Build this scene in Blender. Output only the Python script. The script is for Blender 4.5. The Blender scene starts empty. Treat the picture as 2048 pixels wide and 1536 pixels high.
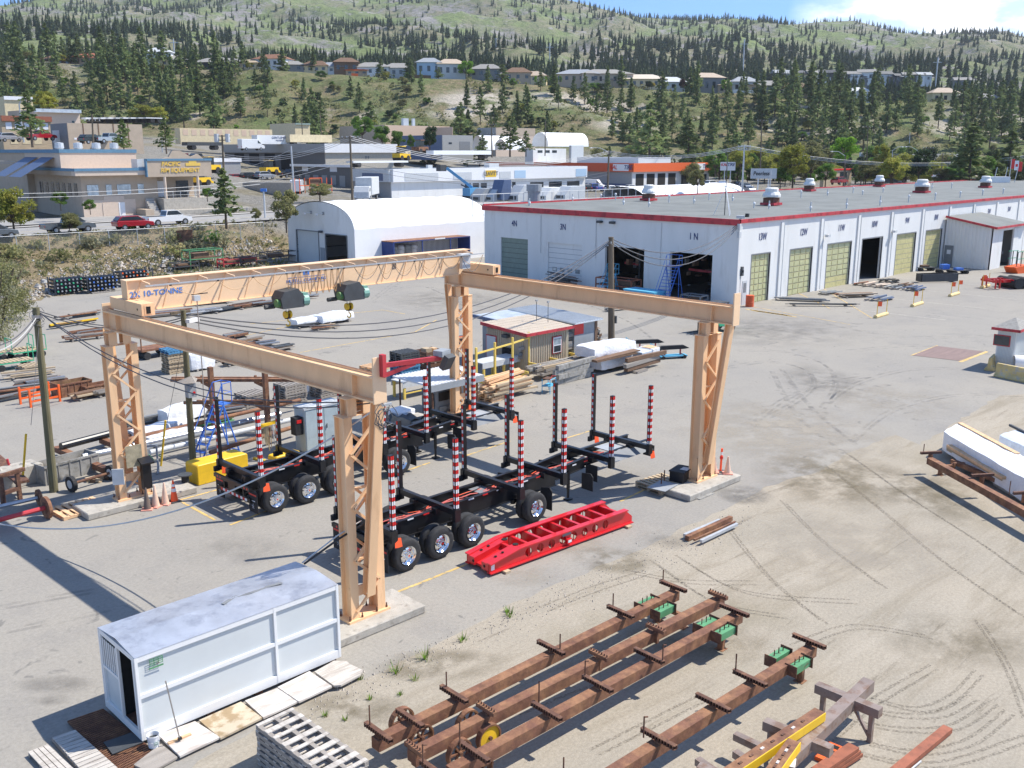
import bpy,bmesh,math,random
from math import sin,cos,pi,radians,sqrt,atan2
from mathutils import Vector,Matrix,noise
import numpy as np
SC=bpy.context.scene
COL=SC.collection
R=random.Random(7)
# camera
F_=1934.0;TH=math.atan(464/1934.0);CH=13.2;AZ=radians(44.5)
cam_d=bpy.data.cameras.new("camera");cam=bpy.data.objects.new("camera",cam_d);COL.objects.link(cam)
cam_d.sensor_width=36;cam_d.lens=36*F_/2048;cam_d.clip_start=0.3;cam_d.clip_end=9000
cam.location=(0,0,CH);cam.rotation_euler=(pi/2-TH,0,-AZ);SC.camera=cam
# sun, sky
SUN=Vector((.66,-.36,1.0)).normalized()
sd=bpy.data.lights.new("sun",'SUN');sd.energy=3.9;sd.angle=radians(.53);sd.color=(1,.945,.85)
so=bpy.data.objects.new("sun",sd);COL.objects.link(so);so.rotation_euler=SUN.to_track_quat('Z','Y').to_euler()
wd=bpy.data.worlds.new("World");SC.world=wd;wd.use_nodes=True
nt=wd.node_tree;nt.nodes.clear()
def N(t,typ,**kw):
 n=t.nodes.new(typ)
 for k,v in kw.items():
  if k.startswith('i_'):n.inputs[k[2:].replace('_',' ')].default_value=v
  else:setattr(n,k,v)
 return n
def skyworld():
 t=nt;L=t.links.new
 sky=N(t,'ShaderNodeTexSky',sky_type='NISHITA',sun_disc=False,sun_elevation=math.asin(SUN.z),sun_rotation=atan2(SUN.x,SUN.y),air_density=1.0,dust_density=.15,ozone_density=2.5,altitude=2600)
 tc=N(t,'ShaderNodeTexCoord');mp=N(t,'ShaderNodeMapping');mp.inputs['Scale'].default_value=(1,1,2.6)
 L(tc.outputs['Generated'],mp.inputs['Vector'])
 n1=N(t,'ShaderNodeTexNoise',i_Scale=6.5,i_Detail=9.0,i_Roughness=.58);L(mp.outputs[0],n1 .inputs['Vector'])
 r1=N(t,'ShaderNodeMapRange',i_From_Min=.47,i_From_Max=.60);L(n1 .outputs[0],r1 .inputs[0])
 dot=N(t,'ShaderNodeVectorMath',operation='DOT_PRODUCT');L(tc.outputs['Generated'],dot.inputs[0])
 a=radians(45.5-27);dot.inputs[1].default_value=(cos(a),sin(a),.1)
 r2=N(t,'ShaderNodeMapRange',i_From_Min=.983,i_From_Max=.996);L(dot.outputs['Value'],r2 .inputs[0])
 ad=N(t,'ShaderNodeMath',operation='MULTIPLY');L(r1 .outputs[0],ad.inputs[0]);L(r2 .outputs[0],ad.inputs[1])
 ad2=N(t,'ShaderNodeMath',operation='MULTIPLY_ADD',use_clamp=True);L(r2 .outputs[0],ad2 .inputs[0]);ad2 .inputs[1].default_value=.55;L(ad.outputs[0],ad2 .inputs[2])
 n2=N(t,'ShaderNodeTexNoise',i_Scale=13.0,i_Detail=6.0);L(mp.outputs[0],n2 .inputs['Vector'])
 cr=N(t,'ShaderNodeValToRGB');L(n2 .outputs[0],cr.inputs[0])
 cr.color_ramp.elements[0].position=.38;cr.color_ramp.elements[0].color=(4.6,5.2,6.2,1)
 cr.color_ramp.elements[1].position=.62;cr.color_ramp.elements[1].color=(7.6,7.7,7.9,1)
 sx=N(t,'ShaderNodeSeparateXYZ');L(tc.outputs['Generated'],sx.inputs[0]);r3=N(t,'ShaderNodeMapRange',i_From_Min=.12,i_From_Max=.45);L(sx.outputs['Z'],r3 .inputs[0])
 tn=N(t,'ShaderNodeMixRGB');L(r3 .outputs[0],tn.inputs[0]);tn.inputs[1].default_value=(.40,.56,.74,1);tn.inputs[2].default_value=(1,1,1,1)
 ml=N(t,'ShaderNodeMixRGB',blend_type='MULTIPLY');ml.inputs[0].default_value=1;L(sky.outputs[0],ml.inputs[1]);L(tn.outputs[0],ml.inputs[2])
 mx=N(t,'ShaderNodeMixRGB');L(ad2 .outputs[0],mx.inputs[0]);L(ml.outputs[0],mx.inputs[1]);L(cr.outputs[0],mx.inputs[2])
 bg=N(t,'ShaderNodeBackground',i_Strength=.15);L(mx.outputs[0],bg.inputs[0])
 o=N(t,'ShaderNodeOutputWorld');L(bg.outputs[0],o.inputs[0])
skyworld()
SC.view_settings.view_transform='Standard';SC.view_settings.look='None'
SC.view_settings.exposure=0.82;SC.view_settings.gamma=1
# placement helpers: photo measurements -> metres
def _ray(u,v):
 x=u-1024.;y=v-768.
 dn=y*cos(TH)+F_*sin(TH);fw=F_*cos(TH)-y*sin(TH)
 return x,fw,dn
def _site(x,y,z):return Vector((x*cos(AZ)+y*sin(AZ),-x*sin(AZ)+y*cos(AZ),z))
def G(u,v,z=0.):
 x,fw,dn=_ray(u,v);t=(CH-z)/dn
 return _site(x*t,fw*t,z)
def K(u,v,Y):
 x,fw,dn=_ray(u,v);t=Y/fw
 return _site(x*t,Y,CH-dn*t)
def T(p):
 X=p[0]*cos(AZ)-p[1]*sin(AZ);Y=p[0]*sin(AZ)+p[1]*cos(AZ);dz=p[2]-CH
 zc=Y*cos(TH)-dz*sin(TH);yc=-Y*sin(TH)-dz*cos(TH)
 return 1024+F_*X/zc,768+F_*yc/zc
def CF(x,y):v=_site(x,y,0);return v.x,v.y
def along(p,d,u):
 lo,hi=0.05,400.
 s=1 if T(p+d*1.0)[0]>T(p)[0]else-1
 for _ in range(50):
  m=(lo+hi)/2
  if(T(p+d*m)[0]-u)*s<0:lo=m
  else:hi=m
 return lo
 # materials
MATS={}
def S2L(c):return tuple(((x/255.)/12.92 if x/255.<=.04045 else((x/255.+.055)/1.055)**2.4)for x in c)
def mat(name,col,rough=.6,metal=0.,var=.12,vs=3.,bump=0.,bs=30.,col2=None,c2=(.5,.62),c2s=None,streak=None,spec=.5,coat=0.,coord='Object'):
 if name in MATS:return MATS[name]
 m=bpy.data.materials.new(name);m.use_nodes=True;t=m.node_tree;L=t.links.new
 b=t.nodes['Principled BSDF'];b.inputs['Roughness'].default_value=rough;b.inputs['Metallic'].default_value=metal
 b.inputs['Specular IOR Level'].default_value=spec;b.inputs['Coat Weight'].default_value=coat
 tc=N(t,'ShaderNodeTexCoord');mp=N(t,'ShaderNodeMapping');L(tc.outputs[coord],mp.inputs[0])
 if streak:mp.inputs['Scale'].default_value=streak
 n=N(t,'ShaderNodeTexNoise',i_Scale=vs,i_Detail=6.0,i_Roughness=.6);L(mp.outputs[0],n.inputs['Vector'])
 r=N(t,'ShaderNodeMapRange',i_From_Min=.3,i_From_Max=.7,i_To_Min=1-var,i_To_Max=1+var);L(n.outputs[0],r.inputs[0])
 base=N(t,'ShaderNodeRGB');base.outputs[0].default_value=(*col,1)
 out=base.outputs[0]
 if col2:
  n2=N(t,'ShaderNodeTexNoise',i_Scale=c2s or vs*1.7,i_Detail=5.0,i_Roughness=.62);L(mp.outputs[0],n2 .inputs['Vector'])
  r2=N(t,'ShaderNodeMapRange',i_From_Min=c2[0],i_From_Max=c2[1]);L(n2 .outputs[0],r2 .inputs[0])
  mx=N(t,'ShaderNodeMixRGB');L(r2 .outputs[0],mx.inputs[0]);L(out,mx.inputs[1]);mx.inputs[2].default_value=(*col2,1);out=mx.outputs[0]
 vm=N(t,'ShaderNodeVectorMath',operation='SCALE');L(out,vm.inputs[0]);L(r.outputs[0],vm.inputs['Scale'])
 L(vm.outputs[0],b.inputs['Base Color'])
 if bump:
  nb=N(t,'ShaderNodeTexNoise',i_Scale=bs,i_Detail=4.0);L(tc.outputs[coord],nb.inputs['Vector'])
  bm=N(t,'ShaderNodeBump',i_Strength=bump,i_Distance=.05);L(nb.outputs[0],bm.inputs['Height']);L(bm.outputs[0],b.inputs['Normal'])
 MATS[name]=m;return m
def M(n):return MATS[n]
mat('gantry',(.86,.55,.31),.5,var=.07,vs=1.2,col2=(.66,.39,.21),c2=(.56,.76),streak=(1,1,.25))
mat('gantrylite',(.88,.61,.38),.5,var=.05)
mat('concrete',(.42,.39,.34),.9,var=.15,vs=2.5,col2=(.30,.27,.23),c2=(.52,.7),bump=.3)
mat('concretegrey',(.30,.29,.27),.9,var=.2,vs=2,col2=(.2,.19,.17),bump=.3)
mat('rust',(.17,.075,.045),.8,var=.3,vs=5,col2=(.30,.15,.075),c2=(.40,.66),c2s=2.2,bump=.2)
mat('rustdark',(.12,.055,.035),.8,var=.3,vs=4,col2=(.20,.10,.055),bump=.2)
mat('rustred',(.33,.11,.06),.75,var=.15,vs=3,col2=(.26,.09,.05))
mat('black',(.012,.012,.014),.35,var=.2)
mat('blackmat',(.02,.02,.022),.75,var=.3)
mat('rubber',(.03,.03,.032),.85,var=.3,vs=8,bump=.3,bs=60)
mat('chrome',(.85,.86,.88),.12,1.0,var=.03)
mat('steel',(.45,.46,.48),.4,.8,var=.15)
mat('galv',(.50,.52,.54),.5,.35,var=.1)
mat('alu',(.62,.64,.68),.38,.6,var=.16,vs=1.2,col2=(.45,.47,.52),c2=(.5,.66))
mat('red',(.62,.015,.02),.3,var=.06,coat=.4)
mat('redfascia',(.50,.04,.05),.55,var=.15,col2=(.3,.02,.03),vs=.8)
mat('redtape',(.65,.02,.02),.35,var=.05)
mat('whitetape',(.78,.78,.8),.3,var=.05)
mat('white',(.80,.80,.80),.5,var=.04)
mat('wallwhite',(.74,.74,.72),.75,var=.05,vs=.6,col2=(.64,.63,.60),c2=(.56,.75),streak=(1,1,.25))
mat('tarp',(.86,.87,.88),.55,var=.03,vs=.7,bump=.12,bs=1.5)
mat('plastic',(.80,.81,.83),.3,var=.08,vs=4,bump=.8,bs=5)
mat('plasticblue',(.62,.68,.75),.35,var=.12,vs=3,bump=.6,bs=5)
mat('panel',(.60,.63,.63),.6,var=.04,vs=1)
mat('trimwhite',(.80,.80,.79),.4,var=.03)
mat('yellow',(.80,.50,.02),.5,var=.08,col2=(.6,.38,.05),c2=(.6,.75))
mat('yellowrack',(.75,.55,.12),.5,var=.1)
mat('yellowpaint',(.62,.42,.14),.8,var=.25,vs=2.5,col2=(.30,.27,.21),c2=(.5,.62))
mat('cream',(.66,.55,.35),.8,var=.12,vs=2)
mat('orange',(.85,.13,.02),.5,var=.1)
mat('orangefl',(1.0,.12,.03),.55,var=.05)
mat('conefade',(.72,.50,.38),.7,var=.1)
mat('conedark',(.16,.12,.10),.8,var=.15)
mat('conepink',(.75,.33,.25),.7,var=.1)
mat('blue',(.06,.18,.60),.45,var=.1)
mat('bluelt',(.12,.38,.62),.5,var=.15)
mat('bluedark',(.03,.05,.16),.5,var=.15)
mat('signblue',(.07,.22,.62),.5,var=.03)
mat('cyanblue',(.10,.42,.62),.6,var=.1)
mat('green',(.10,.30,.14),.6,var=.15,col2=(.13,.10,.06),c2=(.6,.7))
mat('greenmach',(.05,.42,.22),.5,var=.1)
mat('greendark',(.10,.22,.07),.5)
mat('greenhoist',(.20,.38,.31),.5,var=.1)
mat('wood',(.46,.36,.24),.8,var=.2,vs=5,streak=(.15,1,1),bump=.2)
mat('woodnew',(.72,.47,.27),.75,var=.12,vs=4,col2=(.62,.38,.2),streak=(.15,1,1))
mat('woodgrey',(.30,.27,.24),.85,var=.25,vs=5,streak=(.12,1,1),bump=.25)
mat('woodwhite',(.52,.48,.43),.85,var=.2,vs=5,col2=(.38,.34,.30),streak=(.12,1,1),bump=.2)
mat('woodbrown',(.13,.065,.04),.8,var=.2)
mat('ply',(.50,.42,.31),.85,var=.15,vs=1.5,col2=(.33,.24,.14),c2=(.5,.6),c2s=2.2)
mat('plywhite',(.60,.56,.52),.85,var=.12,vs=2,col2=(.45,.40,.36),streak=(.3,1,1))
mat('bluepallet',(.07,.22,.38),.75,var=.2)
mat('dkgrey',(.06,.065,.07),.6,var=.15)
mat('grey',(.30,.32,.34),.6,var=.1)
mat('greymid',(.20,.21,.22),.7,var=.12)
mat('greylite',(.55,.57,.58),.55,var=.08)
mat('cabinet',(.42,.49,.51),.5,var=.1,vs=2,col2=(.34,.38,.38),c2=(.6,.75))
mat('pole',(.15,.12,.085),.9,var=.3,vs=6,streak=(1,1,.1),bump=.3)
mat('polegreen',(.15,.135,.075),.9,var=.3,vs=6,streak=(1,1,.1),bump=.3)
mat('tan',(.46,.37,.28),.8,var=.08,vs=1)
mat('tanlite',(.62,.50,.40),.8,var=.06)
mat('tansiding',(.44,.39,.28),.7,var=.06)
mat('beigeroof',(.60,.52,.42),.7,var=.08,vs=2)
mat('metalroof',(.55,.60,.64),.45,.3,var=.12,vs=.9,col2=(.45,.50,.55))
mat('shingle',(.28,.27,.25),.9,var=.25,vs=8)
mat('glass',(.03,.04,.05),.08,0.,var=.2,spec=.8)
mat('glasslt',(.35,.42,.46),.12,.2,var=.5,vs=1.2,spec=.8)
mat('dark',(.012,.012,.012),.9,var=.4)
mat('doorgreen',(.20,.26,.22),.5,var=.1)
mat('dooryel',(.55,.50,.24),.6,var=.08,vs=1.5,col2=(.45,.42,.2))
mat('doorpane',(.50,.50,.28),.35,var=.15,vs=1.2)
mat('brown',(.17,.10,.06),.8,var=.15)
mat('greenpatina',(.25,.33,.30),.7,var=.12)
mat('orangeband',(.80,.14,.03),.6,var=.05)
mat('orangedark',(.62,.10,.03),.6,var=.05)  # puts the side band's shade into orangeband's colour; also the drum's own orange
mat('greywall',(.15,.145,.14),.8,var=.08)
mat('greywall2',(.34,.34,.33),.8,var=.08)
mat('pebble',(.48,.44,.37),.9,var=.35,vs=6,bump=.3)
mat('peach',(.62,.46,.34),.8,var=.06)
mat('bluesteel',(.10,.14,.24),.5,.2,var=.1)
mat('skyblue',(.40,.55,.70),.6,var=.05)
mat('boomblue',(.10,.32,.55),.45,var=.1)
mat('rockgrey',(.38,.34,.30),.9,var=.35,vs=1.2,col2=(.50,.45,.39),bump=.5,bs=4)
mat('hose',(.55,.10,.08),.4,var=.1)
mat('canvas',(.35,.30,.20),.9,var=.3,vs=6)
mat('bark',(.10,.075,.055),.95,var=.3,vs=6)
mat('carwhite',(.80,.80,.80),.25,var=.02,coat=.5)
mat('cargrey',(.13,.15,.17),.25,.3,var=.03,coat=.6)
mat('carred',(.38,.01,.02),.2,.2,var=.03,coat=.8)
mat('carblue',(.04,.10,.40),.25,.2,var=.03,coat=.6)
mat('carblack',(.015,.016,.018),.2,var=.03,coat=.6)
mat('carsilver',(.45,.47,.50),.25,.5,var=.03,coat=.5)
mat('letteryel',(.75,.50,.10),.5,var=.04)
mat('slatewire',(.10,.10,.11),.6,var=.05)
mat('wirelite',(.50,.50,.50),.5,var=.05)
mat('wirebuff',(.55,.33,.16),.6,var=.05)
# mesh builder
class MB:
 def __init__(s):s.v=[];s.f=[];s.m=[];s.mats=[];s.k=[]
 def cut(s):s.k.append((len(s.v),len(s.f)));return s
 def buildg(s,name,parent=None,off=(0,0,0)):
  s.cut();a=(0,0)
  for b in s.k:
   if b[1]>a[1]:
    q=MB();q.mats=list(s.mats);q.v=s.v[a[0]:b[0]];q.f=[tuple(i-a[0]for i in f)for f in s.f[a[1]:b[1]]];q.m=s.m[a[1]:b[1]];q.build(name,parent=parent,off=off)
   a=b
 def mi(s,m):
  if m is None:return 0 if s.mats else s.mi('white')
  if m not in s.mats:s.mats.append(m)
  return s.mats.index(m)
 def add(s,vs,fs,m=None):
  o=len(s.v);k=s.mi(m);s.v+=[tuple(p)for p in vs]
  for f in fs:s.f.append(tuple(i+o for i in f));s.m.append(k)
  return s
 def box(s,x0,x1,y0,y1,z0,z1,m=None):
  vs=[(x,y,z)for z in(z0,z1)for(x,y)in((x0,y0),(x1,y0),(x1,y1),(x0,y1))]
  return s.add(vs,[(3,2,1,0),(4,5,6,7),(0,1,5,4),(1,2,6,5),(2,3,7,6),(3,0,4,7)],m)
 def cb(s,c,d,m=None,rz=0.,rx=0.):
  mt=Matrix.Rotation(rz,3,'Z')@Matrix.Rotation(rx,3,'X');c=Vector(c)
  vs=[c+mt@Vector((x*d[0]/2,y*d[1]/2,z*d[2]/2))for z in(-1,1)for(x,y)in((-1,-1),(1,-1),(1,1),(-1,1))]
  return s.add(vs,[(3,2,1,0),(4,5,6,7),(0,1,5,4),(1,2,6,5),(2,3,7,6),(3,0,4,7)],m)
 def bar(s,p,q,w,h,m=None,up=(0,0,1)):
  p=Vector(p);q=Vector(q);d=(q-p).normalized();up=Vector(up)
  sd=d.cross(up)
  if sd.length<1e-4:sd=d.cross(Vector((1,0,0)))
  sd.normalize();u2=sd.cross(d)
  vs=[b+sd*(x*w/2)+u2*(y*h/2)for b in(p,q)for(x,y)in((-1,-1),(1,-1),(1,1),(-1,1))]
  return s.add(vs,[(0,1,2,3),(7,6,5,4),(0,4,5,1),(1,5,6,2),(2,6,7,3),(3,7,4,0)],m)
 def ibeam(s,p,q,w,h,t,m=None,up=(0,0,1)):
  p=Vector(p);q=Vector(q);d=(q-p).normalized();up=Vector(up);sd=d.cross(up).normalized();u2=sd.cross(d)
  for sg in(-1,1):s.bar(p+u2*sg*(h/2-t/2),q+u2*sg*(h/2-t/2),w,t,m,up)
  return s.bar(p,q,t,h-2*t,m,up)
 def cyl(s,p,q,r,m=None,n=10,r2=None,cap=True):
  p=Vector(p);q=Vector(q);d=(q-p).normalized();r2=r if r2 is None else r2
  a=d.cross(Vector((0,0,1)))
  if a.length<1e-3:a=Vector((1,0,0))
  a.normalize();b=d.cross(a)
  vs=[c+(a*cos(2*pi*i/n)+b*sin(2*pi*i/n))*rr for c,rr in((p,r),(q,r2))for i in range(n)]
  fs=[(i,n+i,n+(i+1)%n,(i+1)%n)for i in range(n)]
  if cap:fs+=[tuple(range(n)),tuple(range(2*n-1,n-1,-1))]
  return s.add(vs,fs,m)
 def tube(s,pts,r,m=None,n=5):
  for a,b in zip(pts[:-1],pts[1:]):s.cyl(a,b,r,m,n,cap=False)
  return s
 def lathe(s,prof,m=None,n=16,o=(0,0,0),ax=2):
  vs=[];fs=[];k=len(prof)
  for i in range(n):
   for r,h in prof:
    x,y=r*cos(2*pi*i/n),r*sin(2*pi*i/n)
    p=(x,y,h)if ax==2 else(x,h,y)
    vs.append((p[0]+o[0],p[1]+o[1],p[2]+o[2]))
  for i in range(n):
   for j in range(k-1):
    a=i*k+j;b=((i+1)%n)*k+j;fs.append((a,b,b+1,a+1))
  return s.add(vs,fs,m)
 def prism(s,poly,z0,z1,m=None):
  n=len(poly);vs=[(x,y,z0)for x,y in poly]+[(x,y,z1)for x,y in poly]
  return s.add(vs,[tuple(range(n-1,-1,-1)),tuple(range(n,2*n))]+[(i,(i+1)%n,n+(i+1)%n,n+i)for i in range(n)],m)
 def ext(s,poly,p,d,m=None,ax='x',t=1.):
  n=len(poly);d0,d1=d
  f=(lambda a,z,e:(p[0]+a,p[1]+e,p[2]+z))if ax=='x' else(lambda a,z,e:(p[0]+e,p[1]+a,p[2]+z))
  vs=[f(a,z,d0)for a,z in poly]+[f(a,z,d1)for a,z in poly]
  return s.add(vs,[tuple(range(n-1,-1,-1)),tuple(range(n,2*n))]+[(i,(i+1)%n,n+(i+1)%n,n+i)for i in range(n)],m)
 def quad(s,pts,m=None):return s.add(pts,[tuple(range(len(pts)))],m)
 def build(s,name,m=None,parent=None,off=(0,0,0),smooth=False,bevel=0.):
  me=bpy.data.meshes.new(name);ox,oy,oz=off
  me.from_pydata([(x-ox,y-oy,z-oz)for x,y,z in s.v],[],s.f)
  ms=s.mats or['white']
  if m and(ms==['white']or not s.mats):ms=[m]
  for k in ms:me.materials.append(MATS[k])
  if len(ms)>1:me.polygons.foreach_set('material_index',s.m)
  me.update()
  if True:
   bm=bmesh.new();bm.from_mesh(me);bmesh.ops.recalc_face_normals(bm,faces=bm.faces);bm.to_mesh(me);bm.free()
  if smooth:me.polygons.foreach_set('use_smooth',[True]*len(me.polygons))
  o=bpy.data.objects.new(name,me);COL.objects.link(o)
  if parent:o.parent=parent
  if smooth=='a':
   try:me.set_sharp_from_angle(angle=radians(40))
   except Exception:pass
  if bevel:
   b=o.modifiers.new('bevel','BEVEL');b.width=bevel;b.segments=1;b.limit_method='ANGLE'
  return o
def tag(o,label,cat,group=None,kind=None):
 if label:o['label']=label
 if cat:o['category']=cat
 if group:o['group']=group
 if kind:o['kind']=kind
 return o
def thing(name,label,cat,loc=(0,0,0),rz=0.,group=None):
 o=bpy.data.objects.new(name,None);COL.objects.link(o);o.location=loc;o.rotation_euler=(0,0,rz)
 o.empty_display_size=.3
 return tag(o,label,cat,group)
def struct(o):o['kind']='structure';return o
def dup(r,loc=None,rz=None,label=None,group=None,scale=None):
 c=r.copy();COL.objects.link(c)
 if loc is not None:c.location=loc
 if rz is not None:c.rotation_euler=(0,0,rz)
 if label:c['label']=label
 if group:c['group']=group
 if scale:c.scale=(scale,)*3 if not hasattr(scale,'__len__')else scale
 def rec(a,b):
  for ch in a.children:
   d=ch.copy();COL.objects.link(d);d.parent=b;rec(ch,d)
 kids=[(ch,c)for ch in r.children]
 for ch,_ in kids:
  d=ch.copy();COL.objects.link(d);d.parent=c;rec(ch,d)
 return c
def text(s,size,m,loc,rot,parent=None,name='lettering',ext=.01,sx=1.,bold=0.0,shear=0.,align='CENTER'):
 cu=bpy.data.curves.new(name,'FONT');cu.body=s;cu.size=size;cu.extrude=ext;cu.align_x=align;cu.align_y='CENTER'
 cu.offset=bold;cu.shear=shear;cu.resolution_u=3
 o=bpy.data.objects.new(name,cu);o.data.materials.append(MATS[m]);
 dg=bpy.context.evaluated_depsgraph_get();COL.objects.link(o);dg.update()
 me=bpy.data.meshes.new_from_object(o.evaluated_get(dg));COL.objects.unlink(o);bpy.data.objects.remove(o)
 q=bpy.data.objects.new(name,me);COL.objects.link(q);q.location=loc;q.rotation_euler=rot;q.scale=(sx,1,1)
 if not me.materials:me.materials.append(MATS[m])
 if parent:q.parent=parent
 return q
TXY=(pi/2,0,0);TXX=(pi/2,0,-pi/2)
# terrain
UC=[-700,-250,0,250,500,750,1000,1180,1215,1250,1340,1420,1520,1580,1640,1710,1745,1790,1850,1880,1905,1940,1990,2048,2300,2800]
def _ip(tab,u):return float(np.interp(u,tab[0],tab[1]))
C8=[0,250,500,800,1100,1400,1700,2048]
Z165=(C8,[5,5,4.5,4,4,4,4,4]);Z195=(C8,[13.5,12,7,4.2,4,4,4,4]);Z260=(C8,[17,15,11,7,4,3.7,3.7,3.7])
Z340=(C8,[20,18.5,16,12.5,8,6.5,5,5])
Y380=([0,300,600,900,1200,1500,1800,2048],[252,255,264,272,284,294,302,306])
Y450=([-700,0,250,500,750,1000,1250,1500,1750,2048,2800],[100,123,135,142,153,164,180,191,206,213,216])
Y700=([-700,0,250,500,750,1000,1250,1500,1750,2048,2800],[100,112,124,134,146,156,168,178,188,195,200])
Y1000=([-700,0,250,500,750,1000,1250,1500,1750,2048],[70,85,92,100,108,113,118,125,140,150])
Y1400=([-700,0,250,500,750,1000,1250,1500,1750,2048],[30,42,44,46,50,55,68,80,98,108])
Y1900=([-700,-200,0,30,90,250,500,750,1000,1100,1180,1215,1250,1340,1420,1520,1580,1640,1710,1745,1790,1850,1880,1905,1940,1990,2048,2300,2800],[70,50,30,14,-4,-44,-64,-56,-28,-10,10,20,36,42,44,47,50,44,41,50,63,80,85,76,68,68,76,88,98])
def zr(u,y,Y):return K(u,y,Y).z
def near_z(a,b):
 toe=np.interp(a,[0,20,31,36,44,64,200],[78,86,94,97,104,107.5,107.5])
 if b<toe:return 0.
 crest=max(toe+6,111.)
 if b<crest:return 2.7*((b-toe)/(crest-toe))**.8
 if b<115.5:return 2.7+(b-crest)/(115.5-crest)*1.35
 zz=4.05+.012*max(0,min(60,a-42))
 if a<42:zz-=.004*(42-a)
 return zz
def terr(u,Y):
 x=(u-1024)/F_*(Y*cos(TH)+2)
 a,b=CF(x,Y)
 if Y<165:
  z0=near_z(a,b)
  if a>88 and b>80:z0=max(z0,min(4.,(b-80)*.7))
  if Y<145:return z0
  w=(Y-145)/20.;return z0*(1-w)+_ip(Z165,u)*w
 rows=[(165,_ip(Z165,u)),(195,_ip(Z195,u)),(260,_ip(Z260,u)),(340,_ip(Z340,u)),(380,zr(u,_ip(Y380,u),380)),(452,zr(u,_ip(Y450,u),452)),(468,zr(u,_ip(Y450,u),452)+1.),(530,zr(u,_ip(Y450,u),452)+2.),(700,zr(u,_ip(Y700,u),700)),(1000,zr(u,_ip(Y1000,u),1000)),(1400,zr(u,_ip(Y1400,u),1400)),(1900,zr(u,_ip(Y1900,u),1900)),(2300,zr(u,_ip(Y1900,u),1900)-40),(3200,60)]
 for(y0,z0),(y1,z1)in zip(rows[:-1],rows[1:]):
  if Y<=y1:break
 w=min(1,max(0,(Y-y0)/(y1-y0)));z=z0+(z1-z0)*w
 if Y>370:
  s=min(1,(Y-370)/40.)
  if Y<470:z+=s*4.2*noise.fractal(Vector((x*.022,Y*.02,3)),1.,2.,4)*(1-max(0,(Y-440)/30.))
  elif Y>560:
   k=min(1,(Y-560)/300.);kk=1-max(0,min(1,(Y-1600)/300.))
   z+=k*kk*26*noise.ridged_multi_fractal(Vector((x*.0034,Y*.0044,1.3)),.9,2.1,6,1.,2.)-k*kk*24
 return z
def terr_xy(u,Y):
 x=(u-1024)/F_*(Y*cos(TH)+2);z=terr(u,Y);x=(u-1024)/F_*(Y*cos(TH)-(z-CH)*sin(TH))
 a,b=CF(x,Y);return Vector((a,b,z))
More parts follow.
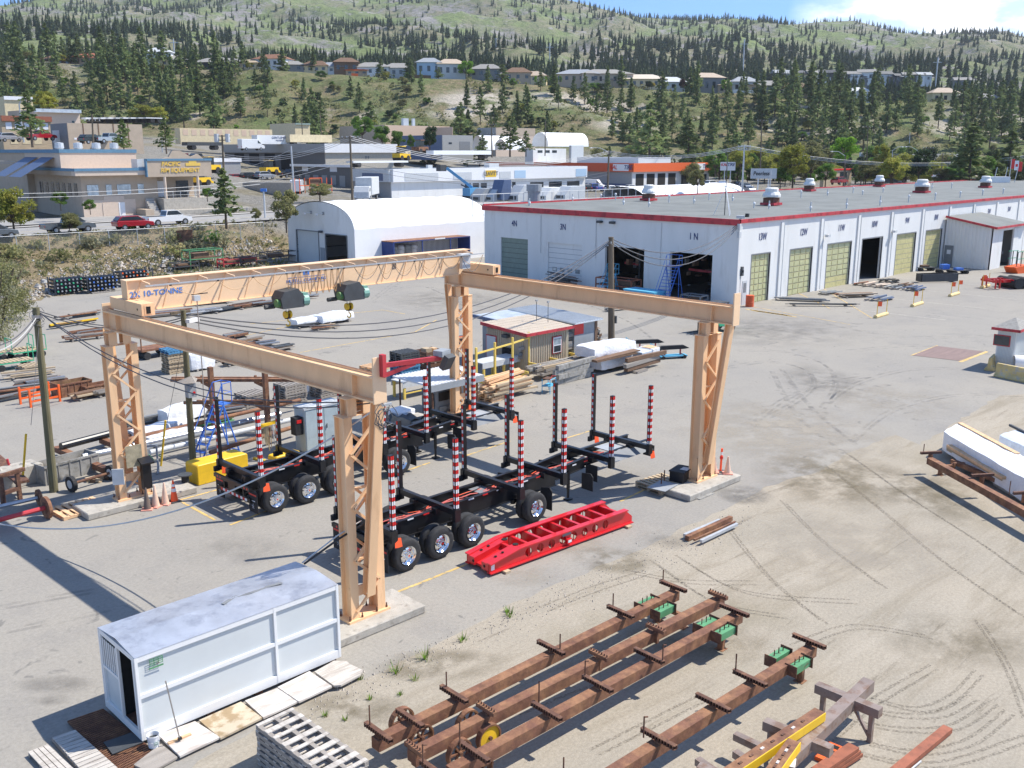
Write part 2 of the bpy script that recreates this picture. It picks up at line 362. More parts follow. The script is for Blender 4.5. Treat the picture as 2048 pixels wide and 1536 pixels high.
def build_terrain():
 us=list(np.arange(-1150,3201,14.))
 ys=list(np.arange(50,96,4))+list(np.arange(96,170,1.6))+list(np.arange(170,380,9))+list(np.arange(380,474,3.))+list(np.arange(474,700,11))+list(np.geomspace(700,1960,105))+[2100,2300,2700,3200]
 vs=[];fs=[];n=len(us)
 for Y in ys:
  for u in us:
   p=terr_xy(u,Y);
   vs.append((p.x,p.y,p.z-(.05 if p.z<.02 else 0)))
 for j in range(len(ys)-1):
  for i in range(n-1):a=j*n+i;fs.append((a,a+1,a+n+1,a+n))
 me=bpy.data.meshes.new('hills');me.from_pydata(vs,[],fs);me.polygons.foreach_set('use_smooth',[True]*len(fs))
 o=bpy.data.objects.new('hills',me);COL.objects.link(o);struct(o)
 m=bpy.data.materials.new('hillside');m.use_nodes=True;t=m.node_tree;L=t.links.new;me.materials.append(m)
 b=t.nodes['Principled BSDF'];b.inputs['Roughness'].default_value=.95;b.inputs['Specular IOR Level'].default_value=.1
 g=N(t,'ShaderNodeNewGeometry')
 def noi(sc,det=6.,rough=.6,scl=(1,1,1)):
  mp=N(t,'ShaderNodeMapping');mp.inputs['Scale'].default_value=scl;L(g.outputs['Position'],mp.inputs[0])
  n=N(t,'ShaderNodeTexNoise',i_Scale=sc,i_Detail=det,i_Roughness=rough);L(mp.outputs[0],n.inputs['Vector']);return n.outputs[0]
 def ramp(f,a,b_):r=N(t,'ShaderNodeMapRange',i_From_Min=a,i_From_Max=b_);L(f,r.inputs[0]);return r.outputs[0]
 def mix(f,c1,c2):
  x=N(t,'ShaderNodeMixRGB');L(f,x.inputs[0])
  for k,c in((1,c1),(2,c2)):
   if isinstance(c,tuple):x.inputs[k].default_value=(*c,1)
   else:L(c,x.inputs[k])
  return x.outputs[0]
 dist=N(t,'ShaderNodeVectorMath',operation='LENGTH');L(g.outputs['Position'],dist.inputs[0]);D=dist.outputs['Value']
 valley=mix(ramp(noi(.05,5),.50,.62),(.29,.275,.245),(.27,.24,.17))
 bank=mix(ramp(noi(.45,8,.7),.50,.64),(.34,.27,.17),(.19,.19,.085))
 near=mix(ramp(D,131,134),bank,valley)
 slope=mix(ramp(noi(.035,7,.65),.44,.56),(.25,.205,.125),(.14,.185,.07))
 slope=mix(ramp(noi(.3,8,.75),.46,.60),slope,(.155,.165,.075));slope=mix(ramp(noi(.16,8,.75),.50,.62),slope,(.11,.12,.055))
 slope=mix(ramp(noi(.024,9,.72,(1,1,2.2)),.60,.66),slope,(.46,.41,.34))
 nb=noi(.06,8,.7,(1,1,2.5))
 for(u_,v_,Y_,r_)in((1960,245,424,22),(2040,250,426,22),(1905,262,408,14),(1690,262,410,16),(1640,238,425,14),(1560,262,408,14),(1240,262,402,14),(930,215,412,16),(960,190,425,14),(1130,196,432,16),(1180,194,436,10),(655,200,405,7)):
  pp=K(u_,v_,Y_);vd=N(t,'ShaderNodeVectorMath',operation='DISTANCE');L(g.outputs['Position'],vd.inputs[0]);vd.inputs[1].default_value=pp
  f=N(t,'ShaderNodeMath',operation='MULTIPLY',use_clamp=True);L(ramp(vd.outputs['Value'],r_*1.3,r_*.5),f.inputs[0]);L(ramp(nb,.44,.54),f.inputs[1]);slope=mix(f.outputs[0],slope,(.50,.45,.38))
 mount=mix(ramp(noi(.0068,8,.66,(1,1,2.)),.46,.56),(.19,.235,.10),(.23,.215,.145))
 mount=mix(ramp(noi(.013,10,.72,(1,1,1.6)),.52,.59),mount,(.255,.24,.235))
 mount=mix(ramp(noi(.05,8,.8),.50,.64),mount,(.105,.14,.06));mount=mix(ramp(noi(.14,6,.8),.52,.60),mount,(.09,.115,.055));mount=mix(ramp(noi(.022,10,.8,(1,1,2.)),.57,.60),mount,(.30,.285,.27))
 c=mix(ramp(D,355,372),near,slope);c=mix(ramp(D,455,520),c,mount)
 sp=noi(.9,6,.8);v=N(t,'ShaderNodeMapRange',i_From_Min=.3,i_From_Max=.7,i_To_Min=.72,i_To_Max=1.25);L(sp,v.inputs[0])
 vm=N(t,'ShaderNodeVectorMath',operation='SCALE');L(c,vm.inputs[0]);L(v.outputs[0],vm.inputs['Scale']);L(vm.outputs[0],b.inputs['Base Color'])
 bp=N(t,'ShaderNodeBump',i_Strength=.9,i_Distance=4.);L(noi(.06,10,.75),bp.inputs['Height']);L(bp.outputs[0],b.inputs['Normal'])
 return o
build_terrain()
# yard surfaces
def ground_mats():
 m=bpy.data.materials.new('yard asphalt');MATS['asphalt']=m;m.use_nodes=True;t=m.node_tree;L=t.links.new
 b=t.nodes['Principled BSDF'];b.inputs['Roughness'].default_value=.9;b.inputs['Specular IOR Level'].default_value=.2
 g=N(t,'ShaderNodeNewGeometry')
 def noi(sc,det=6.,rough=.6,scl=(1,1,1),rot=0.,dist=0.):
  mp=N(t,'ShaderNodeMapping');mp.inputs['Scale'].default_value=scl;mp.inputs['Rotation'].default_value=(0,0,rot);L(g.outputs['Position'],mp.inputs[0])
  n=N(t,'ShaderNodeTexNoise',i_Scale=sc,i_Detail=det,i_Roughness=rough,i_Distortion=dist);L(mp.outputs[0],n.inputs['Vector']);return n.outputs[0]
 def ramp(f,a,b_,c=0.,d=1.):r=N(t,'ShaderNodeMapRange',i_From_Min=a,i_From_Max=b_,i_To_Min=c,i_To_Max=d);L(f,r.inputs[0]);return r.outputs[0]
 def mul(a,b_):
  x=N(t,'ShaderNodeMath',operation='MULTIPLY');L(a,x.inputs[0])
  if isinstance(b_,float):x.inputs[1].default_value=b_
  else:L(b_,x.inputs[1])
  return x.outputs[0]
 def mix(f,c1,c2):
  x=N(t,'ShaderNodeMixRGB');L(f,x.inputs[0])
  for k,c in((1,c1),(2,c2)):
   if isinstance(c,tuple):x.inputs[k].default_value=(*c,1)
   else:L(c,x.inputs[k])
  return x.outputs[0]
 c=mix(ramp(noi(.07,6,.6),.40,.62),(.315,.292,.255),(.285,.268,.242))
 c=mix(mul(ramp(noi(.35,7,.7),.50,.75),.6),c,(.22,.21,.20))
 c=mix(mul(ramp(noi(.22,7,.75,(1,.18,1),.5),.56,.66),.35),c,(.35,.325,.285))
 c=mix(mul(ramp(noi(1.1,3,.5,(1,1,1),0,1.5),.66,.72),.55),c,(.13,.125,.12))
 vo=N(t,'ShaderNodeTexVoronoi',feature='DISTANCE_TO_EDGE',i_Scale=.11);mpv=N(t,'ShaderNodeVectorMath',operation='ADD')
 nz=N(t,'ShaderNodeTexNoise',i_Scale=.6,i_Detail=5.);L(g.outputs['Position'],nz.inputs['Vector'])
 sc=N(t,'ShaderNodeVectorMath',operation='SCALE');sc.inputs['Scale'].default_value=3.;L(nz.outputs['Color'],sc.inputs[0])
 L(g.outputs['Position'],mpv.inputs[0]);L(sc.outputs[0],mpv.inputs[1]);L(mpv.outputs[0],vo.inputs['Vector'])
 c=mix(mul(ramp(vo.outputs[0],.0,.004,1.,0.),mul(ramp(noi(.05),.48,.58),.45)),c,(.14,.135,.13))
 sp=ramp(noi(9.,4,.8),.3,.7,.86,1.13)
 vm=N(t,'ShaderNodeVectorMath',operation='SCALE');L(c,vm.inputs[0]);L(sp,vm.inputs['Scale']);L(vm.outputs[0],b.inputs['Base Color'])
 bp=N(t,'ShaderNodeBump',i_Strength=.25,i_Distance=.03);L(noi(14.,4),bp.inputs['Height']);L(bp.outputs[0],b.inputs['Normal'])
 m=bpy.data.materials.new('packed dirt');MATS['dirt']=m;m.use_nodes=True;t=m.node_tree;L=t.links.new
 b=t.nodes['Principled BSDF'];b.inputs['Roughness'].default_value=.95;b.inputs['Specular IOR Level'].default_value=.1
 g=N(t,'ShaderNodeNewGeometry')
 def noi(sc,det=6.,rough=.6,scl=(1,1,1),rot=0.,dist=0.):
  mp=N(t,'ShaderNodeMapping');mp.inputs['Scale'].default_value=scl;mp.inputs['Rotation'].default_value=(0,0,rot);L(g.outputs['Position'],mp.inputs[0])
  n=N(t,'ShaderNodeTexNoise',i_Scale=sc,i_Detail=det,i_Roughness=rough,i_Distortion=dist);L(mp.outputs[0],n.inputs['Vector']);return n.outputs[0]
 def ramp(f,a,b_,c=0.,d=1.):r=N(t,'ShaderNodeMapRange',i_From_Min=a,i_From_Max=b_,i_To_Min=c,i_To_Max=d);L(f,r.inputs[0]);return r.outputs[0]
 def mul(a,b_):
  x=N(t,'ShaderNodeMath',operation='MULTIPLY');L(a,x.inputs[0])
  if isinstance(b_,float):x.inputs[1].default_value=b_
  else:L(b_,x.inputs[1])
  return x.outputs[0]
 def mix(f,c1,c2):
  x=N(t,'ShaderNodeMixRGB');L(f,x.inputs[0])
  for k,c in((1,c1),(2,c2)):
   if isinstance(c,tuple):x.inputs[k].default_value=(*c,1)
   else:L(c,x.inputs[k])
  return x.outputs[0]
 c=mix(ramp(noi(.16,6,.6),.40,.62),(.375,.33,.265),(.335,.30,.245))
 c=mix(mul(ramp(noi(.55,8,.72,(.22,1,1),.0,.8),.50,.66),.6),c,(.24,.205,.15))
 c=mix(mul(ramp(noi(.8,7,.7,(.12,1,1),-.12,.4),.55,.66),.55),c,(.41,.365,.30))
 c=mix(mul(ramp(noi(1.6,6,.8,(.1,1,1),.25,.5),.60,.67),.6),c,(.17,.145,.11))
 c=mix(mul(ramp(noi(.1,4,.6),.58,.68),.5),c,(.22,.19,.13))
 sp=ramp(noi(11.,5,.85),.3,.7,.78,1.2)
 vm=N(t,'ShaderNodeVectorMath',operation='SCALE');L(c,vm.inputs[0]);L(sp,vm.inputs['Scale']);L(vm.outputs[0],b.inputs['Base Color'])
 bp=N(t,'ShaderNodeBump',i_Strength=.6,i_Distance=.06);L(noi(5.,8,.75,(.4,1,1)),bp.inputs['Height']);L(bp.outputs[0],b.inputs['Normal'])
ground_mats()
g=MB();g.box(-60,260,-160,110,-.6,-.002,'asphalt');struct(g.build('paved_yard'))
g=MB();g.box(-4000,4000,-4000,4000,-1.2,-.9,'dirt');struct(g.build('ground'))
def strip_poly(pts,z,name,m,jit=0.,sub=.6):
 out=[]
 for(a,b)in zip(pts,pts[1:]+pts[:1]):
  a=Vector(a[:2]);b=Vector(b[:2]);n=max(1,int((b-a).length/sub));nn=Vector((-(b-a).y,(b-a).x)).normalized()
  for i in range(n):
   p=a.lerp(b,i/n);s=noise.fractal(Vector((p.x*.9,p.y*.9,5)),1,2,4)*jit;out.append(p+nn*s)
 bm=bmesh.new();vv=[bm.verts.new((p.x,p.y,z))for p in out];es=[bm.edges.new((vv[i],vv[(i+1)%len(vv)]))for i in range(len(vv))]
 bmesh.ops.triangle_fill(bm,edges=es,use_beauty=True);me=bpy.data.meshes.new(name);bmesh.ops.recalc_face_normals(bm,faces=bm.faces);bm.to_mesh(me);bm.free()
 if me.polygons and me.polygons[0].normal.z<0:me.flip_normals()
 o=bpy.data.objects.new(name,me);COL.objects.link(o);me.materials.append(MATS[m]);return o
e=[G(*p)for p in((560,1420),(760,1345),(850,1300),(1030,1205),(1270,1105),(1380,1050),(1470,1010),(1530,975),(1640,942),(1700,905),(1790,870),(1840,890))]
dp=[(-20,11)]+[(p.x,p.y)for p in e]+[(56,18.2),(70,10),(80,-30),(80,-60),(-40,-60)]
struct(strip_poly(dp,.004,'dirt_lot','dirt',jit=.22))
mat('roadgrey',(.30,.29,.275),.9,var=.1,vs=.5,col2=(.26,.25,.24))
mat('sidewalk',(.42,.40,.37),.9,var=.08)
mat('lineyel',(.60,.45,.15),.8)
def on_road(a,b,dz=0.):return(a,b,near_z(a,max(b,116))+dz)
def road_strip(b0,b1,dz,name,m,a0=-60,a1=140,zadd=0.):
 mb=MB();n=40
 for i in range(n):
  x0=a0+(a1-a0)*i/n;x1=a0+(a1-a0)*(i+1)/n
  mb.quad([(x0,b0,near_z(x0,117)+dz),(x1,b0,near_z(x1,117)+dz),(x1,b1,near_z(x1,117)+dz),(x0,b1,near_z(x0,117)+dz)],m)
 o=mb.build(name);return struct(o)
road_strip(115.8,128.0,.06,'road','roadgrey')
road_strip(128.0,129.6,.16,'sidewalk','sidewalk')
road_strip(128.0,128.01,.0,'kerb','sidewalk')if False else None
road_strip(121.6,121.75,.066,'road_line','lineyel')
g=MB();g.box(-60,140,127.85,128,3.6,4.0,'sidewalk')
def line(pts,w=.1,m='yellowpaint',z=.005):
 mb=MB()
 for p,q in zip(pts[:-1],pts[1:]):
  p=G(*p)if len(p)==2 else Vector(p);q=G(*q)if len(q)==2 else Vector(q);p.z=q.z=z
  d=(q-p).normalized()*(w/2);n=Vector((-d.y,d.x,0));mb.quad([p-n,q-n,q+n,p+n],m)
 return struct(mb.build('painted_line'))
mat('whiteline',(.46,.42,.36),.8,var=.2,vs=2.5,col2=(.30,.28,.25),c2=(.5,.62))
for p in([(790,1186),(1010,1098)],[(1240,1003),(1330,960)],[(460,1050),(560,1012)],[(360,1000),(470,970)],[(690,985),(860,925)],[(930,912),(1020,882)],[(862,985),(1260,845)]if False else[(360,1002),(430,1040)],[(600,705),(830,664),(873,640)],[(500,648),(765,620),(810,628)],[(400,690),(590,650)],[(1120,880),(1180,862)]):line(p,.11)
for a,b in(((1497,612),(1700,649)),((1640,573),(1745,637)),((1590,583),(1660,617))):line([a,b],.1)
for a in(78.9,87.3,94.9,102.7,110.6):line([(a,46,0),(a+.2,30.5,0)],.12,'whiteline')
for i in range(9):p=G(1492+i*9,618+i*1.3);line([(p.x,p.y,0),(p.x-.5,p.y-1.6,0)],.25)
def ribbon(pts,w,m,z=.0065):
 mb=MB();P=[G(*p)for p in pts];Q=[]
 for i in range(len(P)-1):
  a=P[max(0,i-1)];b=P[i];c=P[i+1];d=P[min(len(P)-1,i+2)]
  for k in range(6):
   t=k/6.;Q.append(.5*((2*b)+(c-a)*t+(2*a-5*b+4*c-d)*t*t+(3*b-a-3*c+d)*t**3))
 Q.append(P[-1])
 for p,q in zip(Q[:-1],Q[1:]):
  d=(q-p).normalized()*w/2;n=Vector((-d.y,d.x,0));mb.quad([(x.x,x.y,z)for x in(p-n,q-n,q+n,p+n)],m)
 return struct(mb.build('tyre_mark'))
def softmat(name,col,alpha,sc=1.4,lo=.42,hi=.62):
 m=bpy.data.materials.new(name);MATS[name]=m;m.use_nodes=True;t=m.node_tree;L=t.links.new;b=t.nodes['Principled BSDF']
 b.inputs['Base Color'].default_value=(*col,1);b.inputs['Roughness'].default_value=.95
 g=N(t,'ShaderNodeNewGeometry');n=N(t,'ShaderNodeTexNoise',i_Scale=sc,i_Detail=6.);L(g.outputs['Position'],n.inputs['Vector'])
 r=N(t,'ShaderNodeMapRange',i_From_Min=lo,i_From_Max=hi,i_To_Min=0.,i_To_Max=alpha);L(n.outputs[0],r.inputs[0]);L(r.outputs[0],b.inputs['Alpha'])
softmat('skid',(.15,.145,.14),.20);softmat('track',(.17,.145,.11),.42,16.,.40,.62);softmat('dampdirt',(.20,.165,.11),.75,.5,.35,.6)
softmat('sandy',(.46,.41,.33),.7,.6,.38,.6);softmat('wet',(.15,.14,.13),.6,.7,.4,.6)
for pts in([(1445,735),(1530,722),(1600,735),(1625,765),(1590,800),(1500,850)],[(1470,700),(1560,702),(1640,725),(1668,765),(1640,815)],[(1500,850),(1560,800),(1650,765),(1740,750)],[(1640,815),(1700,770),(1800,740),(1900,735)],[(1540,740),(1590,830),(1680,900)],[(1560,738),(1620,815),(1705,885)],[(760,590),(830,570),(890,590),(940,620)],[(740,600),(800,560),(860,556)],[(960,640),(975,665),(955,690)],[(0,1212),(90,1195),(190,1178)],[(0,1260),(130,1235),(210,1215)],[(1150,600),(1250,640),(1330,700)],[(0,1500),(60,1487),(130,1465)],[(60,820),(130,800),(240,790)],[(1700,700),(1850,690),(2040,720)],[(1620,640),(1800,672),(2040,668)],[(1700,880),(1780,820),(1900,790),(2040,790)]):
 ribbon(pts,.16,'skid');ribbon([(u+9*v/900.,v+4*v/900.)for u,v in pts],.16,'skid')
for pts in([(1720,1480),(1820,1500),(1930,1480),(2010,1420)],[(1700,1440),(1800,1455),(1900,1450),(1980,1400)],[(1690,1405),(1780,1425),(1870,1425),(1940,1390)],[(1740,1395),(1830,1415),(1900,1390),(1950,1340)],[(1700,1500),(1800,1522),(1900,1520),(2048,1470)],[(1950,1240),(1990,1300),(2020,1360),(2048,1440)],[(1040,1330),(1100,1310),(1200,1250)],[(1080,1215),(1180,1175),(1290,1140)],[(1250,1140),(1370,1160),(1500,1162)],[(1560,1000),(1640,1080),(1760,1170)],[(1650,930),(1760,1020),(1880,1120),(2040,1230)],[(1690,905),(1810,990),(1950,1080),(2048,1150)],[(1440,1040),(1530,1150),(1640,1240)],[(1300,1120),(1420,1200),(1560,1230)],[(1580,1290),(1700,1250),(1850,1270)],[(1350,1110),(1480,1180),(1700,1200)],[(1040,1430),(1160,1380),(1300,1330)],[(1180,1500),(1300,1440),(1400,1390)],[(1640,1480),(1740,1400),(1860,1330)]):
 for k in(0,1):ribbon([(u+16*k*v/1300.,v+9*k*v/1300.)for u,v in pts],.09,'track',.009)
def stain(u,v,ru,rv,col,al,name='ground_stain',sc=.6):
 c=G(u,v);a=G(u+ru,v);b=G(u,v+rv);k=((a-c).length,(b-c).length)
 mb=MB();n=20;mb.add([(cos(2*pi*i/n),sin(2*pi*i/n),0)for i in range(n)],[tuple(range(n))]);
 key='stain'+str(col)+str(al)+str(sc)
 if key not in MATS:
  m=bpy.data.materials.new(key);MATS[key]=m;m.use_nodes=True;t=m.node_tree;L=t.links.new;bb=t.nodes['Principled BSDF']
  bb.inputs['Base Color'].default_value=(*col,1);bb.inputs['Roughness'].default_value=.95;bb.inputs['Specular IOR Level'].default_value=.1
  g=N(t,'ShaderNodeNewGeometry');n_=N(t,'ShaderNodeTexNoise',i_Scale=sc,i_Detail=7.,i_Roughness=.65);L(g.outputs['Position'],n_.inputs['Vector'])
  tc=N(t,'ShaderNodeTexCoord');ln=N(t,'ShaderNodeVectorMath',operation='LENGTH');L(tc.outputs['Object'],ln.inputs[0])
  r=N(t,'ShaderNodeMapRange',i_From_Min=1.,i_From_Max=.2,i_To_Min=0.,i_To_Max=1.);L(ln.outputs['Value'],r.inputs[0])
  r2=N(t,'ShaderNodeMapRange',i_From_Min=.40,i_From_Max=.60);L(n_.outputs[0],r2 .inputs[0])
  m1=N(t,'ShaderNodeMath',operation='MULTIPLY');L(r.outputs[0],m1 .inputs[0]);L(r2 .outputs[0],m1 .inputs[1])
  m2=N(t,'ShaderNodeMath',operation='MULTIPLY',use_clamp=True);L(m1 .outputs[0],m2 .inputs[0]);m2 .inputs[1].default_value=al;L(m2 .outputs[0],bb.inputs['Alpha'])
 o=mb.build(name,key);struct(o);o.location=(c.x,c.y,.011+R.random()*.004)
 o.rotation_euler=(0,0,-AZ+radians(R.uniform(-4,4)));o.scale=(k[0],k[1],1)
DMP=(.205,.175,.12);SAN=(.40,.36,.30);WET=(.19,.18,.165)
for q in((1670,955,170,70,DMP,.7),(1860,990,110,60,DMP,.6),(1560,860,230,80,SAN,.7),(1040,1150,80,26,SAN,.7),(1150,1090,70,20,SAN,.7),(1700,1090,260,90,SAN,.5),(770,1225,90,26,SAN,.6),(1490,990,60,22,WET,.9),(880,1330,150,36,DMP,.8),(700,1420,120,40,DMP,.9),(1230,1120,90,30,DMP,.9),(1920,1280,180,60,DMP,.5),(1780,800,150,40,SAN,.4),(900,600,140,25,WET,.35),(1540,660,200,40,WET,.3),(1640,760,90,40,WET,.35),(470,1100,120,40,WET,.25),(110,1370,90,20,WET,.5),(100,1400,60,12,WET,.5),(640,905,50,15,WET,.5),(1000,1085,30,9,WET,.5),(1390,1290,160,60,DMP,.4),(1330,1080,70,22,WET,.4)):stain(*q)
# trees
def leafmat(name,c1,c2,rough=.75,tr=.25):
 m=bpy.data.materials.new(name);MATS[name]=m;m.use_nodes=True;t=m.node_tree;L=t.links.new;b=t.nodes['Principled BSDF']
 b.inputs['Roughness'].default_value=rough;b.inputs['Specular IOR Level'].default_value=.15
 g=N(t,'ShaderNodeNewGeometry');n=N(t,'ShaderNodeTexNoise',i_Scale=.8,i_Detail=3.);L(g.outputs['Position'],n.inputs['Vector'])
 r=N(t,'ShaderNodeMapRange',i_From_Min=.38,i_From_Max=.62);L(n.outputs[0],r.inputs[0])
 mx=N(t,'ShaderNodeMixRGB');L(r.outputs[0],mx.inputs[0]);mx.inputs[1].default_value=(*c1,1);mx.inputs[2].default_value=(*c2,1)
 oi=N(t,'ShaderNodeObjectInfo');r2=N(t,'ShaderNodeMapRange',i_To_Min=.78,i_To_Max=1.25);L(oi.outputs['Random'],r2 .inputs[0])
 v=N(t,'ShaderNodeVectorMath',operation='SCALE');L(mx.outputs[0],v.inputs[0]);L(r2 .outputs[0],v.inputs['Scale']);L(v.outputs[0],b.inputs['Base Color'])
 tl=N(t,'ShaderNodeBsdfTranslucent');L(v.outputs[0],tl.inputs[0]);ms=N(t,'ShaderNodeMixShader');ms.inputs[0].default_value=.38;L(b.outputs[0],ms.inputs[1]);L(tl.outputs[0],ms.inputs[2]);L(ms.outputs[0],t.nodes['Material Output'].inputs[0])
leafmat('pineleaf',(.125,.180,.065),(.215,.255,.105))
leafmat('pinefar',(.115,.165,.085),(.165,.20,.105))
leafmat('leafgreen',(.10,.19,.04),(.16,.26,.05))
leafmat('leafyellow',(.24,.27,.05),(.36,.34,.07))
leafmat('leafyellowvivid',(.55,.42,.03),(.50,.40,.05))
leafmat('leafolive',(.17,.18,.07),(.27,.26,.12))
leafmat('leafbright',(.16,.32,.03),(.24,.40,.05))
leafmat('leafpurple',(.045,.018,.025),(.07,.03,.03))
leafmat('leafdark',(.030,.055,.025),(.05,.08,.03))
leafmat('sage',(.20,.215,.125),(.30,.28,.18))
leafmat('weed',(.20,.22,.08),(.34,.29,.14))
def leafquads(mb,c,rad,n,sz,m,rr,flat=.6):
 for _ in range(n):
  d=Vector((rr.gauss(0,1),rr.gauss(0,1),rr.gauss(0,1))).normalized()*rr.random()**.45
  p=Vector(c)+Vector((d.x*rad[0],d.y*rad[1],d.z*rad[2]))
  a=Vector((rr.uniform(-1,1),rr.uniform(-1,1),rr.uniform(-flat,flat))).normalized()*sz*rr.uniform(.6,1.3)
  b=a.cross(Vector((rr.uniform(-1,1),rr.uniform(-1,1),rr.uniform(-1,1)))).normalized()*sz*rr.uniform(.35,.8)
  mb.add([p-a,p-b*.8,p+a,p+b],[(0,1,2,3)],m)
def pine(seed,h=12.,w=.17,lv=20,nb=6,gap=.12,low=.12,m='pineleaf',sz=.42,name='pine_tree',lab='x'):
 rr=random.Random(seed);root=thing(name,lab,'pine tree')
 t=MB();t.cyl((0,0,-.3),(0,0,h*.96),h*.016,'bark',6,h*.004)
 f=MB()
 for k in range(lv):
  q=k/(lv-1.);z=h*(low+(1-low)*q*.99);r=h*w*(1-q)**.75*(.55+.45*min(1,(q+.12)*4))+.15
  for j in range(nb):
   if rr.random()<gap:continue
   an=rr.uniform(0,2*pi);rl=r*rr.uniform(.55,1.2);dz=rl*rr.uniform(-.25,.2)
   e=Vector((cos(an)*rl,sin(an)*rl,z+dz))
   if k%3==0 and j<3:t.cyl((0,0,z),e,.03*h/12,'bark',3,.01)
   for s_ in(.45,.8,1.02):
    p=Vector((0,0,z)).lerp(e,s_);leafquads(f,p,(rl*.26,rl*.26,.25+rl*.10),3,sz*h/12*(.75+.5*(1-q)),m,rr)
 leafquads(f,(0,0,h*.98),(.12,.12,.35),5,sz*.5,m,rr)
 t.build('trunk',parent=root);f.build('crown',parent=root);return root
def broad(seed,h,clumps,m,sz=.16,n=190,name='leafy_tree',lab='x',trunkh=.35,spread=.42,tm='bark'):
 rr=random.Random(seed);root=thing(name,lab,'tree');t=MB();f=MB()
 t.cyl((0,0,-.3),(0,0,h*trunkh),h*.022,tm,6,h*.015)
 for k in range(clumps):
  an=rr.uniform(0,2*pi);q=rr.random();rad=h*spread*(1-abs(q-.4)**1.5)*rr.uniform(.3,1)**.6*.75
  c=Vector((cos(an)*rad,sin(an)*rad,h*(trunkh+(1-trunkh-.1)*q)))
  t.cyl((0,0,h*trunkh*.9),c,h*.010,tm,4,h*.003)
  s_=h*rr.uniform(.08,.15);leafquads(f,c,(s_,s_,s_*.85),n,sz*h/6,m,rr,1.)
 t.build('trunk',parent=root);f.build('crown',parent=root);return root
def place_tree(proto,u,vtop,Y,label,group=None,vbase=None,rz=None,wid=1.,h0=12.):
 p=terr_xy(u,Y)
 if vbase is not None:p=K(u,vbase,Y)
 hh=K(u,vtop,Y).z-p.z;s=hh/h0
 return dup(proto,p,R.uniform(0,6.28)if rz is None else rz,label,group,(s*wid,s*wid,s))
PINES=[pine(11,w=.16),pine(12,w=.20,gap=.25,low=.2,nb=5),pine(13,w=.14,lv=24),pine(14,w=.22,lv=17,gap=.2,sz=.5),pine(15,w=.18,low=.28,gap=.3)]
for p in PINES:p['proto']=1
def rm_tree(o):
 for c in list(o.children):
  for d in list(c.children):bpy.data.objects.remove(d)
  bpy.data.objects.remove(c)
 bpy.data.objects.remove(o)
LEAF={k:broad(i+30,6.,24,m,lab='x')for i,(k,m)in enumerate((('g','leafgreen'),('y','leafyellow'),('v','leafyellowvivid'),('o','leafolive'),('b','leafbright'),('p','leafpurple'),('d','leafdark')))}
def far_woods():
 rr=random.Random(5);V=[];Fc=[];off=0
 def proto(seed):
  r2=random.Random(seed);vs=[];fs=[]
  for k in range(11):
   q=k/10.;z=.10+.86*q;r=(.20*(1-q)**.8+.02)
   for j in range(3):
    an=r2 .uniform(0,6.28);a=Vector((cos(an),sin(an),0));b=Vector((-sin(an),cos(an),0));rl=r*r2 .uniform(.7,1.2)
    o=len(vs);vs+=[a*(-rl*.25)+b*rl*.55+Vector((0,0,z)),a*(-rl*.25)-b*rl*.55+Vector((0,0,z)),a*rl+Vector((0,0,z-.05)),Vector((0,0,z+.15))+a*rl*.2]
    fs+=[(o,o+1,o+2),(o,o+2,o+3),(o+1,o+2,o+3)]
  return np.array([tuple(v)for v in vs]),np.array(fs)
 P=[proto(s)for s in range(5)];cnt=0
 for _ in range(60000):
  if cnt>9500:break
  u=rr.uniform(-160,2220);Y=520+1430*rr.random()**1.15;q=(u+160)/2380.
  p=terr_xy(u,Y)
  nz=noise.fractal(Vector((p.x*.0052,p.y*.0052,7)),1,2,4)+.35*noise.noise(Vector((p.x*.03,p.y*.03,2)))
  if Y<860:dens=.36+nz*.9
  elif Y<1250:dens=.42+nz*1.3
  else:dens=.40+nz*1.3
  if u<420:dens+=.22*min(1,(420-u)/200.)
  if u>1180:dens+=.20
  if 430<u<1150 and Y>950:dens-=.16
  if Y>1750:dens+=.1
  if rr.random()>dens:continue
  h=rr.uniform(8.5,14.5)*(1.0 if Y<1000 else.8);vs,fs=P[cnt%5];a=rr.uniform(0,6.28);ca,sa=cos(a),sin(a);w=h*rr.uniform(.85,1.25)
  X=vs[:,0]*ca-vs[:,1]*sa;Yy=vs[:,0]*sa+vs[:,1]*ca
  V.append(np.stack([X*w+p.x,Yy*w+p.y,vs[:,2]*h+p.z-.6],1));Fc.append(fs+off);off+=len(vs);cnt+=1
 V=np.concatenate(V).astype('f4');Fc=np.concatenate(Fc).astype('i4')
 me=bpy.data.meshes.new('far_pine_woods');me.vertices.add(len(V));me.vertices.foreach_set('co',V.ravel());me.loops.add(Fc.size);me.loops.foreach_set('vertex_index',Fc.ravel())
 me.polygons.add(len(Fc));me.polygons.foreach_set('loop_start',np.arange(0,Fc.size,3,dtype='i4'));me.polygons.foreach_set('loop_total',np.full(len(Fc),3,'i4'))
 me.update(calc_edges=True);me.validate();me.materials.append(MATS['pinefar'])
 o=bpy.data.objects.new('far_pine_woods',me);COL.objects.link(o);tag(o,'dark pine woods scattered over the mountainside behind the houses','woods',None,'stuff')
far_woods()
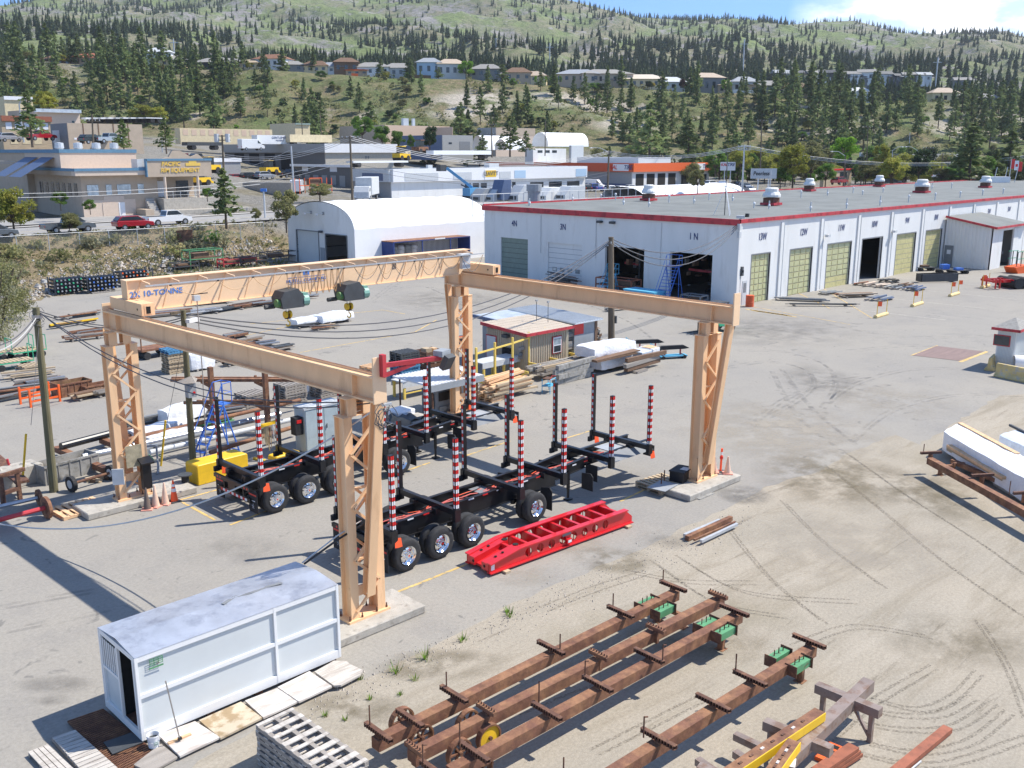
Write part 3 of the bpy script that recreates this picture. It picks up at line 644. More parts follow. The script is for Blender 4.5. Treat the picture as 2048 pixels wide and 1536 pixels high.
def slope_pines():
 rr=random.Random(21);n=0;tries=0;pts=[]
 while n<235 and tries<9000:
  tries+=1;u=rr.uniform(-70,2120);Y=rr.uniform(374,466)
  dens=np.interp(u,[-70,350,520,650,900,1000,1250,1500,1700,2120],[1.,.95,.55,.30,.25,.3,.55,1.,1.,.85])
  if Y>440 and 450<u<1480:dens*=.35
  if Y<392:dens*=.8
  if rr.random()>dens:continue
  if any(abs(u-a)<11 and abs(Y-b)<12 for a,b in pts):continue
  pts.append((u,Y));p=terr_xy(u,Y);h=rr.uniform(8.5,16.)*(1.15 if u<450 or u>1500 else.9);s=h/12.;w=s*rr.uniform(.9,1.25)
  dup(rr.choice(PINES),p,rr.uniform(0,6),'dark green pine on the steep slope below the row of houses','pines on the steep slope below the houses',(w,w,s));n+=1
slope_pines()
def scrub(name,n,fn,m,sz,lab,cat='bushes',per=14,seed=3):
 rr=random.Random(seed);mb=MB()
 for _ in range(n):
  r=fn(rr)
  if r is None:continue
  p,s=r;leafquads(mb,p+Vector((0,0,s*.3)),(s,s,s*.55),per,sz*s,m,rr,1.)
 me=mb.build(name);tag(me,lab,cat,None,'stuff');return me
def f1(rr):
 u=rr.uniform(-80,2130);Y=rr.uniform(372,462);p=terr_xy(u,Y)
 if noise.noise(Vector((p.x*.03,p.y*.03,9)))<-.05:return None
 return p,rr.uniform(.8,2.6)
scrub('hillside_scrub',1500,f1,'leafolive',.34,'olive scrub and low bushes covering the steep slope below the houses')
scrub('hillside_brush',500,f1,'leafdark',.34,'dark low brush in the gullies of the steep slope',seed=4)
# gantry crane
def gantry():
 O=(15.,21.2,0.);root=thing('gantry_crane','big peach coloured double gantry crane marked 2X 10-TONNE standing over the log trailers','gantry crane',O)
 LEG=[((14.3,21.0),-1),((31.2,21.1),-1),((13.75,35.25),1),((31.15,35.75),1)]
 g='gantry';ZT=6.22;ZB=6.75;ZR=7.45
 for(x,y),s in LEG:
  xc=x+.58;yc=y+.225
  lg=MB()
  for k in(0,1):
   cx=x+.13+k*.92
   lg.ibeam((cx,yc,.33),(cx,yc,ZT),.27,.45,.035,g,up=(0,1,0))
   lg.box(cx-.15,cx+.15,y-.02,y+.47,ZT,ZT+.03,g)
  lg.box(xc-.40,xc+.40,yc-.16,yc+.16,ZT-.001,ZT+.02,g)
  lg.ibeam((xc-.26,yc,ZT+.03),(xc-.26,yc,ZB-.01),.30,.36,.03,g,up=(0,1,0))
  lg.ibeam((xc+.26,yc,ZT+.03),(xc+.26,yc,ZB-.01),.30,.36,.03,g,up=(0,1,0))
  lg.box(xc-.45,xc+.45,yc-.2,yc+.2,ZB-.03,ZB-.005,g)
  lgo=lg.build('leg',parent=root,off=O)
  br=MB()
  n=7
  for f,yy in((0,y-.035),(1,y+.485)):
   for k in range(n):
    z0=.55+(ZT-.8)*k/n;z1=.55+(ZT-.8)*(k+1)/n;a,b=(x+.16,x+.98);
    if(k+f)%2:a,b=b,a
    br.bar((a,yy,z0),(b,yy,z1),.012 if 0 else.07,.07,g,up=(0,1,0))
  for z in(2.0,4.1):br.bar((x+.2,y+.2,z),(x+.95,y+.2,z),.07,.07,g)
  br.build('lacing',parent=lgo,off=O)
  b2=MB();b2 .box(x+.02,x+1.14,y+.08,y+.14,.95,1.25,g);b2 .build('gusset',parent=lgo,off=O)
  bp=MB();bp.box(x-.12,x+1.3,y-.08,y+.53,.26,.33,g)
  bp.build('base_plate',parent=lgo,off=O)
  bo=MB()
  for(dx,dy)in((-.06,0),(-.06,.45),(.34,-.03),(.34,.48),(.85,-.03),(.85,.48),(1.22,0),(1.22,.45)):bo.cyl((x+dx,y+dy,.32),(x+dx,y+dy,.47),.02,'rustdark',6);bo.cyl((x+dx,y+dy,.33),(x+dx,y+dy,.38),.035,'rustdark',6)
  bo.build('anchor_bolts',parent=lgo,off=O)
  st=MB();yb=y if s<0 else y+.45
  st.ibeam((xc+.02,yb+s*.02,.95),(xc+.02,y+.22+s*.95,ZB-.02),.28,.26,.03,g,up=(0,1,0));st.build('strut',parent=lgo,off=O)
 for(x0,ya,x1,yb,nm)in((14.90,20.15,14.33,36.15,0),(31.78,20.1,31.73,36.9,0)):
  rb=MB();P=(x0,ya,(ZB+ZR)/2);Q=(x1,yb,(ZB+ZR)/2)
  rb.ibeam(P,Q,.42,ZR-ZB,.05,'gantry');d=(Vector(Q)-Vector(P)).normalized()
  for f in(.06,.94):
   c=Vector(P).lerp(Vector(Q),f);rb.bar(c-d*.012,c+d*.012,.38,ZR-ZB-.11,'gantry')
  o=rb.build('runway_beam',parent=root,off=O)
  rr=MB();rr.bar((x0,ya+.1,ZR+.03),(x1,yb-.1,ZR+.03),.07,.06,'gantry');rr.bar((x0,ya+.1,ZR+.062),(x1,yb-.1,ZR+.062),.06,.008,'rust');rr.build('rail',parent=o,off=O)
  for c,h in((Vector(P),.55),(Vector(Q),.3)):
   e=MB();e.cb((c.x,c.y,(ZB+ZR+h)/2-.03),(.42,.05,ZR-ZB+h),'gantrylite');e.build('end_stop',parent=o,off=O)
 YB=34.85;gz0,gz1=7.5,8.68
 gb=MB();x0,x1=14.35,31.55
 gb.ext([(x0+.55,gz0+.5),(x0+.9,gz0+.03),(x1-.9,gz0+.03),(x1-.4,gz0+.5),(x1-.4,gz1-.03),(x0+.15,gz1-.03),(x0+.15,gz0+.5)],(0,0,0),(YB-.02-.10,YB+.16),'gantrylite',ax='x')
 gb.box(x0+.1,x1-.35,YB-.24,YB+.24,gz1-.03,gz1,'gantrylite');gb.box(x0+.9,x1-.9,YB-.2,YB+.2,gz0,gz0+.03,'gantry')
 gb.box(x0+.12,x0+.15,YB-.24,YB+.24,gz0+.45,gz1-.03,'gantry')
 go=gb.build('bridge_girder',parent=root,off=O)
 cr=MB()
 n=15
 for k in range(n):
  x=x0+.7+k*(x1-x0-1.4)/(n-1);cr.bar((x,YB-.2,gz1-.07),(x+.05,YB-.75,gz1-.14),.05,.05,'gantrylite')
  cr.bar((x,YB-.13,gz1-.1),(x-.34,YB-.13,gz0+.1),.03,.025,'gantry',up=(0,1,0))
 cr.build('bracket',parent=go,off=O)
 fr=MB();fr.bar((x0+.6,YB-.72,gz1-.20),(x1+.1,YB-.72,gz1-.20),.04,.05,'galv');fr.build('festoon_rail',parent=go,off=O)
 cb=MB();rr=random.Random(3)
 def swag(xa,xb,dip,m='wirebuff',r=.011):
  pts=[(xa+(xb-xa)*t,YB-.72,gz1-.25-dip*(1-(2*t-1)**2))for t in[i/8.for i in range(9)]];cb.tube(pts,r,m,4)
 xs=[15.9,17.8,19.3,20.6]
 for a,b in zip(xs[:-1],xs[1:]):swag(a,b,.42)
 for k in range(9):a=20.8+k*.31;swag(a,a+.29,.95);swag(a+.04,a+.25,.9)
 xs=[24.1,25.4,26.2,27.4,27.7,28.8,29.0,30.2,31.6]
 for a,b in zip(xs[:-1],xs[1:]):swag(a,b,.5+.3*rr.random(),'slatewire');swag(a,b,.42)
 for x in[15.9,17.8,19.3]+[20.8+k*.31 for k in range(10)]+[25.4,27.4,28.8,30.2]:cb.cb((x,YB-.72,gz1-.25),(.08,.05,.05),'black')
 cb.build('festoon_cables',parent=go,off=O)
 text('2X 10-TONNE',.29,'signblue',(15.62-O[0],YB-.13-O[1],8.12-O[2]),TXY,go,'lettering',.004,1.12,.004)
 text('MUSSELL CRANE MFG',.18,'signblue',(22.1-O[0],YB-.13-O[1],8.02),TXY,go,'lettering',.004,1.1,.002)
 text('20',.36,'slatewire',(26.7-O[0],YB-.13-O[1],8.2),TXY,go,'lettering',.004,.7,.006)
 lg=MB();lg.box(21.95,22.25,YB-.129,YB-.125,8.22,8.38,'signblue')
 for z in(7.9,8.15):lg.box(21.2,23.0,YB-.129,YB-.125,z,z+.015,'signblue')
 lg.build('emblem',parent=go,off=O)
 for x,ya,yb in((14.62,33.3,36.0),(31.7,33.3,36.3)):
  e=MB();e.box(x-.24,x+.24,ya,yb,ZR+.09,ZR+.52,'gantry');e.box(x-.14,x+.14,ya-.012,ya+.01,ZR+.14,ZR+.47,'gantry');
  e.box(x-.08,x+.08,ya-.02,ya-.012,ZR+.17,ZR+.42,'dark')
  eo=e.build('end_carriage',parent=root,off=O)
  w=MB();[w.cyl((x-.05,yy,ZR+.18),(x+.05,yy,ZR+.18),.12,'rustdark',10)for yy in(ya+.3,yb-.3)]
  w.cyl((x-.25,ya+.35,ZR+.3),(x-.245,ya+.35,ZR+.3),.04,'dark',8);w.build('wheel',parent=eo,off=O)
 hb=MB();hb.cb((30.6,YB-.5,8.5),(.8,.35,.05),'greylite',rz=.1);hb.cb((30.7,YB-.42,8.1),(.5,.2,.6),'greylite');hb.build('control_box',parent=go,off=O)
 pn=MB();pn.box(16.75,17.0,YB-.8,YB-.6,7.75,7.95,'greylite');pn.tube([(16.9,YB-.7,7.8),(16.9,YB-.7,5),(16.85,YB-.6,1.6)],.02,'woodgrey',5);pn.cyl((16.7,YB-.7,8.0),(17.35,YB-.7,8.0),.02,'black');pn.build('pendant_cable',parent=go,off=O)
 for xh in(20.75,23.75):
  h=MB();y=YB-.62
  h.ext([(-.42,-.42),(.55,-.42),(.68,-.12),(.32,.34),(-.32,.26),(-.5,.0)],(xh,0,7.5),(y-.5,y+.25),'dkgrey',ax='x')
  ho=h.build('hoist',parent=root,off=O)
  e=MB();e.cyl((xh+.55,y-.3,7.32),(xh+.82,y-.3,7.32),.24,'greenhoist',12);e.cb((xh+.70,y-.15,7.42),(.22,.5,.42),'greenhoist');e.cyl((xh-.60,y-.25,7.3),(xh-.42,y-.25,7.3),.17,'greendark',10);e.cyl((xh-.85,y+.2,7.12),(xh-.4,y+.2,7.12),.09,'dkgrey',8)
  e.build('motor',parent=ho,off=O)
  c=MB();[c.cyl((xh+dx,y-.1,7.0),(xh+dx,y-.1,6.85),.008,'black',4)for dx in(-.1,-.05,.05,.1)];c.build('hoist_rope',parent=ho,off=O)
  k=MB();[k.cyl((xh+dx-.04,y-.1,6.78),(xh+dx+.04,y-.1,6.78),.15,'yellow',14)for dx in(-.10,.10)];k.cb((xh,y-.1,6.70),(.24,.1,.2),'black')
  ang=[radians(a)for a in range(80,-200,-28)];k.tube([(xh,y-.1,6.6),(xh,y-.1,6.5)]+[(xh+.09*cos(a),y-.1,6.40+.1*sin(a))for a in ang],.028,'yellow',6)
  k.build('hook_block',parent=ho,off=O)
 ar=MB();p=Vector((14.95,20.05,7.75));q=G(888,742,7.75);q=Vector((q.x,q.y,7.75));q=p+Vector((.985,-.17,0)).normalized()*1.75
 ar.bar(p,q,.10,.12,'redfascia');ar.bar(p-Vector((0,0,.28)),p.lerp(q,.55)-Vector((0,0,.05)),.08,.1,'redfascia');ar.cb(p,(.12,.16,.6),'redfascia');
 ao=ar.build('lamp_arm',parent=root,off=O)
 l=MB();l.cb(q+Vector((.1,.05,.12)),(.42,.3,.16),'grey',rz=.3);l.cb(q+Vector((.15,-.12,-.12)),(.34,.16,.42),'dkgrey',rz=.2,rx=.5);l.build('floodlight',parent=ao,off=O)
 cj=MB();c0=Vector((15.0,20.0,6.7));rr=random.Random(8)
 for k in range(7):
  a=c0+Vector((rr.uniform(-.3,.1),rr.uniform(-.1,.05),rr.uniform(-.1,.1)));cj.tube([a+Vector((.25*cos(t)*rr.uniform(.3,1),-.05,-.3+.35*sin(t)*rr.uniform(.6,1)))for t in[i*.7 for i in range(9)]],.012,'slatewire',4)
 cj.tube([c0+Vector((.12,.02,0)),(15.0,20.35,5.5),(14.99,20.6,3.5),(14.95,20.85,1.9),(14.9,20.9,1.75)],.016,'slatewire',5)
 cj.cb(c0,(.3,.06,.06),'galv');cj.build('cable_bunch',parent=root,off=O)
 x,y=13.75,35.25
 bd=MB();bd.cb((x+.62,y-.10,1.95),(.62,.03,.85),'canvas',rz=.0);bd.build('canvas_cover',parent=root,off=O)
 bx=MB();bx.cb((x-.02,y-.02,1.25),(.42,.06,.62),'greylite',rz=-.6);bx.build('panel_box',parent=root,off=O)
 bx=MB();bx.cb((x+.98,y-.2,1.15),(.34,.22,1.1),'black');bx.cb((x+.98,y-.27,1.72),(.5,.42,.08),'black',rx=.4);bx.build('control_cabinet',parent=root,off=O)
gantry()
for(x,y,x0,x1,y0,y1,l)in((14.3,21,13.3,16.5,20.42,22.0,'concrete footing under the near crane leg, beside the white cabin'),(31.2,21,29.7,33.3,20.4,22.0,'rounded concrete footing under the right crane leg with cones on it'),(13.75,35.25,12.3,16.6,34.75,36.3,'concrete footing under the far left crane leg, with cones beside it'),(31.15,35.75,30.4,33.4,35.3,36.9,'concrete footing under the crane leg farthest from the viewer')):
 f=MB();f.box(x0,x1,y0,y1,0,.26,'concrete');o=f.build('concrete_footing',bevel=.03,off=(x0,y0,0));o.location=(x0,y0,0);tag(o,l,'footing','footings of the gantry crane')
 # log trailers
def log_trailer():
 t=thing('log_trailer','x','log trailer')
 yn,yf=.0,3.0;yc=1.5;BX=[.35,3.0,6.05,8.3,11.05,13.45];zt=1.36
 fr=MB()
 for y in(yc-.52,yc+.52):
  fr.ibeam((0.1,y,1.05),(8.9,y,1.05),.14,.62,.02,'black');fr.ibeam((8.9,y,1.15),(10.6,y,1.28),.14,.42,.02,'black');fr.ibeam((10.6,y,1.26),(14.6,y,1.26),.13,.24,.02,'black')
 for x in(.15,1.3,2.2,3.6,4.7,5.6,6.9,7.6,8.9,9.8,10.8,12.2,14.55):fr.bar((x,yc-.5,1.15),(x,yc+.5,1.15),.1,.14,'black')
 fo=fr.build('frame',parent=t)
 cm=MB();cm.box(1.7,2.1,yc-.45,yc+.45,1.02,1.06,'greymid').cut();cm.box(5.3,5.9,yc-.45,yc+.45,1.2,1.23,'greymid').cut()
 cm.cyl((4.4,yc-.25,1.0),(5.3,yc-.25,1.0),.12,'alu',10).cut();cm.cyl((6.4,yc+.2,1.0),(7.3,yc+.2,1.0),.12,'blackmat',10).cut();cm.cyl((2.6,yc+.2,1.0),(3.4,yc+.2,1.0),.12,'blackmat',10).cut()
 cm.box(3.9,4.2,yc-.4,yc+.4,.98,1.05,'blackmat');cm.buildg('air_tank',fo)
 hs=MB();rr=random.Random(2)
 for k,m in enumerate(('hose','hose','orangefl','black')):
  pts=[(x,yc-.15+.12*k+rr.uniform(-.12,.12),1.22+rr.uniform(-.05,.06))for x in np.arange(.5,12.5,.45)];hs.tube(pts,.025 if k<2 else.014,m,5)
 hs.build('air_hose',parent=fo)
 tp=MB()
 for k in range(20):
  x=.3+k*.68
  if x<8.6:
   tp.box(x,x+.25,yc-.52-.072,yc-.52-.069,1.3,1.35,'redtape' if k%2 else 'whitetape').cut()
  else:tp.box(x,x+.22,yc-.52-.068,yc-.52-.065,1.31,1.36,'redtape' if k%2 else 'whitetape').cut()
 tp.buildg('reflective_tape',fo)
 fr=MB()
 fr.quad([(11.0,yc-.6,1.35),(14.4,yc-.6,1.35),(14.3,yc-1.15,1.15),(11.2,yc-1.15,1.15)],'greymid');fr.quad([(11.0,yc+.6,1.35),(14.4,yc+.6,1.35),(14.3,yc+1.15,1.15),(11.2,yc+1.15,1.15)],'greymid')
 fr.box(14.25,14.3,yc-1.15,yc-.6,.8,1.3,'blackmat');fr.box(10.7,10.73,yc-1.1,yc-.5,.55,1.2,'blackmat')
 fr.build('fender',parent=t)
 pl=MB();pl.box(12.3,13.3,yc-.45,yc+.45,1.30,1.33,'galv');pl.build('deck_plate',parent=t)
 for k,x in enumerate(BX):
  b=MB();b.bar((x,yn-.08,zt+.12),(x,yf+.08,zt+.12),.16,.20,'black');b.cb((x,yn-.02,zt+.02),(.24,.16,.42),'black');b.cb((x,yf+.02,zt+.02),(.24,.16,.42),'black')
  for y in(yc-.6,yc+.6):b.cb((x,y,zt-.02),(.45,.24,.2),'black')
  b.cb((x-.16,yf+.02,zt-.12),(.22,.1,.2),'blackmat')
  bo=b.build('bunk',parent=t)
  for y,s in((yn,-1),(yf,1)):
   st=MB();st.bar((x,y,zt),(x,y,4.08),.13,.15,'black');so_=st.build('stake',parent=t)
   tt=MB();zz=zt+.28;q=0
   while zz<4.0:
    m='redtape' if q%2 else 'whitetape'
    yo=-.078 if s<0 else-.078
    if s<0:[tt.box(x+dx-.026,x+dx+.026,y-.084,y-.078,zz,zz+.125,m)for dx in(-.036,.036)]
    tt.box(x-.082,x-.076,y-.045,y+.03,zz,zz+.125,m)
    zz+=.135;q+=1
   tt.build('reflective_tape',parent=so_)
   if k in(0,5):
    fl=MB();fx=x+.02;fl.add([(fx,y-.08,zt-.02),(fx+.22,y-.10,zt-.05),(fx+.24,y-.14,zt-.34),(fx+.12,y-.10,zt-.37),(fx-.04,y-.12,zt-.33)],[(0,1,2,3,4)],'orangefl');fl.build('warning_flag',parent=so_)
 def wheelmesh(y,o):
  r=.56;w=.27
  ty=MB();prof=[(.30,-w/2+.02),(.46,-w/2),(.535,-w/2+.03),(r,-w/2+.075),(r,w/2-.075),(.535,w/2-.03),(.46,w/2),(.30,w/2-.02)]
  ty.lathe([(a,b)for a,b in prof],'rubber',28,ax=1)
  return ty
 def rim(face):
  m=MB();f=face;prof=[(.0,.02*f),(.075,.02*f),(.08,.11*f-.0),(.11,.11*f-.02*f)]
  m.lathe([(.0,.17*f),(.07,.17*f),(.09,.14*f),(.10,.06*f),(.20,.05*f),(.245,.03*f),(.27,.10*f),(.31,.13*f),(.315,.14*f)],'chrome',24,ax=1)
  for i in range(10):
   a=2*pi*i/10;m.cyl((.145*cos(a),.045*f,.145*sin(a)),(.145*cos(a),.095*f,.145*sin(a)),.016,'chrome',6)
  for i in range(5):
   a=2*pi*(i+.5)/5;m.cyl((.21*cos(a),.04*f,.21*sin(a)),(.21*cos(a),.052*f,.21*sin(a)),.026,'dark',8)
  m.cyl((0,.17*f,0),(0,.176*f,0),.03,'redtape',8)
  return m
 tm=rm=rm2=None
 for x,z in((.95,.56),(2.37,.56),(3.8,.56),(6.9,.60)):
  ax=MB();ax.cyl((x,.1,z),(x,2.9,z),.07,'black',8);ax.cb((x,yc-.5,z+.15),(.5,.1,.3),'black');ax.cb((x,yc+.5,z+.15),(.5,.1,.3),'black');ax.cyl((x-.1,yc-.35,.8),(x-.1,yc-.35,.5),.1,'blackmat',8);ao=ax.build('axle',parent=t)
  for y,s in((.135,-1),(.48,-1),(2.865,1),(2.52,1)):
   if tm is None:o=wheelmesh(0,None).build('tyre',smooth='a');tm=o.data;o.parent=ao
   else:o=bpy.data.objects.new('tyre',tm);COL.objects.link(o);o.parent=ao
   o.location=(x,y,z)
   if y in(.135,2.865):
    r_=rim(s).build('rim',smooth='a');r_.parent=o if False else ao;r_.location=(x,y,z)
 lg=MB()
 for y in(yc-.62,yc+.62):lg.cyl((9.55,y,1.2),(9.55,y,.45),.07,'black',8);lg.cyl((9.55,y,.5),(9.55,y,.08),.05,'black',8);lg.cb((9.55,y,.03),(.28,.25,.05),'black')
 lg.bar((9.55,yc-.6,.9),(9.55,yc+.6,.9),.06,.06,'black');lg.build('landing_leg',parent=t)
 for x,y0,y1,z0 in((7.75,.05,.6,.25),(7.75,2.4,2.95,.25),(10.05,.05,.62,.42),(10.05,2.4,2.95,.42)):
  f=MB();f.ext([(y0,z0),(y1,z0),(y1,1.05),(y0+.12,1.12),(y0,1.0)],(x,0,0),(-.015,.015),'blackmat',ax='y');f.build('mudguard',parent=t)
 f=MB();f.box(7.9,10.0,.02,.05,.5,.95,'blackmat');f.build('side_panel',parent=t)if False else None
 rb=MB();rb.bar((.05,.35,.62),(.05,2.65,.62),.06,.16,'black');rb.bar((-.02,.2,1.12),(-.02,2.8,1.12),.1,.14,'black')
 for y in(.8,2.2):rb.bar((.05,y,.62),(.05,y,1.1),.06,.06,'black')
 rb.cb((.0,1.5,.95),(.12,.5,.3),'black');rbo=rb.build('rear_bumper',parent=t)
 s=MB()
 for k in range(12):y=.55+k*.16;s.box(.015,.019,y,y+.155,.57,.67,'redtape' if k%2 else 'whitetape')
 s.build('bumper_tape',parent=rbo);s=MB()
 for y in(.35,.55,2.3,2.5):s.cyl((-.07,y,1.12),(-.075,y,1.12),.045,'redtape',8).cut()
 s.buildg('tail_light',rbo)
 for y in(.0,2.42):
  m=MB();m.box(.12,.14,y,y+.6,.18,1.0,'blackmat');mo=m.build('mudflap',parent=t)
  s=MB();s.box(.112,.118,y+.05,y+.55,.84,.9,'redtape');s.box(.112,.118,y+.15,y+.45,.62,.65,'whitetape')
  for a in range(5):s.bar((.114,y+.3,.42),(.114,y+.3+.1*cos(a*1.256+.3),.42+.1*sin(a*1.256+.3)),.02,.004,'whitetape')
  s.build('flap_emblem',parent=mo)
 return t
t1=log_trailer();t1 .location=(17.0,23.02,0)
t1['label']='black log trailer with striped stakes parked nearest, beside the long red frame';t1['group']='black log trailers parked under the crane'
t2=dup(t1,(16.75,30.55,0),radians(.9),'black log trailer farther back, parked beside the grey cabinet and yellow block')
# red frame
def red_frame():
 p0=G(978,1150,.05);t=thing('trailer_chassis','bright red steel chassis frame lying on timber blocks beside the near log trailer','frame',(p0 .x,p0 .y,0),radians(-3.2))
 L_=(G(1262,1046)-G(978,1150)).length;W=1.12;H=.62
 for y in(0,W):
  b=MB();hs=[1.7+k*(L_-3.1)/7.for k in range(8)];poly=[(0,.12),(L_,.12),(L_,.32),(L_-.35,H),(1.3,H),(.0,.40)]
  bm=bmesh.new();vs=[bm.verts.new((a,0,z))for a,z in poly];es=[bm.edges.new((vs[i],vs[(i+1)%len(vs)]))for i in range(len(vs))]
  for k,x in enumerate(hs):
   n=14;cv=[bm.verts.new((x+.15*cos(2*pi*i/n),0,.36+.16*sin(2*pi*i/n)))for i in range(n)];es+=[bm.edges.new((cv[i],cv[(i+1)%n]))for i in range(n)]
  bmesh.ops.triangle_fill(bm,edges=es,use_beauty=True)
  bm.verts.ensure_lookup_table();off=[tuple(v.co)for v in bm.verts];idx={v:i for i,v in enumerate(bm.verts)}
  b.add([(a,y-.012,z)for a,_,z in off]+[(a,y+.012,z)for a,_,z in off],[tuple(idx[v]for v in f.verts)for f in bm.faces]+[tuple(idx[v]+len(off)for v in f.verts)for f in bm.faces],'red');bm.free()
  b.bar((0,y,.10),(L_,y,.10),.2,.04,'red');b.bar((1.3,y,H+.01),(L_-.3,y,H+.01),.22,.04,'red');b.bar((0,y,.41),(1.3,y,H+.01),.22,.04,'red')
  for k,x in enumerate(hs):b.bar((x,y,.14),(x,y,H),.03,.015,'red')
  b.build('side_rail',parent=t)
 c=MB()
 for x in[1.15+k*(L_-1.8)/8.for k in range(9)]:c.bar((x,0,.36),(x,W,.36),.03,.42,'red');c.bar((x+.06,0,.56),(x+.06,W,.56),.14,.02,'red');c.cut()
 for x in(1.6,3.3,4.8,6.2):c.bar((x,0,.16),(x,W,.16),.12,.06,'red').cut()
 c.buildg('cross_member',t)
 n=MB();n.ext([(0,.14),(1.45,.14),(1.45,H),(1.25,H),(0,.4)],(0,0,0),(.02,.38),'red',ax='x');n.ext([(0,.14),(1.45,.14),(1.45,H),(1.25,H),(0,.4)],(0,0,0),(W-.38,W-.02),'red',ax='x')
 n.ext([(.1,.12),(1.5,.12),(1.2,.44),(.1,.2)],(0,0,0),(.38,W-.38),'red',ax='x')
 no=n.build('nose',parent=t)
 h=MB()
 for x,z in((.45,.50),(.75,.556)):
  for y in(.2,W-.2):h.cyl((x,y,z-.02),(x,y,z+.012),.045,'dark',10)
 for y in(.28,W-.28):h.cyl((1.38,y,H),(1.38,y,H+.022),.10,'dark',12);h.cyl((-.012,y-.05,.28),(0,y-.05,.28),.05,'dark',8)
 h.build('hole',parent=no)
 s=MB();s.box(.08,.22,-.018,-.013,.17,.36,'white');s.box(L_*.5,L_*.5+.22,-.13,-.02,.2,.36,'red');s.box(L_*.5+.03,L_*.5+.19,-.135,-.13,.24,.33,'white');s.box(L_*.48,L_*.48+.4,-.018,-.013,.46,.56,'greymid');s.build('label_plate',parent=t)
 for x,l in((.6,'timber block under the nose of the red frame'),(L_-.35,'pale timber block under the far end of the red frame')):
  w=MB();w.box(x-.1,x+.12,-.25,W+.3,0,.08,'wood');o=w.build('timber_block');o.location=(p0 .x,p0 .y,0);o.rotation_euler=t.rotation_euler;tag(o,l,'timber','blocks under the red frame')
red_frame()
# white cabin
def cabin():
 O=(7.72,19.88,0.18);L_,W,H=5.38,1.98,2.03
 t=thing('site_cabin','long white panelled cabin with grey metal roof and an open end door, in the foreground','cabin',O)
 b=MB();b.box(.03,L_-.03,.03,.06,.1,H-.05,'panel');b.box(.03,L_-.03,W-.06,W-.03,.1,H-.05,'panel');b.box(L_-.06,L_-.03,.06,W-.06,.1,H-.05,'panel')
 b.box(.03,.06,1.02,W-.06,.1,1.08,'panel');b.box(.05,L_-.05,.06,W-.06,.08,.12,'rustdark');b.box(.03,.06,1.02,W-.06,1.82,H-.05,'panel');b.box(.03,.06,.06,1.0,1.90,H-.05,'panel')
 b.build('wall_panel',parent=t)
 tr=MB()
 for y in(0,W):
  s=-.0 if y==0 else 0
  for z0,z1 in((-.06,.16),(.98,1.08),(H-.14,H)):tr.box(-.01,L_+.01,y-.02,y+.03,z0,z1,'trimwhite')
  for x in(0,L_*.655,L_):tr.box(x-.035,x+.035,y-.026,y+.024,-.05,H-.01,'trimwhite')
 for x in(0,L_):
  for z0,z1 in((-.06,.14),(H-.12,H+.002)):tr.box(x-.03,x+.025,.03,W-.03,z0,z1,'trimwhite')
 tr.box(-.03,.03,.96,1.04,.14,H-.12,'trimwhite');tr.box(-.03,.03,.08,.16,.14,H-.12,'trimwhite');tr.box(-.03,.03,W-.1,W-.03,.14,H-.12,'trimwhite');tr.box(-.032,.03,1.04,W-.1,1.05,1.12,'trimwhite')
 tr.build('trim',parent=t)
 rf=MB();n=24
 for i in range(n):
  x0=-.03+(L_+.06)*i/n;x1=-.03+(L_+.06)*(i+1)/n
  for(y0,z0),(y1,z1)in(((-.03,H),(W*.5,H+.10)),((W*.5,H+.10),(W+.03,H))):
   j=[noise.noise(Vector((a*1.1,b*2.3,4)))*.05*(1 if 0<b<W else 0)for a,b in((x0,y0),(x1,y0),(x1,y1),(x0,y1))]
   rf.quad([(x0,y0,z0+j[0]),(x1,y0,z0+j[1]),(x1,y1,z1+j[2]),(x0,y1,z1+j[3])],'alu')
 ro=rf.build('roof',parent=t,smooth=True)
 sm=MB();pts=[(2.6,.85),(3.0,1.0),(3.4,.92),(3.9,.95),(4.3,.88)]  # narrow grey ribbon winding along the roof
 P_=[Vector((x,y,H+.075+.03))for x,y in pts]
 for p,q in zip(P_[:-1],P_[1:]):sm.bar(p,q,.10,.006,'greymid')
 sm.build('roof_strip',parent=ro)
 gr=MB()
 for k in range(7):y=1.1+k*.115;gr.box(-.02,.0,y,y+.045,1.12,1.82,'trimwhite')
 gr.box(.12,.14,1.04,W-.1,1.12,1.82,'dark');gr.build('window_grille',parent=t)
 ins=MB();ins.box(.5,1.6,.15,.6,.14,.5,'dkgrey');ins.box(.9,2.0,.2,.8,.6,1.1,'carred');ins.box(1.0,1.7,.1,.5,1.4,1.6,'yellow');ins.box(2.3,2.32,.06,W-.06,.1,H-.1,'dark');ins.cb((.35,.35,.2),(.3,.2,.1),'whitetape');ins.box(.06,2.3,1.0,1.02,.1,H-.1,'dark')
 ins.build('stored_gear',parent=t)
 lg=MB();lg.box(.28,.62,-.026,-.022,1.62,1.66,'green')
 for k in range(4):lg.box(.30,.60,-.026,-.022,1.70+k*.05,1.715+k*.05,'green')
 for k in range(4):lg.box(.30+k*.1,.315+k*.1,-.026,-.022,1.70,1.865,'green')
 lg.build('emblem',parent=t)
 bs=MB()
 for x in(.3,1.6,2.9,4.2,5.1):bs.box(x,x+.2,.05,W-.05,-.18,-.06,'rustdark')
 bs.build('skid',parent=t)
cabin()
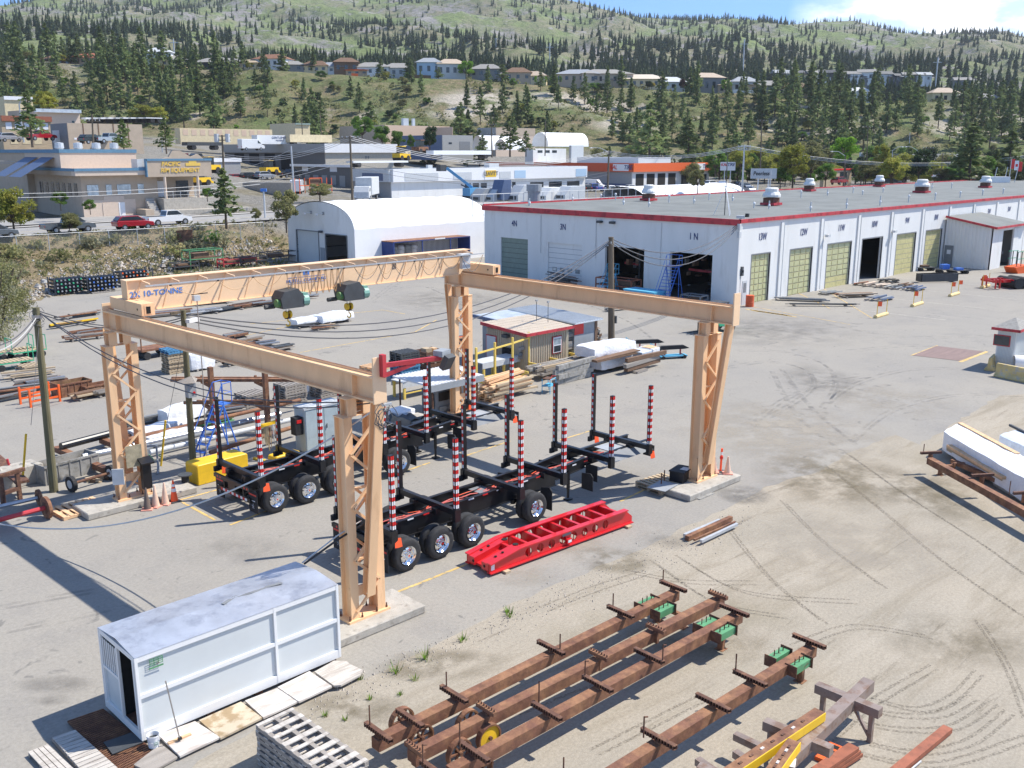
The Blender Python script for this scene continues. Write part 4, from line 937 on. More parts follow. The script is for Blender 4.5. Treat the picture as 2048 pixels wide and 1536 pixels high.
# the long workshop
def workshop():
 X0,X1,Y0,Y1,H=73.0,232.,46.35,78.6,7.45
 t=thing('workshop_building','long white industrial workshop with red roof trim and numbered bays 4N to 5W','workshop',(X0,Y0,0));O=(X0,Y0,0)
 def P(mb,n,par=t,**k):return mb.build(n,parent=par,off=O,**k)
 Wd=[(75.3,78.35,4.3,'pane'),(81.9,86.0,4.3,'pane'),(89.0,93.9,4.35,'panes'),(96.3,100.9,4.4,'open'),(104.4,109.2,4.4,'yel'),(111.9,116.3,4.4,'yel2'),(128.2,132.5,4.4,'yel'),(146,150,4.4,'yel'),(158,162,4.4,'yel')]
 Nd=[(71.9,76.0,4.25,'green'),(64.3,69.0,4.15,'white'),(56.5,61.3,4.3,'open'),(48.9,53.5,4.3,'open')]
 w=MB();w.mi('wallwhite')
 def wall(a0,a1,doors,f):
  c=a0
  for d in sorted(doors):
   f(c,d[0],0,H);f(d[0],d[1],d[2],H);c=d[1]
  f(c,a1,0,H)
 wall(X0,X1,Wd,lambda a,b,z0,z1:w.box(a,b,Y0,Y0+.3,z0,z1,'wallwhite'))
 wall(Y0+.3,Y1,Nd,lambda a,b,z0,z1:w.box(X0,X0+.3,a,b,z0,z1,'wallwhite'))
 w.box(X0+.3,X1,Y1-.3,Y1,0,H,'wallwhite');P(w,'wall')
 pl=MB()
 for x in(73.15,80.1,87.45,95.1,102.6,110.5,118.0,125.3,133,141,149,157,165,175,185,200):pl.box(x-.22,x+.22,Y0-.12,Y0-.004,0,H-.5,'wallwhite').cut()
 for y in(54.9,62.8,70.3):pl.box(X0-.012,X0-.004,y-.3,y+.3,0,H-.5,'wallwhite');pl.cyl((X0-.06,y-.32,3),(X0-.06,y-.32,H-.6),.03,'greylite',6).cut()
 pl.buildg('pilaster',t,O)
 dp=MB()
 for x in(80.45,87.8,95.5,103.0,110.9,125.7):dp.cyl((x,Y0-.08,.1),(x,Y0-.08,H-.7),.05,'greylite',6).cut()
 dp.buildg('downpipe',t,O)
 r=MB();r.box(X0+.1,X1,Y0+.1,Y1-.1,H-.05,H+.06,'roofgrey');ro=P(r,'roof')
 f=MB();f.box(X0-.18,X1,Y0-.2,Y0-.02,H-.22,H+.10,'redfascia');f.box(X0-.2,X0-.02,Y0-.2,Y1+.2,H-.42,H+.10,'redfascia');f.box(X0-.02,X1,Y1+.02,Y1+.2,H-.3,H+.22,'redfascia');P(f,'fascia',ro)
 s=MB();s.box(X0-.19,X0+.1,Y0-.21,Y1+.1,H+.1,H+.13,'redtape');
 def door(kind,a0,a1,h,wl):
  m=MB();y=Y0+.22;x=X0+.22
  def bx(u0,u1,d0,d1,z0,z1,mt):
   if wl:m.box(u0,u1,Y0+d0,Y0+d1,z0,z1,mt)
   else:m.box(X0+d0,X0+d1,u0,u1,z0,z1,mt)
  if kind=='open':return None
  col={'pane':'dooryel','panes':'dooryel','yel':'dooryel','yel2':'dooryel','green':'doorgreen','white':'wallwhite'}[kind]
  bx(a0,a1,.16,.2,.0,h,col);rows=8;hh=h/rows
  for k in range(1,rows):bx(a0,a1,.152,.158,k*hh-.02,k*hh+.02,'woodgrey' if col=='dooryel' else 'grey' if col=='wallwhite' else 'dkgrey')
  d=P(m,'roller_door')
  p=MB();m=p
  if kind in('pane','panes'):
   k0=0 if kind=='pane' else 2
   for k in range(k0,rows):
    for q in range(4):a=a0+.08+q*(a1-a0)/4.;bx(a,a+(a1-a0)/4.-.14,.13,.152,k*hh+.06,(k+1)*hh-.06,'doorpane')
   P(p,'pane',d)
  if kind=='white':
   for q in range(4):a=a0+.4+q*1.05;bx(a,a+.6,.14,.152,1.25,1.65,'greymid');bx(a+.06,a+.54,.13,.14,1.31,1.59,'glasslt')
   P(p,'pane',d)
  if kind=='green':
   P(p,'pane',d)if False else None
 for a0,a1,h,k in Wd:door(k,a0,a1,h,True)
 for a0,a1,h,k in Nd:door(k,a0,a1,h,False)
 i=MB();i.box(X0+.31,X0+40,Y0+.31,Y1-.31,-.003,.003,'greymid');i.box(X0+12,X0+12.2,Y0+.31,Y1-.4,0,H-.1,'dark');i.box(X0+.5,118,Y0+11,Y0+11.2,.01,H-.1,'dark');P(i,'interior')
 rr=random.Random(4);sh=MB()
 for y in(50.5,58.2):
  for k in range(26):sh.cb((X0+rr.uniform(1.5,7),y+rr.uniform(-2,2.6),rr.uniform(.1,3.4)),(rr.uniform(.1,.8),rr.uniform(.1,.5),rr.uniform(.1,.6)),rr.choice(['dkgrey','redfascia','steel','rust','greymid','brown','black','brown'])).cut()
  sh.bar((X0+2.5,y-2.4,2.4),(X0+2.5,y+2.6,2.5),.15,.2,'redfascia').cut()
 for k in range(26):sh.cb((rr.uniform(96.6,100.5),Y0+rr.uniform(1.5,5),rr.uniform(.1,3.4)),(rr.uniform(.1,.8),rr.uniform(.1,.5),rr.uniform(.1,.6)),rr.choice(['dkgrey','redfascia','steel','rust','blue','brown','black'])).cut()
 sh.buildg('workshop_gear',t,O)
 fr=MB()
 for a0,a1,h,k in Wd:fr.box(a0-.1,a0,Y0-.02,Y0+.1,0,h+.1,'greymid');fr.box(a1,a1+.1,Y0-.02,Y0+.1,0,h+.1,'greymid');fr.box(a0,a1,Y0-.02,Y0+.1,h,h+.12,'greymid').cut()
 fr.buildg('door_frame',t,O)
 for s_,y in(('4N',73.9),('3N',66.9),('1 N',51.0)):
  b=MB();b.box(X0-.03,X0-.02,y-.5,y+.5,5.35,6.2,'white');bo=P(b,'bay_sign')if s_!='3N' and False else None
  text(s_,.85,'signnavy',(-.03,y-Y0,5.8),TXX,t,'bay_number',.004,.75,.012)
 for s_,x in(('13W',76.9),('12W',84.1),('11W',91.5),('10W',98.7),('9W',106.6),('8W',114.3),('5W',137.5),('5W',130.5)):
  text(s_,.9,'signnavy',(x-X0,-.03,5.85),TXY,t,'bay_number',.004,.75,.010)
 def vent(u,v,k=1.):
  p=G(u,v,H+.06);m=MB();m.cb((p.x,p.y,H+.25),(1.5*k,1.5*k,.25),'redfascia');m.cb((p.x,p.y,H+.6),(1.1*k,1.1*k,.6),'rustdark');b=P(m,'roof_vent',ro)
  m=MB();m.lathe([(.0,1.95),(.5*k,1.93),(.62*k,1.8),(.62*k,1.45),(.72*k,1.4),(.85*k,1.15),(.85*k,.95),(.55*k,.9)],'wallwhite',14,(p.x,p.y,H+.05));P(m,'vent_hood',ro)
 for u,v,k in((1297,402,1.),(1542,411,1.15),(1618,383,1),(1758,374,1.),(1843,386,1.25),(1970,376,1.1)):vent(u,v,k)
 pp=MB()
 for u,v,h in((1202,398,.5),(1231,401,.8),(1247,410,.9),(1298,414,1.0),(1338,405,.8),(1388,407,.9),(1418,400,.8),(1465,402,.9),(1508,416,.5),(1538,418,.9),(1602,395,.8),(1621,423,1.),(1655,391,.9),(1693,417,1.1),(1706,386,.8),(1725,390,.5),(1760,411,1.1),(1766,385,.6),(1817,405,.8),(1870,400,.8),(1920,395,.7),(1965,391,.7),(2006,388,.7),(1903,377,.8),(1059,412,.9),(1145,402,.9),(1058,411,.4),(1300,384,.5),(1830,376,1.),(1864,378,1.)):
  p=G(u,v,H+.06);pp.cyl((p.x,p.y,H),(p.x,p.y,H+h),.07,'greylite',6);pp.lathe([(.12,0),(.14,.12),(.08,.22),(0,.24)],'white',8,(p.x,p.y,H+h*(.35 if h>.8 else.9)));pp.cut()
 pp.buildg('vent_pipe',ro,O)
 m=MB();p=G(1068,405,H);m.cyl((p.x,p.y,H),(p.x,p.y,H+1.3),.75,'grey',14);m.cyl((p.x,p.y,H+1.3),(p.x,p.y,H+2.1),.9,'grey',14);P(m,'exhaust_stack',ro)
 m=MB();p=G(1449,432,H);m.cyl((p.x,p.y,H),(p.x,p.y,H+5.5),.04,'dkgrey',6)
 for a in range(3):m.bar((p.x+1.0*cos(a*2.1),p.y+1.0*sin(a*2.1),H+.06),(p.x,p.y,H+2.6),.05,.05,'white')
 P(m,'antenna_mast',ro)
 m=MB();m.cb((X0-.3,Y0-.3,H+.35),(.4,.7,.25),'greylite',rz=.4);m.cb((X0-.1,Y0-.8,H+.5),(.25,.25,.3),'black');m.bar((X0+.1,Y0+.3,H),(X0-.2,Y0-.5,H+.3),.06,.06,'grey');P(m,'corner_floodlight')
 m=MB()
 for(x,y)in((X0-.25,60.9+1),(X0-.25,66.9-6.6)):m.cb((x,y,6.6),(.4,.5,.22),'dkgrey').cut()
 for x in(88.2,102.9):m.cb((x,Y0-.35,5.3 if x<100 else 4.9),(.5,.35,.25),'greylite').cut()
 m.buildg('wall_lamp',t,O)
 m=MB();m.box(X0+1.0,X0+1.75,Y0-.03,Y0-.012,.0,2.15,'greylite');m.box(X0+1.15,X0+1.6,Y0-.04,Y0-.03,1.1,1.95,'greymid');P(m,'side_door')
 m=MB()
 for k,(b,z)in enumerate(((X0-.1,H-.5),(X0-.1,H-1.2),(X0+.6,3.2),(X0+.65,2.9))):m.cb((b,Y0-.1,z),(.3,.25,.5),'greylite' if k<2 else 'dkgrey')
 m.cyl((X0+.62,Y0-.05,.2),(X0+.62,Y0-.05,3.),.03,'greylite',6);P(m,'meter_box')
 pt=MB();rr=random.Random(9);pt.quad([(-1,0,0)]*4)if False else None
mat('roofgrey',(.185,.195,.185),.85,var=.08,vs=.15,col2=(.15,.158,.15),c2=(.45,.6))
mat('signnavy',(.03,.05,.16),.6)
workshop()
def annex():
 O=(117.3,46.2,0);t=thing('corrugated_annex','white corrugated lean-to annex with red trim and open doorway against the workshop','shed',O)
 x0,x1,y0,y1=117.1,127.2,40.9,46.2;h0,h1=4.9,5.9
 def P(m,n,p=t):return m.build(n,parent=p,off=O)
 w=MB();n=26
 for i in range(n):
  y=y0+(y1-y0)*i/n;dx=.06 if i%2 else 0;w.box(x0-dx,x0+.1,y,y+(y1-y0)/n,0,h0+(h1-h0)*(y-y0)/(y1-y0),'wallwhite')
 w.box(x0,x0+3.3,y0,y0+.12,0,h0,'wallwhite');w.box(x0+3.3,x0+6.6,y0,y0+.12,4.3,h0,'wallwhite');w.box(x0+6.6,x1,y0,y0+.12,0,h0,'wallwhite');w.box(x1-.1,x1,y0,y1,0,h0,'wallwhite');P(w,'wall')
 i=MB();i.box(x0+2,x1-.3,y0+2.5,y0+2.6,0,h0,'dark');rr=random.Random(5)
 for k in range(20):i.cb((x0+rr.uniform(3.4,6.4),y0+rr.uniform(.8,2),rr.uniform(.2,3)),(.5,.3,.3),rr.choice(['dkgrey','steel','blue','rust','black']))
 P(i,'interior')
 r=MB();r.quad([(x0-.4,y0-.5,h0-.05),(x1+.3,y0-.5,h0-.05),(x1+.3,y1,h1),(x0-.4,y1,h1)],'roofgrey');r.quad([(x0-.4,y0-.5,h0-.15),(x1+.3,y0-.5,h0-.15),(x1+.3,y1,h1-.1),(x0-.4,y1,h1-.1)],'roofgrey');ro=P(r,'roof')
 f=MB();f.bar((x0-.45,y0-.5,h0-.1),(x0-.45,y1,h1-.05),.08,.25,'redfascia');f.bar((x0-.45,y0-.55,h0-.1),(x1+.3,y0-.55,h0-.1),.08,.25,'redfascia');P(f,'fascia',ro)
 d=MB();d.box(x0-.1,x0-.065,43.9,44.9,0,2.3,'grey')if False else d.box(x0-.12,x0-.065,45.1,46.1,0,2.5,'greymid');do=P(d,'door');g=MB();g.box(x0-.14,x0-.12,45.35,45.8,1.5,2.0,'whitetape');P(g,'window',do)
 d=MB();d.box(x0+6.65,x0+8.2,y0-.08,y0-.01,0,4.4,'wallwhite');P(d,'sliding_door')
annex()
def shelter():
 X0,X1,Y0,Y1=65.2,86.2,92.0,106.1;O=(X0,Y0,0)
 t=thing('fabric_shelter','white arched fabric shelter with one open and one closed door on its end wall','fabric shelter',O)
 def P(m,n,p=t,**k):return m.build(n,parent=p,off=O,**k)
 yc=(Y0+Y1)/2;hw=(Y1-Y0)/2;HE,HR=4.55,7.45
 def prof(n=22):
  pts=[(Y0,0),(Y0,HE*.5),(Y0+.02,HE)]
  for k in range(1,n):a=pi-pi*k/n;pts.append((yc+hw*.985*cos(a),HE+(HR-HE)*sin(a)**.92))
  return pts+[(Y1-.02,HE),(Y1,HE*.5),(Y1,0)]
 pr=prof();nx=36;m=MB()
 for i in range(nx):
  for j in range(len(pr)-1):
   q=[]
   for ii,jj in((i,j),(i+1,j),(i+1,j+1),(i,j+1)):
    y,z=pr[jj];x=X0+(X1-X0)*ii/nx;s=-.10*abs(sin(pi*ii/6.))**.7*(1 if z>3 else 0);q.append((x,y,z+s+.1*(z>3)))
   m.quad(q,'tarp')
 P(m,'fabric_cover',smooth=True)
 e2=MB();e=MB();D=[(Y0+1.55,Y0+5.9,3.75,0),(Y0+7.4,Y0+12.2,3.9,1)]
 ys=[Y0]+[v for d in D for v in d[:2]]+[Y1]
 def ztop(y):return np.interp(y,[p[0]for p in pr[2:-2]],[p[1]for p in pr[2:-2]])
 seg=sorted(set([Y0+.01+k*(Y1-Y0-.02)/40 for k in range(41)]+[d[0]for d in D]+[d[1]for d in D]))
 for a,b in zip(seg[:-1],seg[1:]):
  mid=(a+b)/2;z0=next((d[2]for d in D if d[0]<mid<d[1]),0.);za,zb=max(float(ztop(a)),HE if a<Y0+.1 or a>Y1-.1 else 0),max(float(ztop(b)),0)
  e.quad([(X0+.05,a,z0),(X0+.05,b,z0),(X0+.05,b,zb),(X0+.05,a,za)],'wallwhite')
  e2 .quad([(X1-.05,a,0),(X1-.05,b,0),(X1-.05,b,zb),(X1-.05,a,za)],'tarp')
 P(e,'end_wall');P(e2,'back_wall')
 d=MB();d.box(X0+.15,X0+.2,Y0+7.4,Y0+12.2,0,3.9,'panel');P(d,'closed_door')
 f=MB()
 for a,b,h,_ in D:f.box(X0-.05,X0+.1,a-.08,a,0,h,'greymid');f.box(X0-.05,X0+.1,b,b+.08,0,h,'greymid');f.box(X0-.05,X0+.1,a,b,h,h+.1,'greymid')
 P(f,'door_frame')
 ins=MB()
 for x in(70,75,80):
  ins.cyl((x,Y0+.3,0),(x,Y0+.3,4.6),.08,'grey',6);ins.cyl((x,Y1-.3,0),(x,Y1-.3,4.6),.08,'grey',6);ins.bar((x,Y0+.3,2.6),(x,Y0+2.3,5.6),.06,.06,'grey')
 for z in(1.4,2.7,3.9):ins.bar((X0+.4,Y1-.4,z),(X1,Y1-.4,z),.08,.08,'grey')
 P(ins,'steel_frame')
 l=MB()
 for y in(yc-.9,yc+1.7):l.bar((X0,y,6.15),(X0-.7,y+.3,6.1),.06,.06,'greylite');l.cb((X0-.75,y+.33,6.05),(.25,.35,.2),'white');l.cb((X0,y,6.15),(.08,.35,.35),'grey')
 l.cb((X0-.2,Y0+6.6,4.0),(.35,.45,.25),'dkgrey');P(l,'wall_lamp')
 d=MB();d.box(X0-.02,X0+.03,Y0+6.2,Y0+7.1,0,2.1,'grey');P(d,'side_door')
 for k,(x,y,z,l_)in enumerate(((71,95.2,0,'lower white bulk bag inside the fabric shelter doorway'),(71,95.2,1.15,'upper white bulk bag stacked inside the fabric shelter doorway'))):
  b=MB();b.lathe([(0,0),(.55,0),(.72,.2),(.7,.8),(.5,1.1),(.0,1.15)],'plywhite',10,(0,0,0));o=b.build('bulk_bag',smooth=True);o.location=(x,y,z);tag(o,l_,'bag','bulk bags in the shelter')
shelter()
def blue_container():
 O=G(787,484,3.1);p=(O.x,O.y-2.44+2.4,0.3);x0,y0=O.x,O.y
 t=thing('shipping_container','dark blue shipping container with open side in front of the fabric shelter','container',(x0,y0,0));L_=11.9;W=2.4;z0,z1=.35,3.1
 m=MB()
 for i in range(24):w=W/24;m.box(-.03 if i%2 else.02,.06,i*w,(i+1)*w,z0,z1-.1,'bluedark' if 0 else 'contblue')
 m.box(0,L_,W-.06,W,z0,z1-.1,'contblue');m.box(L_-.06,L_,0,W,z0,z1-.1,'contblue')
 for i in range(60):m.box(.1+i*L_/61.,.2+i*L_/61.,W-.12,W-.06,z0,z1-.1,'greymid')
 m.build('wall_panel',parent=t)
 m=MB();m.box(0,L_,0,W,z1-.08,z1,'rust');m.build('roof',parent=t);m=MB();m.box(0,L_,0,W,z0-.15,z0,'bluedark');m.build('floor',parent=t)
 m=MB()
 for x in(0.05,4.3,8.7,11.85):m.box(x-.06,x+.06,-.02,.08,z0,z1-.05,'contblue')
 m.box(0,L_,-.03,.05,z1-.12,z1-.02,'contblue');m.build('post',parent=t);m=MB();m.box(6.2,7.8,-.05,-.03,z1-.1,z1+.06,'white');m.build('sign_plate',parent=t)
 for k in range(4):
  for z in(z0,z0+1.15):
   b=MB();b.lathe([(0,0),(.4,0),(.48,.25),(.5,.8),(.4,1.05),(0,1.1)],'plywhite' if k%2 else 'concretegrey',9);o=b.build('bulk_bag',smooth=True);o.location=(x0+.75+k*1.0,y0+1.0,z);tag(o,'grey bulk bag stacked in the left bay of the blue container','bag','bags stacked in the blue container')
mat('contblue',(.03,.06,.22),.5,var=.15)
blue_container()
def sheds():
 a=G(962,728),0
 c=G(1053,672,2.5)
 l=G(962,655,2.5);r=G(1150,655,2.5)
 wx=(r-c).x;wy=(l-c).y;O=(c.x,c.y,0)
 t=thing('tan_shed','tan ribbed shed with red roof trim, framed window and white door behind yellow posts','shed',O)
 m=MB();m.box(.25,wx-.2,.25,wy-.25,0,2.5,'tansiding')
 for k in range(18):m.box(.3+k*(wx-.6)/18,.36+k*(wx-.6)/18,.22,.25,0,2.5,'tan');m.box(.22,.25,.3+k*(wy-.6)/18,.36+k*(wy-.6)/18,0,2.5,'tan')
 m.build('wall',parent=t)
 r_=MB();zc=2.95;r_.add([(0,0,2.6),(wx,0,2.6),(wx,wy,2.85),(0,wy,2.85),(0,0,2.5),(wx,0,2.5),(wx,wy,2.75),(0,wy,2.75)],[(0,1,2,3),(4,7,6,5),(0,4,5,1),(1,5,6,2),(2,6,7,3),(3,7,4,0)],'beigeroof')
 for k in range(1,24):r_.box(wx*k/24-.012,wx*k/24+.012,.02,.04,2.6,2.61,'tan')
 ro=r_.build('roof',parent=t)
 s=MB()
 for k in range(1,20):s.bar((wx*k/20,0.01,2.607),(wx*k/20,wy-.01,2.857),.02,.01,'tan')
 for k in range(1,8):z=2.607+.25*k/8;s.bar((.01,wy*k/8,z),(wx-.01,wy*k/8,z),.015,.008,'tan')
 s.build('roof_seam',parent=ro)
 f=MB();f.box(-.03,wx+.03,-.06,-.005,2.44,2.62,'redfascia');f.bar((-.03,-.03,2.53),(-.03,wy,2.78),.05,.2,'redfascia');f.build('fascia',parent=ro)
 d=MB();d.box(.19,.22,wy*.70,wy*.70+.95,0,2.1,'redfascia');d.box(.17,.19,wy*.70+.07,wy*.70+.88,0,2.03,'skyblue' if 0 else 'panel');d.build('door',parent=t)
 w=MB();w.box(wx-1.75,wx-.9,.17,.22,1.0,2.1,'redfascia');w.box(wx-1.69,wx-.96,.15,.17,1.06,2.04,'white');wo=w.build('window',parent=t);g=MB();g.box(wx-1.63,wx-1.02,.14,.15,1.12,1.5,'glass');g.box(wx-1.63,wx-1.02,.14,.15,1.58,1.96,'glasslt');g.build('pane',parent=wo)
 h=MB();h.box(.12,.22,wy*.38,wy*.38+.7,.9,1.5,'dark');h.cb((.05,wy*.46,2.25),(.3,.45,.2),'dkgrey');h.build('wall_vent',parent=t)
 for u,vt,vb in((1073,600,640),(1096,610,643)):
  p=G(u,vb,2.8);m=MB();m.cyl((0,0,0),(0,0,1.3),.02,'dkgrey',5);m.cb((0,0,1.3),(.15,.1,.1),'grey');o=m.build('service_mast',parent=t);o.location=(p.x-O[0],p.y-O[1],2.75)
 O=(45.0,40.3,0)
 t=thing('grey_metal_shed','grey metal shed with sloping tin roof standing behind the tan shed','shed',O)
 m=MB();m.box(.15,2.3,0,5.5,0,2.7,'grey');m.box(-2.7,.15,4.0,5.5,0,2.7,'grey');m.box(.15,1.0,-.03,0,1.9,2.6,'redtape');m.box(2.3,2.36,-.02,5.5,0,2.65,'brown');m.box(2.1,2.3,-.04,0,0,2.7,'brown');m.build('wall',parent=t)
 m=MB();m.add([(-.1,-.3,2.72),(2.6,-.3,2.72),(2.6,5.8,2.95),(-.1,5.8,2.95),(-.1,-.3,2.64),(2.6,-.3,2.64),(2.6,5.8,2.87),(-.1,5.8,2.87)],[(0,1,2,3),(4,7,6,5),(0,4,5,1),(1,5,6,2),(2,6,7,3),(3,7,4,0)],'metalroof')
 m.add([(-3.2,3.6,2.80),(-.1,3.6,2.80),(-.1,5.8,2.9),(-3.2,5.8,2.9)],[(0,1,2,3)],'metalroof');ro=m.build('roof',parent=t)
 s=MB()
 for k in range(12):x=.0+k*.23;s.bar((x,-.29,2.735),(x,5.79,2.965),.05,.03,'galv')
 s.build('roof_ribs',parent=ro);s=MB();s.bar((-3.25,3.5,2.75),(-3.25,5.8,2.85),.12,.2,'bluesteel');s.build('edge_trim',parent=ro)
 c=G(2040,661,2.6);l=G(1983,655,2.6);O=(c.x,c.y,0)
 t=thing('scale_hut','small white hut with shingle roof and dark window beside the weigh plate','hut',O)
 w=.0+(l-c).y;m=MB();m.box(.3,2.6,.25,w-.25,0,2.5,'wallwhite')
 for k in range(12):m.box(.27,.3,.3+k*(w-.6)/12,.34+k*(w-.6)/12,0,2.5,'panel')
 for k in range(14):m.box(.35+k*.16,.40+k*.16,.22,.25,0,2.5,'panel')
 m.build('wall',parent=t)
 r_=MB();r_.add([(0,0,2.6),(3.0,0,2.6),(3.0,w,2.6),(0,w,2.6),(1.5,w/2,3.15),(0,0,2.5),(3,0,2.5),(3,w,2.5),(0,w,2.5)],[(0,1,4),(1,2,4),(2,3,4),(3,0,4),(8,7,6,5),(0,5,6,1),(1,6,7,2),(2,7,8,3),(3,8,5,0)],'shingle');ro=r_.build('roof',parent=t)
 f=MB();f.box(-.04,-.005,-.04,w+.04,2.45,2.62,'redfascia');f.box(-.04,3.04,-.04,-.005,2.45,2.62,'redfascia');f.build('fascia',parent=ro)
 wn=MB();wn.box(.25,.27,.55,1.55,1.45,2.15,'redfascia');wo=wn.build('window',parent=t);g=MB();g.box(.23,.25,.61,1.49,1.51,2.09,'glass');g.build('pane',parent=wo)
sheds()
a,b,c,d=G(1825,711),G(1873,692),G(1967,703),G(1920,722)
mat('rustpl',(.22,.15,.13),.7,var=.15,vs=2,streak=(.3,2,1));m=MB();m.quad([(p.x,p.y,.012)for p in(a,b,c,d)],'rustpl')
o=m.build('weigh_plate');tag(o,'rusty steel weigh plate set flush in the yard beside the hut','plate')
line([(1822,711),(1875,691)],.12);line([(1920,724),(1975,703)],.25)
# yard goods
def at(o,p,rz=0.,z=None):o.location=(p[0],p[1],p[2]if z is None else z);o.rotation_euler=(0,0,rz);return o
def one(mb,name,label,cat,p,rz=0.,group=None,**k):o=mb.build(name,**k);at(o,p,rz);return tag(o,label,cat,group)
def mkpallet(m,L_=1.2,W=1.0,nb=7,m2=None):
 mb=MB()
 for y in(.05,W/2,W-.05):mb.box(0,L_,y-.05,y+.05,.02,.11,m2 or m)
 for k in range(nb):x=k*(L_-.11)/(nb-1);mb.box(x,x+.11,0,W,.11,.135,m)
 for k in range(3):x=k*(L_-.11)/2;mb.box(x,x+.11,0,W,0,.02,m)
 o=mb.build('wooden_pallet');return o
PAL={}
def pallet(kind,p,rz,label,group,n=1,jit=.05,sc=1.,cat='pallet',z0=0.):
 if kind not in PAL:PAL[kind]=mkpallet(kind).data;bpy.data.objects.remove(bpy.data.objects['wooden_pallet']if 'wooden_pallet' in bpy.data.objects and bpy.data.objects['wooden_pallet'].data==PAL[kind]else[o for o in bpy.data.objects if o.data==PAL[kind]][0])
 for k in range(n):
  o=bpy.data.objects.new('wooden_pallet',PAL[kind]);COL.objects.link(o);o.scale=(sc,sc,1)
  o.location=(p[0]+R.uniform(-jit,jit),p[1]+R.uniform(-jit,jit),z0+k*.137);o.rotation_euler=(0,0,rz+R.uniform(-jit,jit)*.6);tag(o,label,cat,group)
def sheet(pts,z,th,m,name,label,cat,group=None,dz=0.):
 P=[G(u,v,z)for u,v in pts];o0=P[0];mb=MB();n=len(P)
 mb.add([(p.x-o0 .x,p.y-o0 .y,th)for p in P]+[(p.x-o0 .x,p.y-o0 .y,0)for p in P],[tuple(range(n)),tuple(range(2*n-1,n-1,-1))]+[(i,(i+1)%n,n+(i+1)%n,n+i)for i in range(n)],m)
 o=mb.build(name);o.location=(o0 .x,o0 .y,z-th);return tag(o,label,cat,group)
gp='sheets laid along the white cabin'
sheet([(267,1529),(322,1487),(355,1514),(300,1545)],.08,.05,'woodgrey','plywood_sheet','plain grey board in front of the white bucket','board',gp)
sheet([(316,1469),(390,1442),(440,1474),(360,1512)],.12,.05,'plywhite','plywood_sheet','pale board beside the cabin with the broom head resting on it','board',gp)
sheet([(398,1440),(482,1403),(524,1435),(441,1476)],.12,.05,'ply','plywood_sheet','brown stained board with ring marks beside the cabin','board',gp)
sheet([(490,1401),(560,1374),(597,1402),(527,1435)],.12,.05,'plywhite','plywood_sheet','pale weathered board next to the brown stained board','board',gp)
sheet([(555,1374),(619,1342),(664,1372),(598,1403)],.14,.05,'plywhite','plywood_sheet','brightest pale board near the far end of the cabin','board',gp)
sheet([(629,1343),(668,1321),(693,1322),(700,1328),(726,1340),(720,1350),(682,1370),(668,1371)],.16,.05,'woodwhite','plywood_sheet','brownish board with clipped corners at the far end of the cabin','board',gp)
m=MB();P_=[G(u,v,.06)for u,v in((135,1443),(207,1418),(316,1508),(236,1548))];o0=P_[0]
for k in range(34):
 t=k/33.;a=P_[0].lerp(P_[3],t)-o0;b=P_[1].lerp(P_[2],t)-o0;m.bar(a,b,.018,.05,'rust')
for k in range(30):
 t=k/29.;a=P_[0].lerp(P_[1],t)-o0;b=P_[3].lerp(P_[2],t)-o0;m.bar(a,b,.012,.03,'rustdark')
one(m,'floor_grating','rusty steel floor grating lying at the cabin door','grating',(o0 .x,o0 .y,.05))
o=sheet([(207,1484),(262,1465),(288,1483),(225,1508)],.11,.02,'dkgrey','door_mat','two grey door mats on the rusty grating','mat');
def deck(pts,n,label,m='woodwhite',z=.12):
 P=[G(u,v,z)for u,v in pts];o0=P[0];mb=MB()
 for k in range(n):
  a=P[0].lerp(P[3],(k+.08)/n);b=P[0].lerp(P[3],(k+.92)/n);c=P[1].lerp(P[2],(k+.92)/n);d=P[1].lerp(P[2],(k+.08)/n)
  mb.add([tuple(x-o0)for x in(a,d,c,b)]+[tuple(x-o0-Vector((0,0,.03)))for x in(a,d,c,b)],[(0,1,2,3),(7,6,5,4),(0,4,5,1),(1,5,6,2),(2,6,7,3),(3,7,4,0)],m)
 for t in(.05,.5,.95):a=P[0].lerp(P[1],t)-o0;b=P[3].lerp(P[2],t)-o0;mb.bar(a-Vector((0,0,.07)),b-Vector((0,0,.07)),.08,.08,'woodgrey')
 return one(mb,'board_deck',label,'board deck',o0)
deck([(104,1474),(150,1459),(236,1536),(180,1560)],14,'low deck of short pale boards beside the rusty grating')
deck([(55,1504),(96,1488),(150,1536),(110,1556)][::-1]and[(96,1488),(150,1538),(105,1558),(55,1504)],4,'low deck of four long grey boards at the bottom left corner')
p=G(308,1492,.08);m=MB();m.lathe([(0,0),(.115,0),(.135,.30),(.145,.30),(.145,.27),(.13,.27)],'white',18);m.lathe([(.0,.2),(.125,.2)],'dkgrey',18)
t=thing('plastic_bucket','white plastic bucket with a green mark standing on the rusty grating','bucket',p);m.build('body',parent=t,smooth='a');h=MB();h.tube([(.145*cos(a),.145*sin(a),.25-.16*sin(a)*0-.12*abs(sin(a*1.0)))for a in[pi+i*pi/10 for i in range(11)]],.006,'greylite',5);h.box(-.05,.05,-.142,-.132,.08,.16,'greenpatina');h.build('handle',parent=t)
hd=G(360,1480,.15);tp=Vector((8.05,19.84,1.55));tp=G(331,1362,1.72);a=G(336,1487,.14);b=G(382,1468,.14)
t=thing('push_broom','push broom with long handle leaning against the white cabin','broom',hd);m=MB();m.bar(hd-hd,tp-hd,.025,.025,'woodgrey');m.build('handle',parent=t)
m=MB();m.bar(a-hd,b-hd,.07,.05,'woodnew');m.bar(a-hd-Vector((0,0,.04)),b-hd-Vector((0,0,.04)),.05,.05,'black');m.cb((0,0,.04),(.08,.06,.06),'black');m.build('head',parent=t)
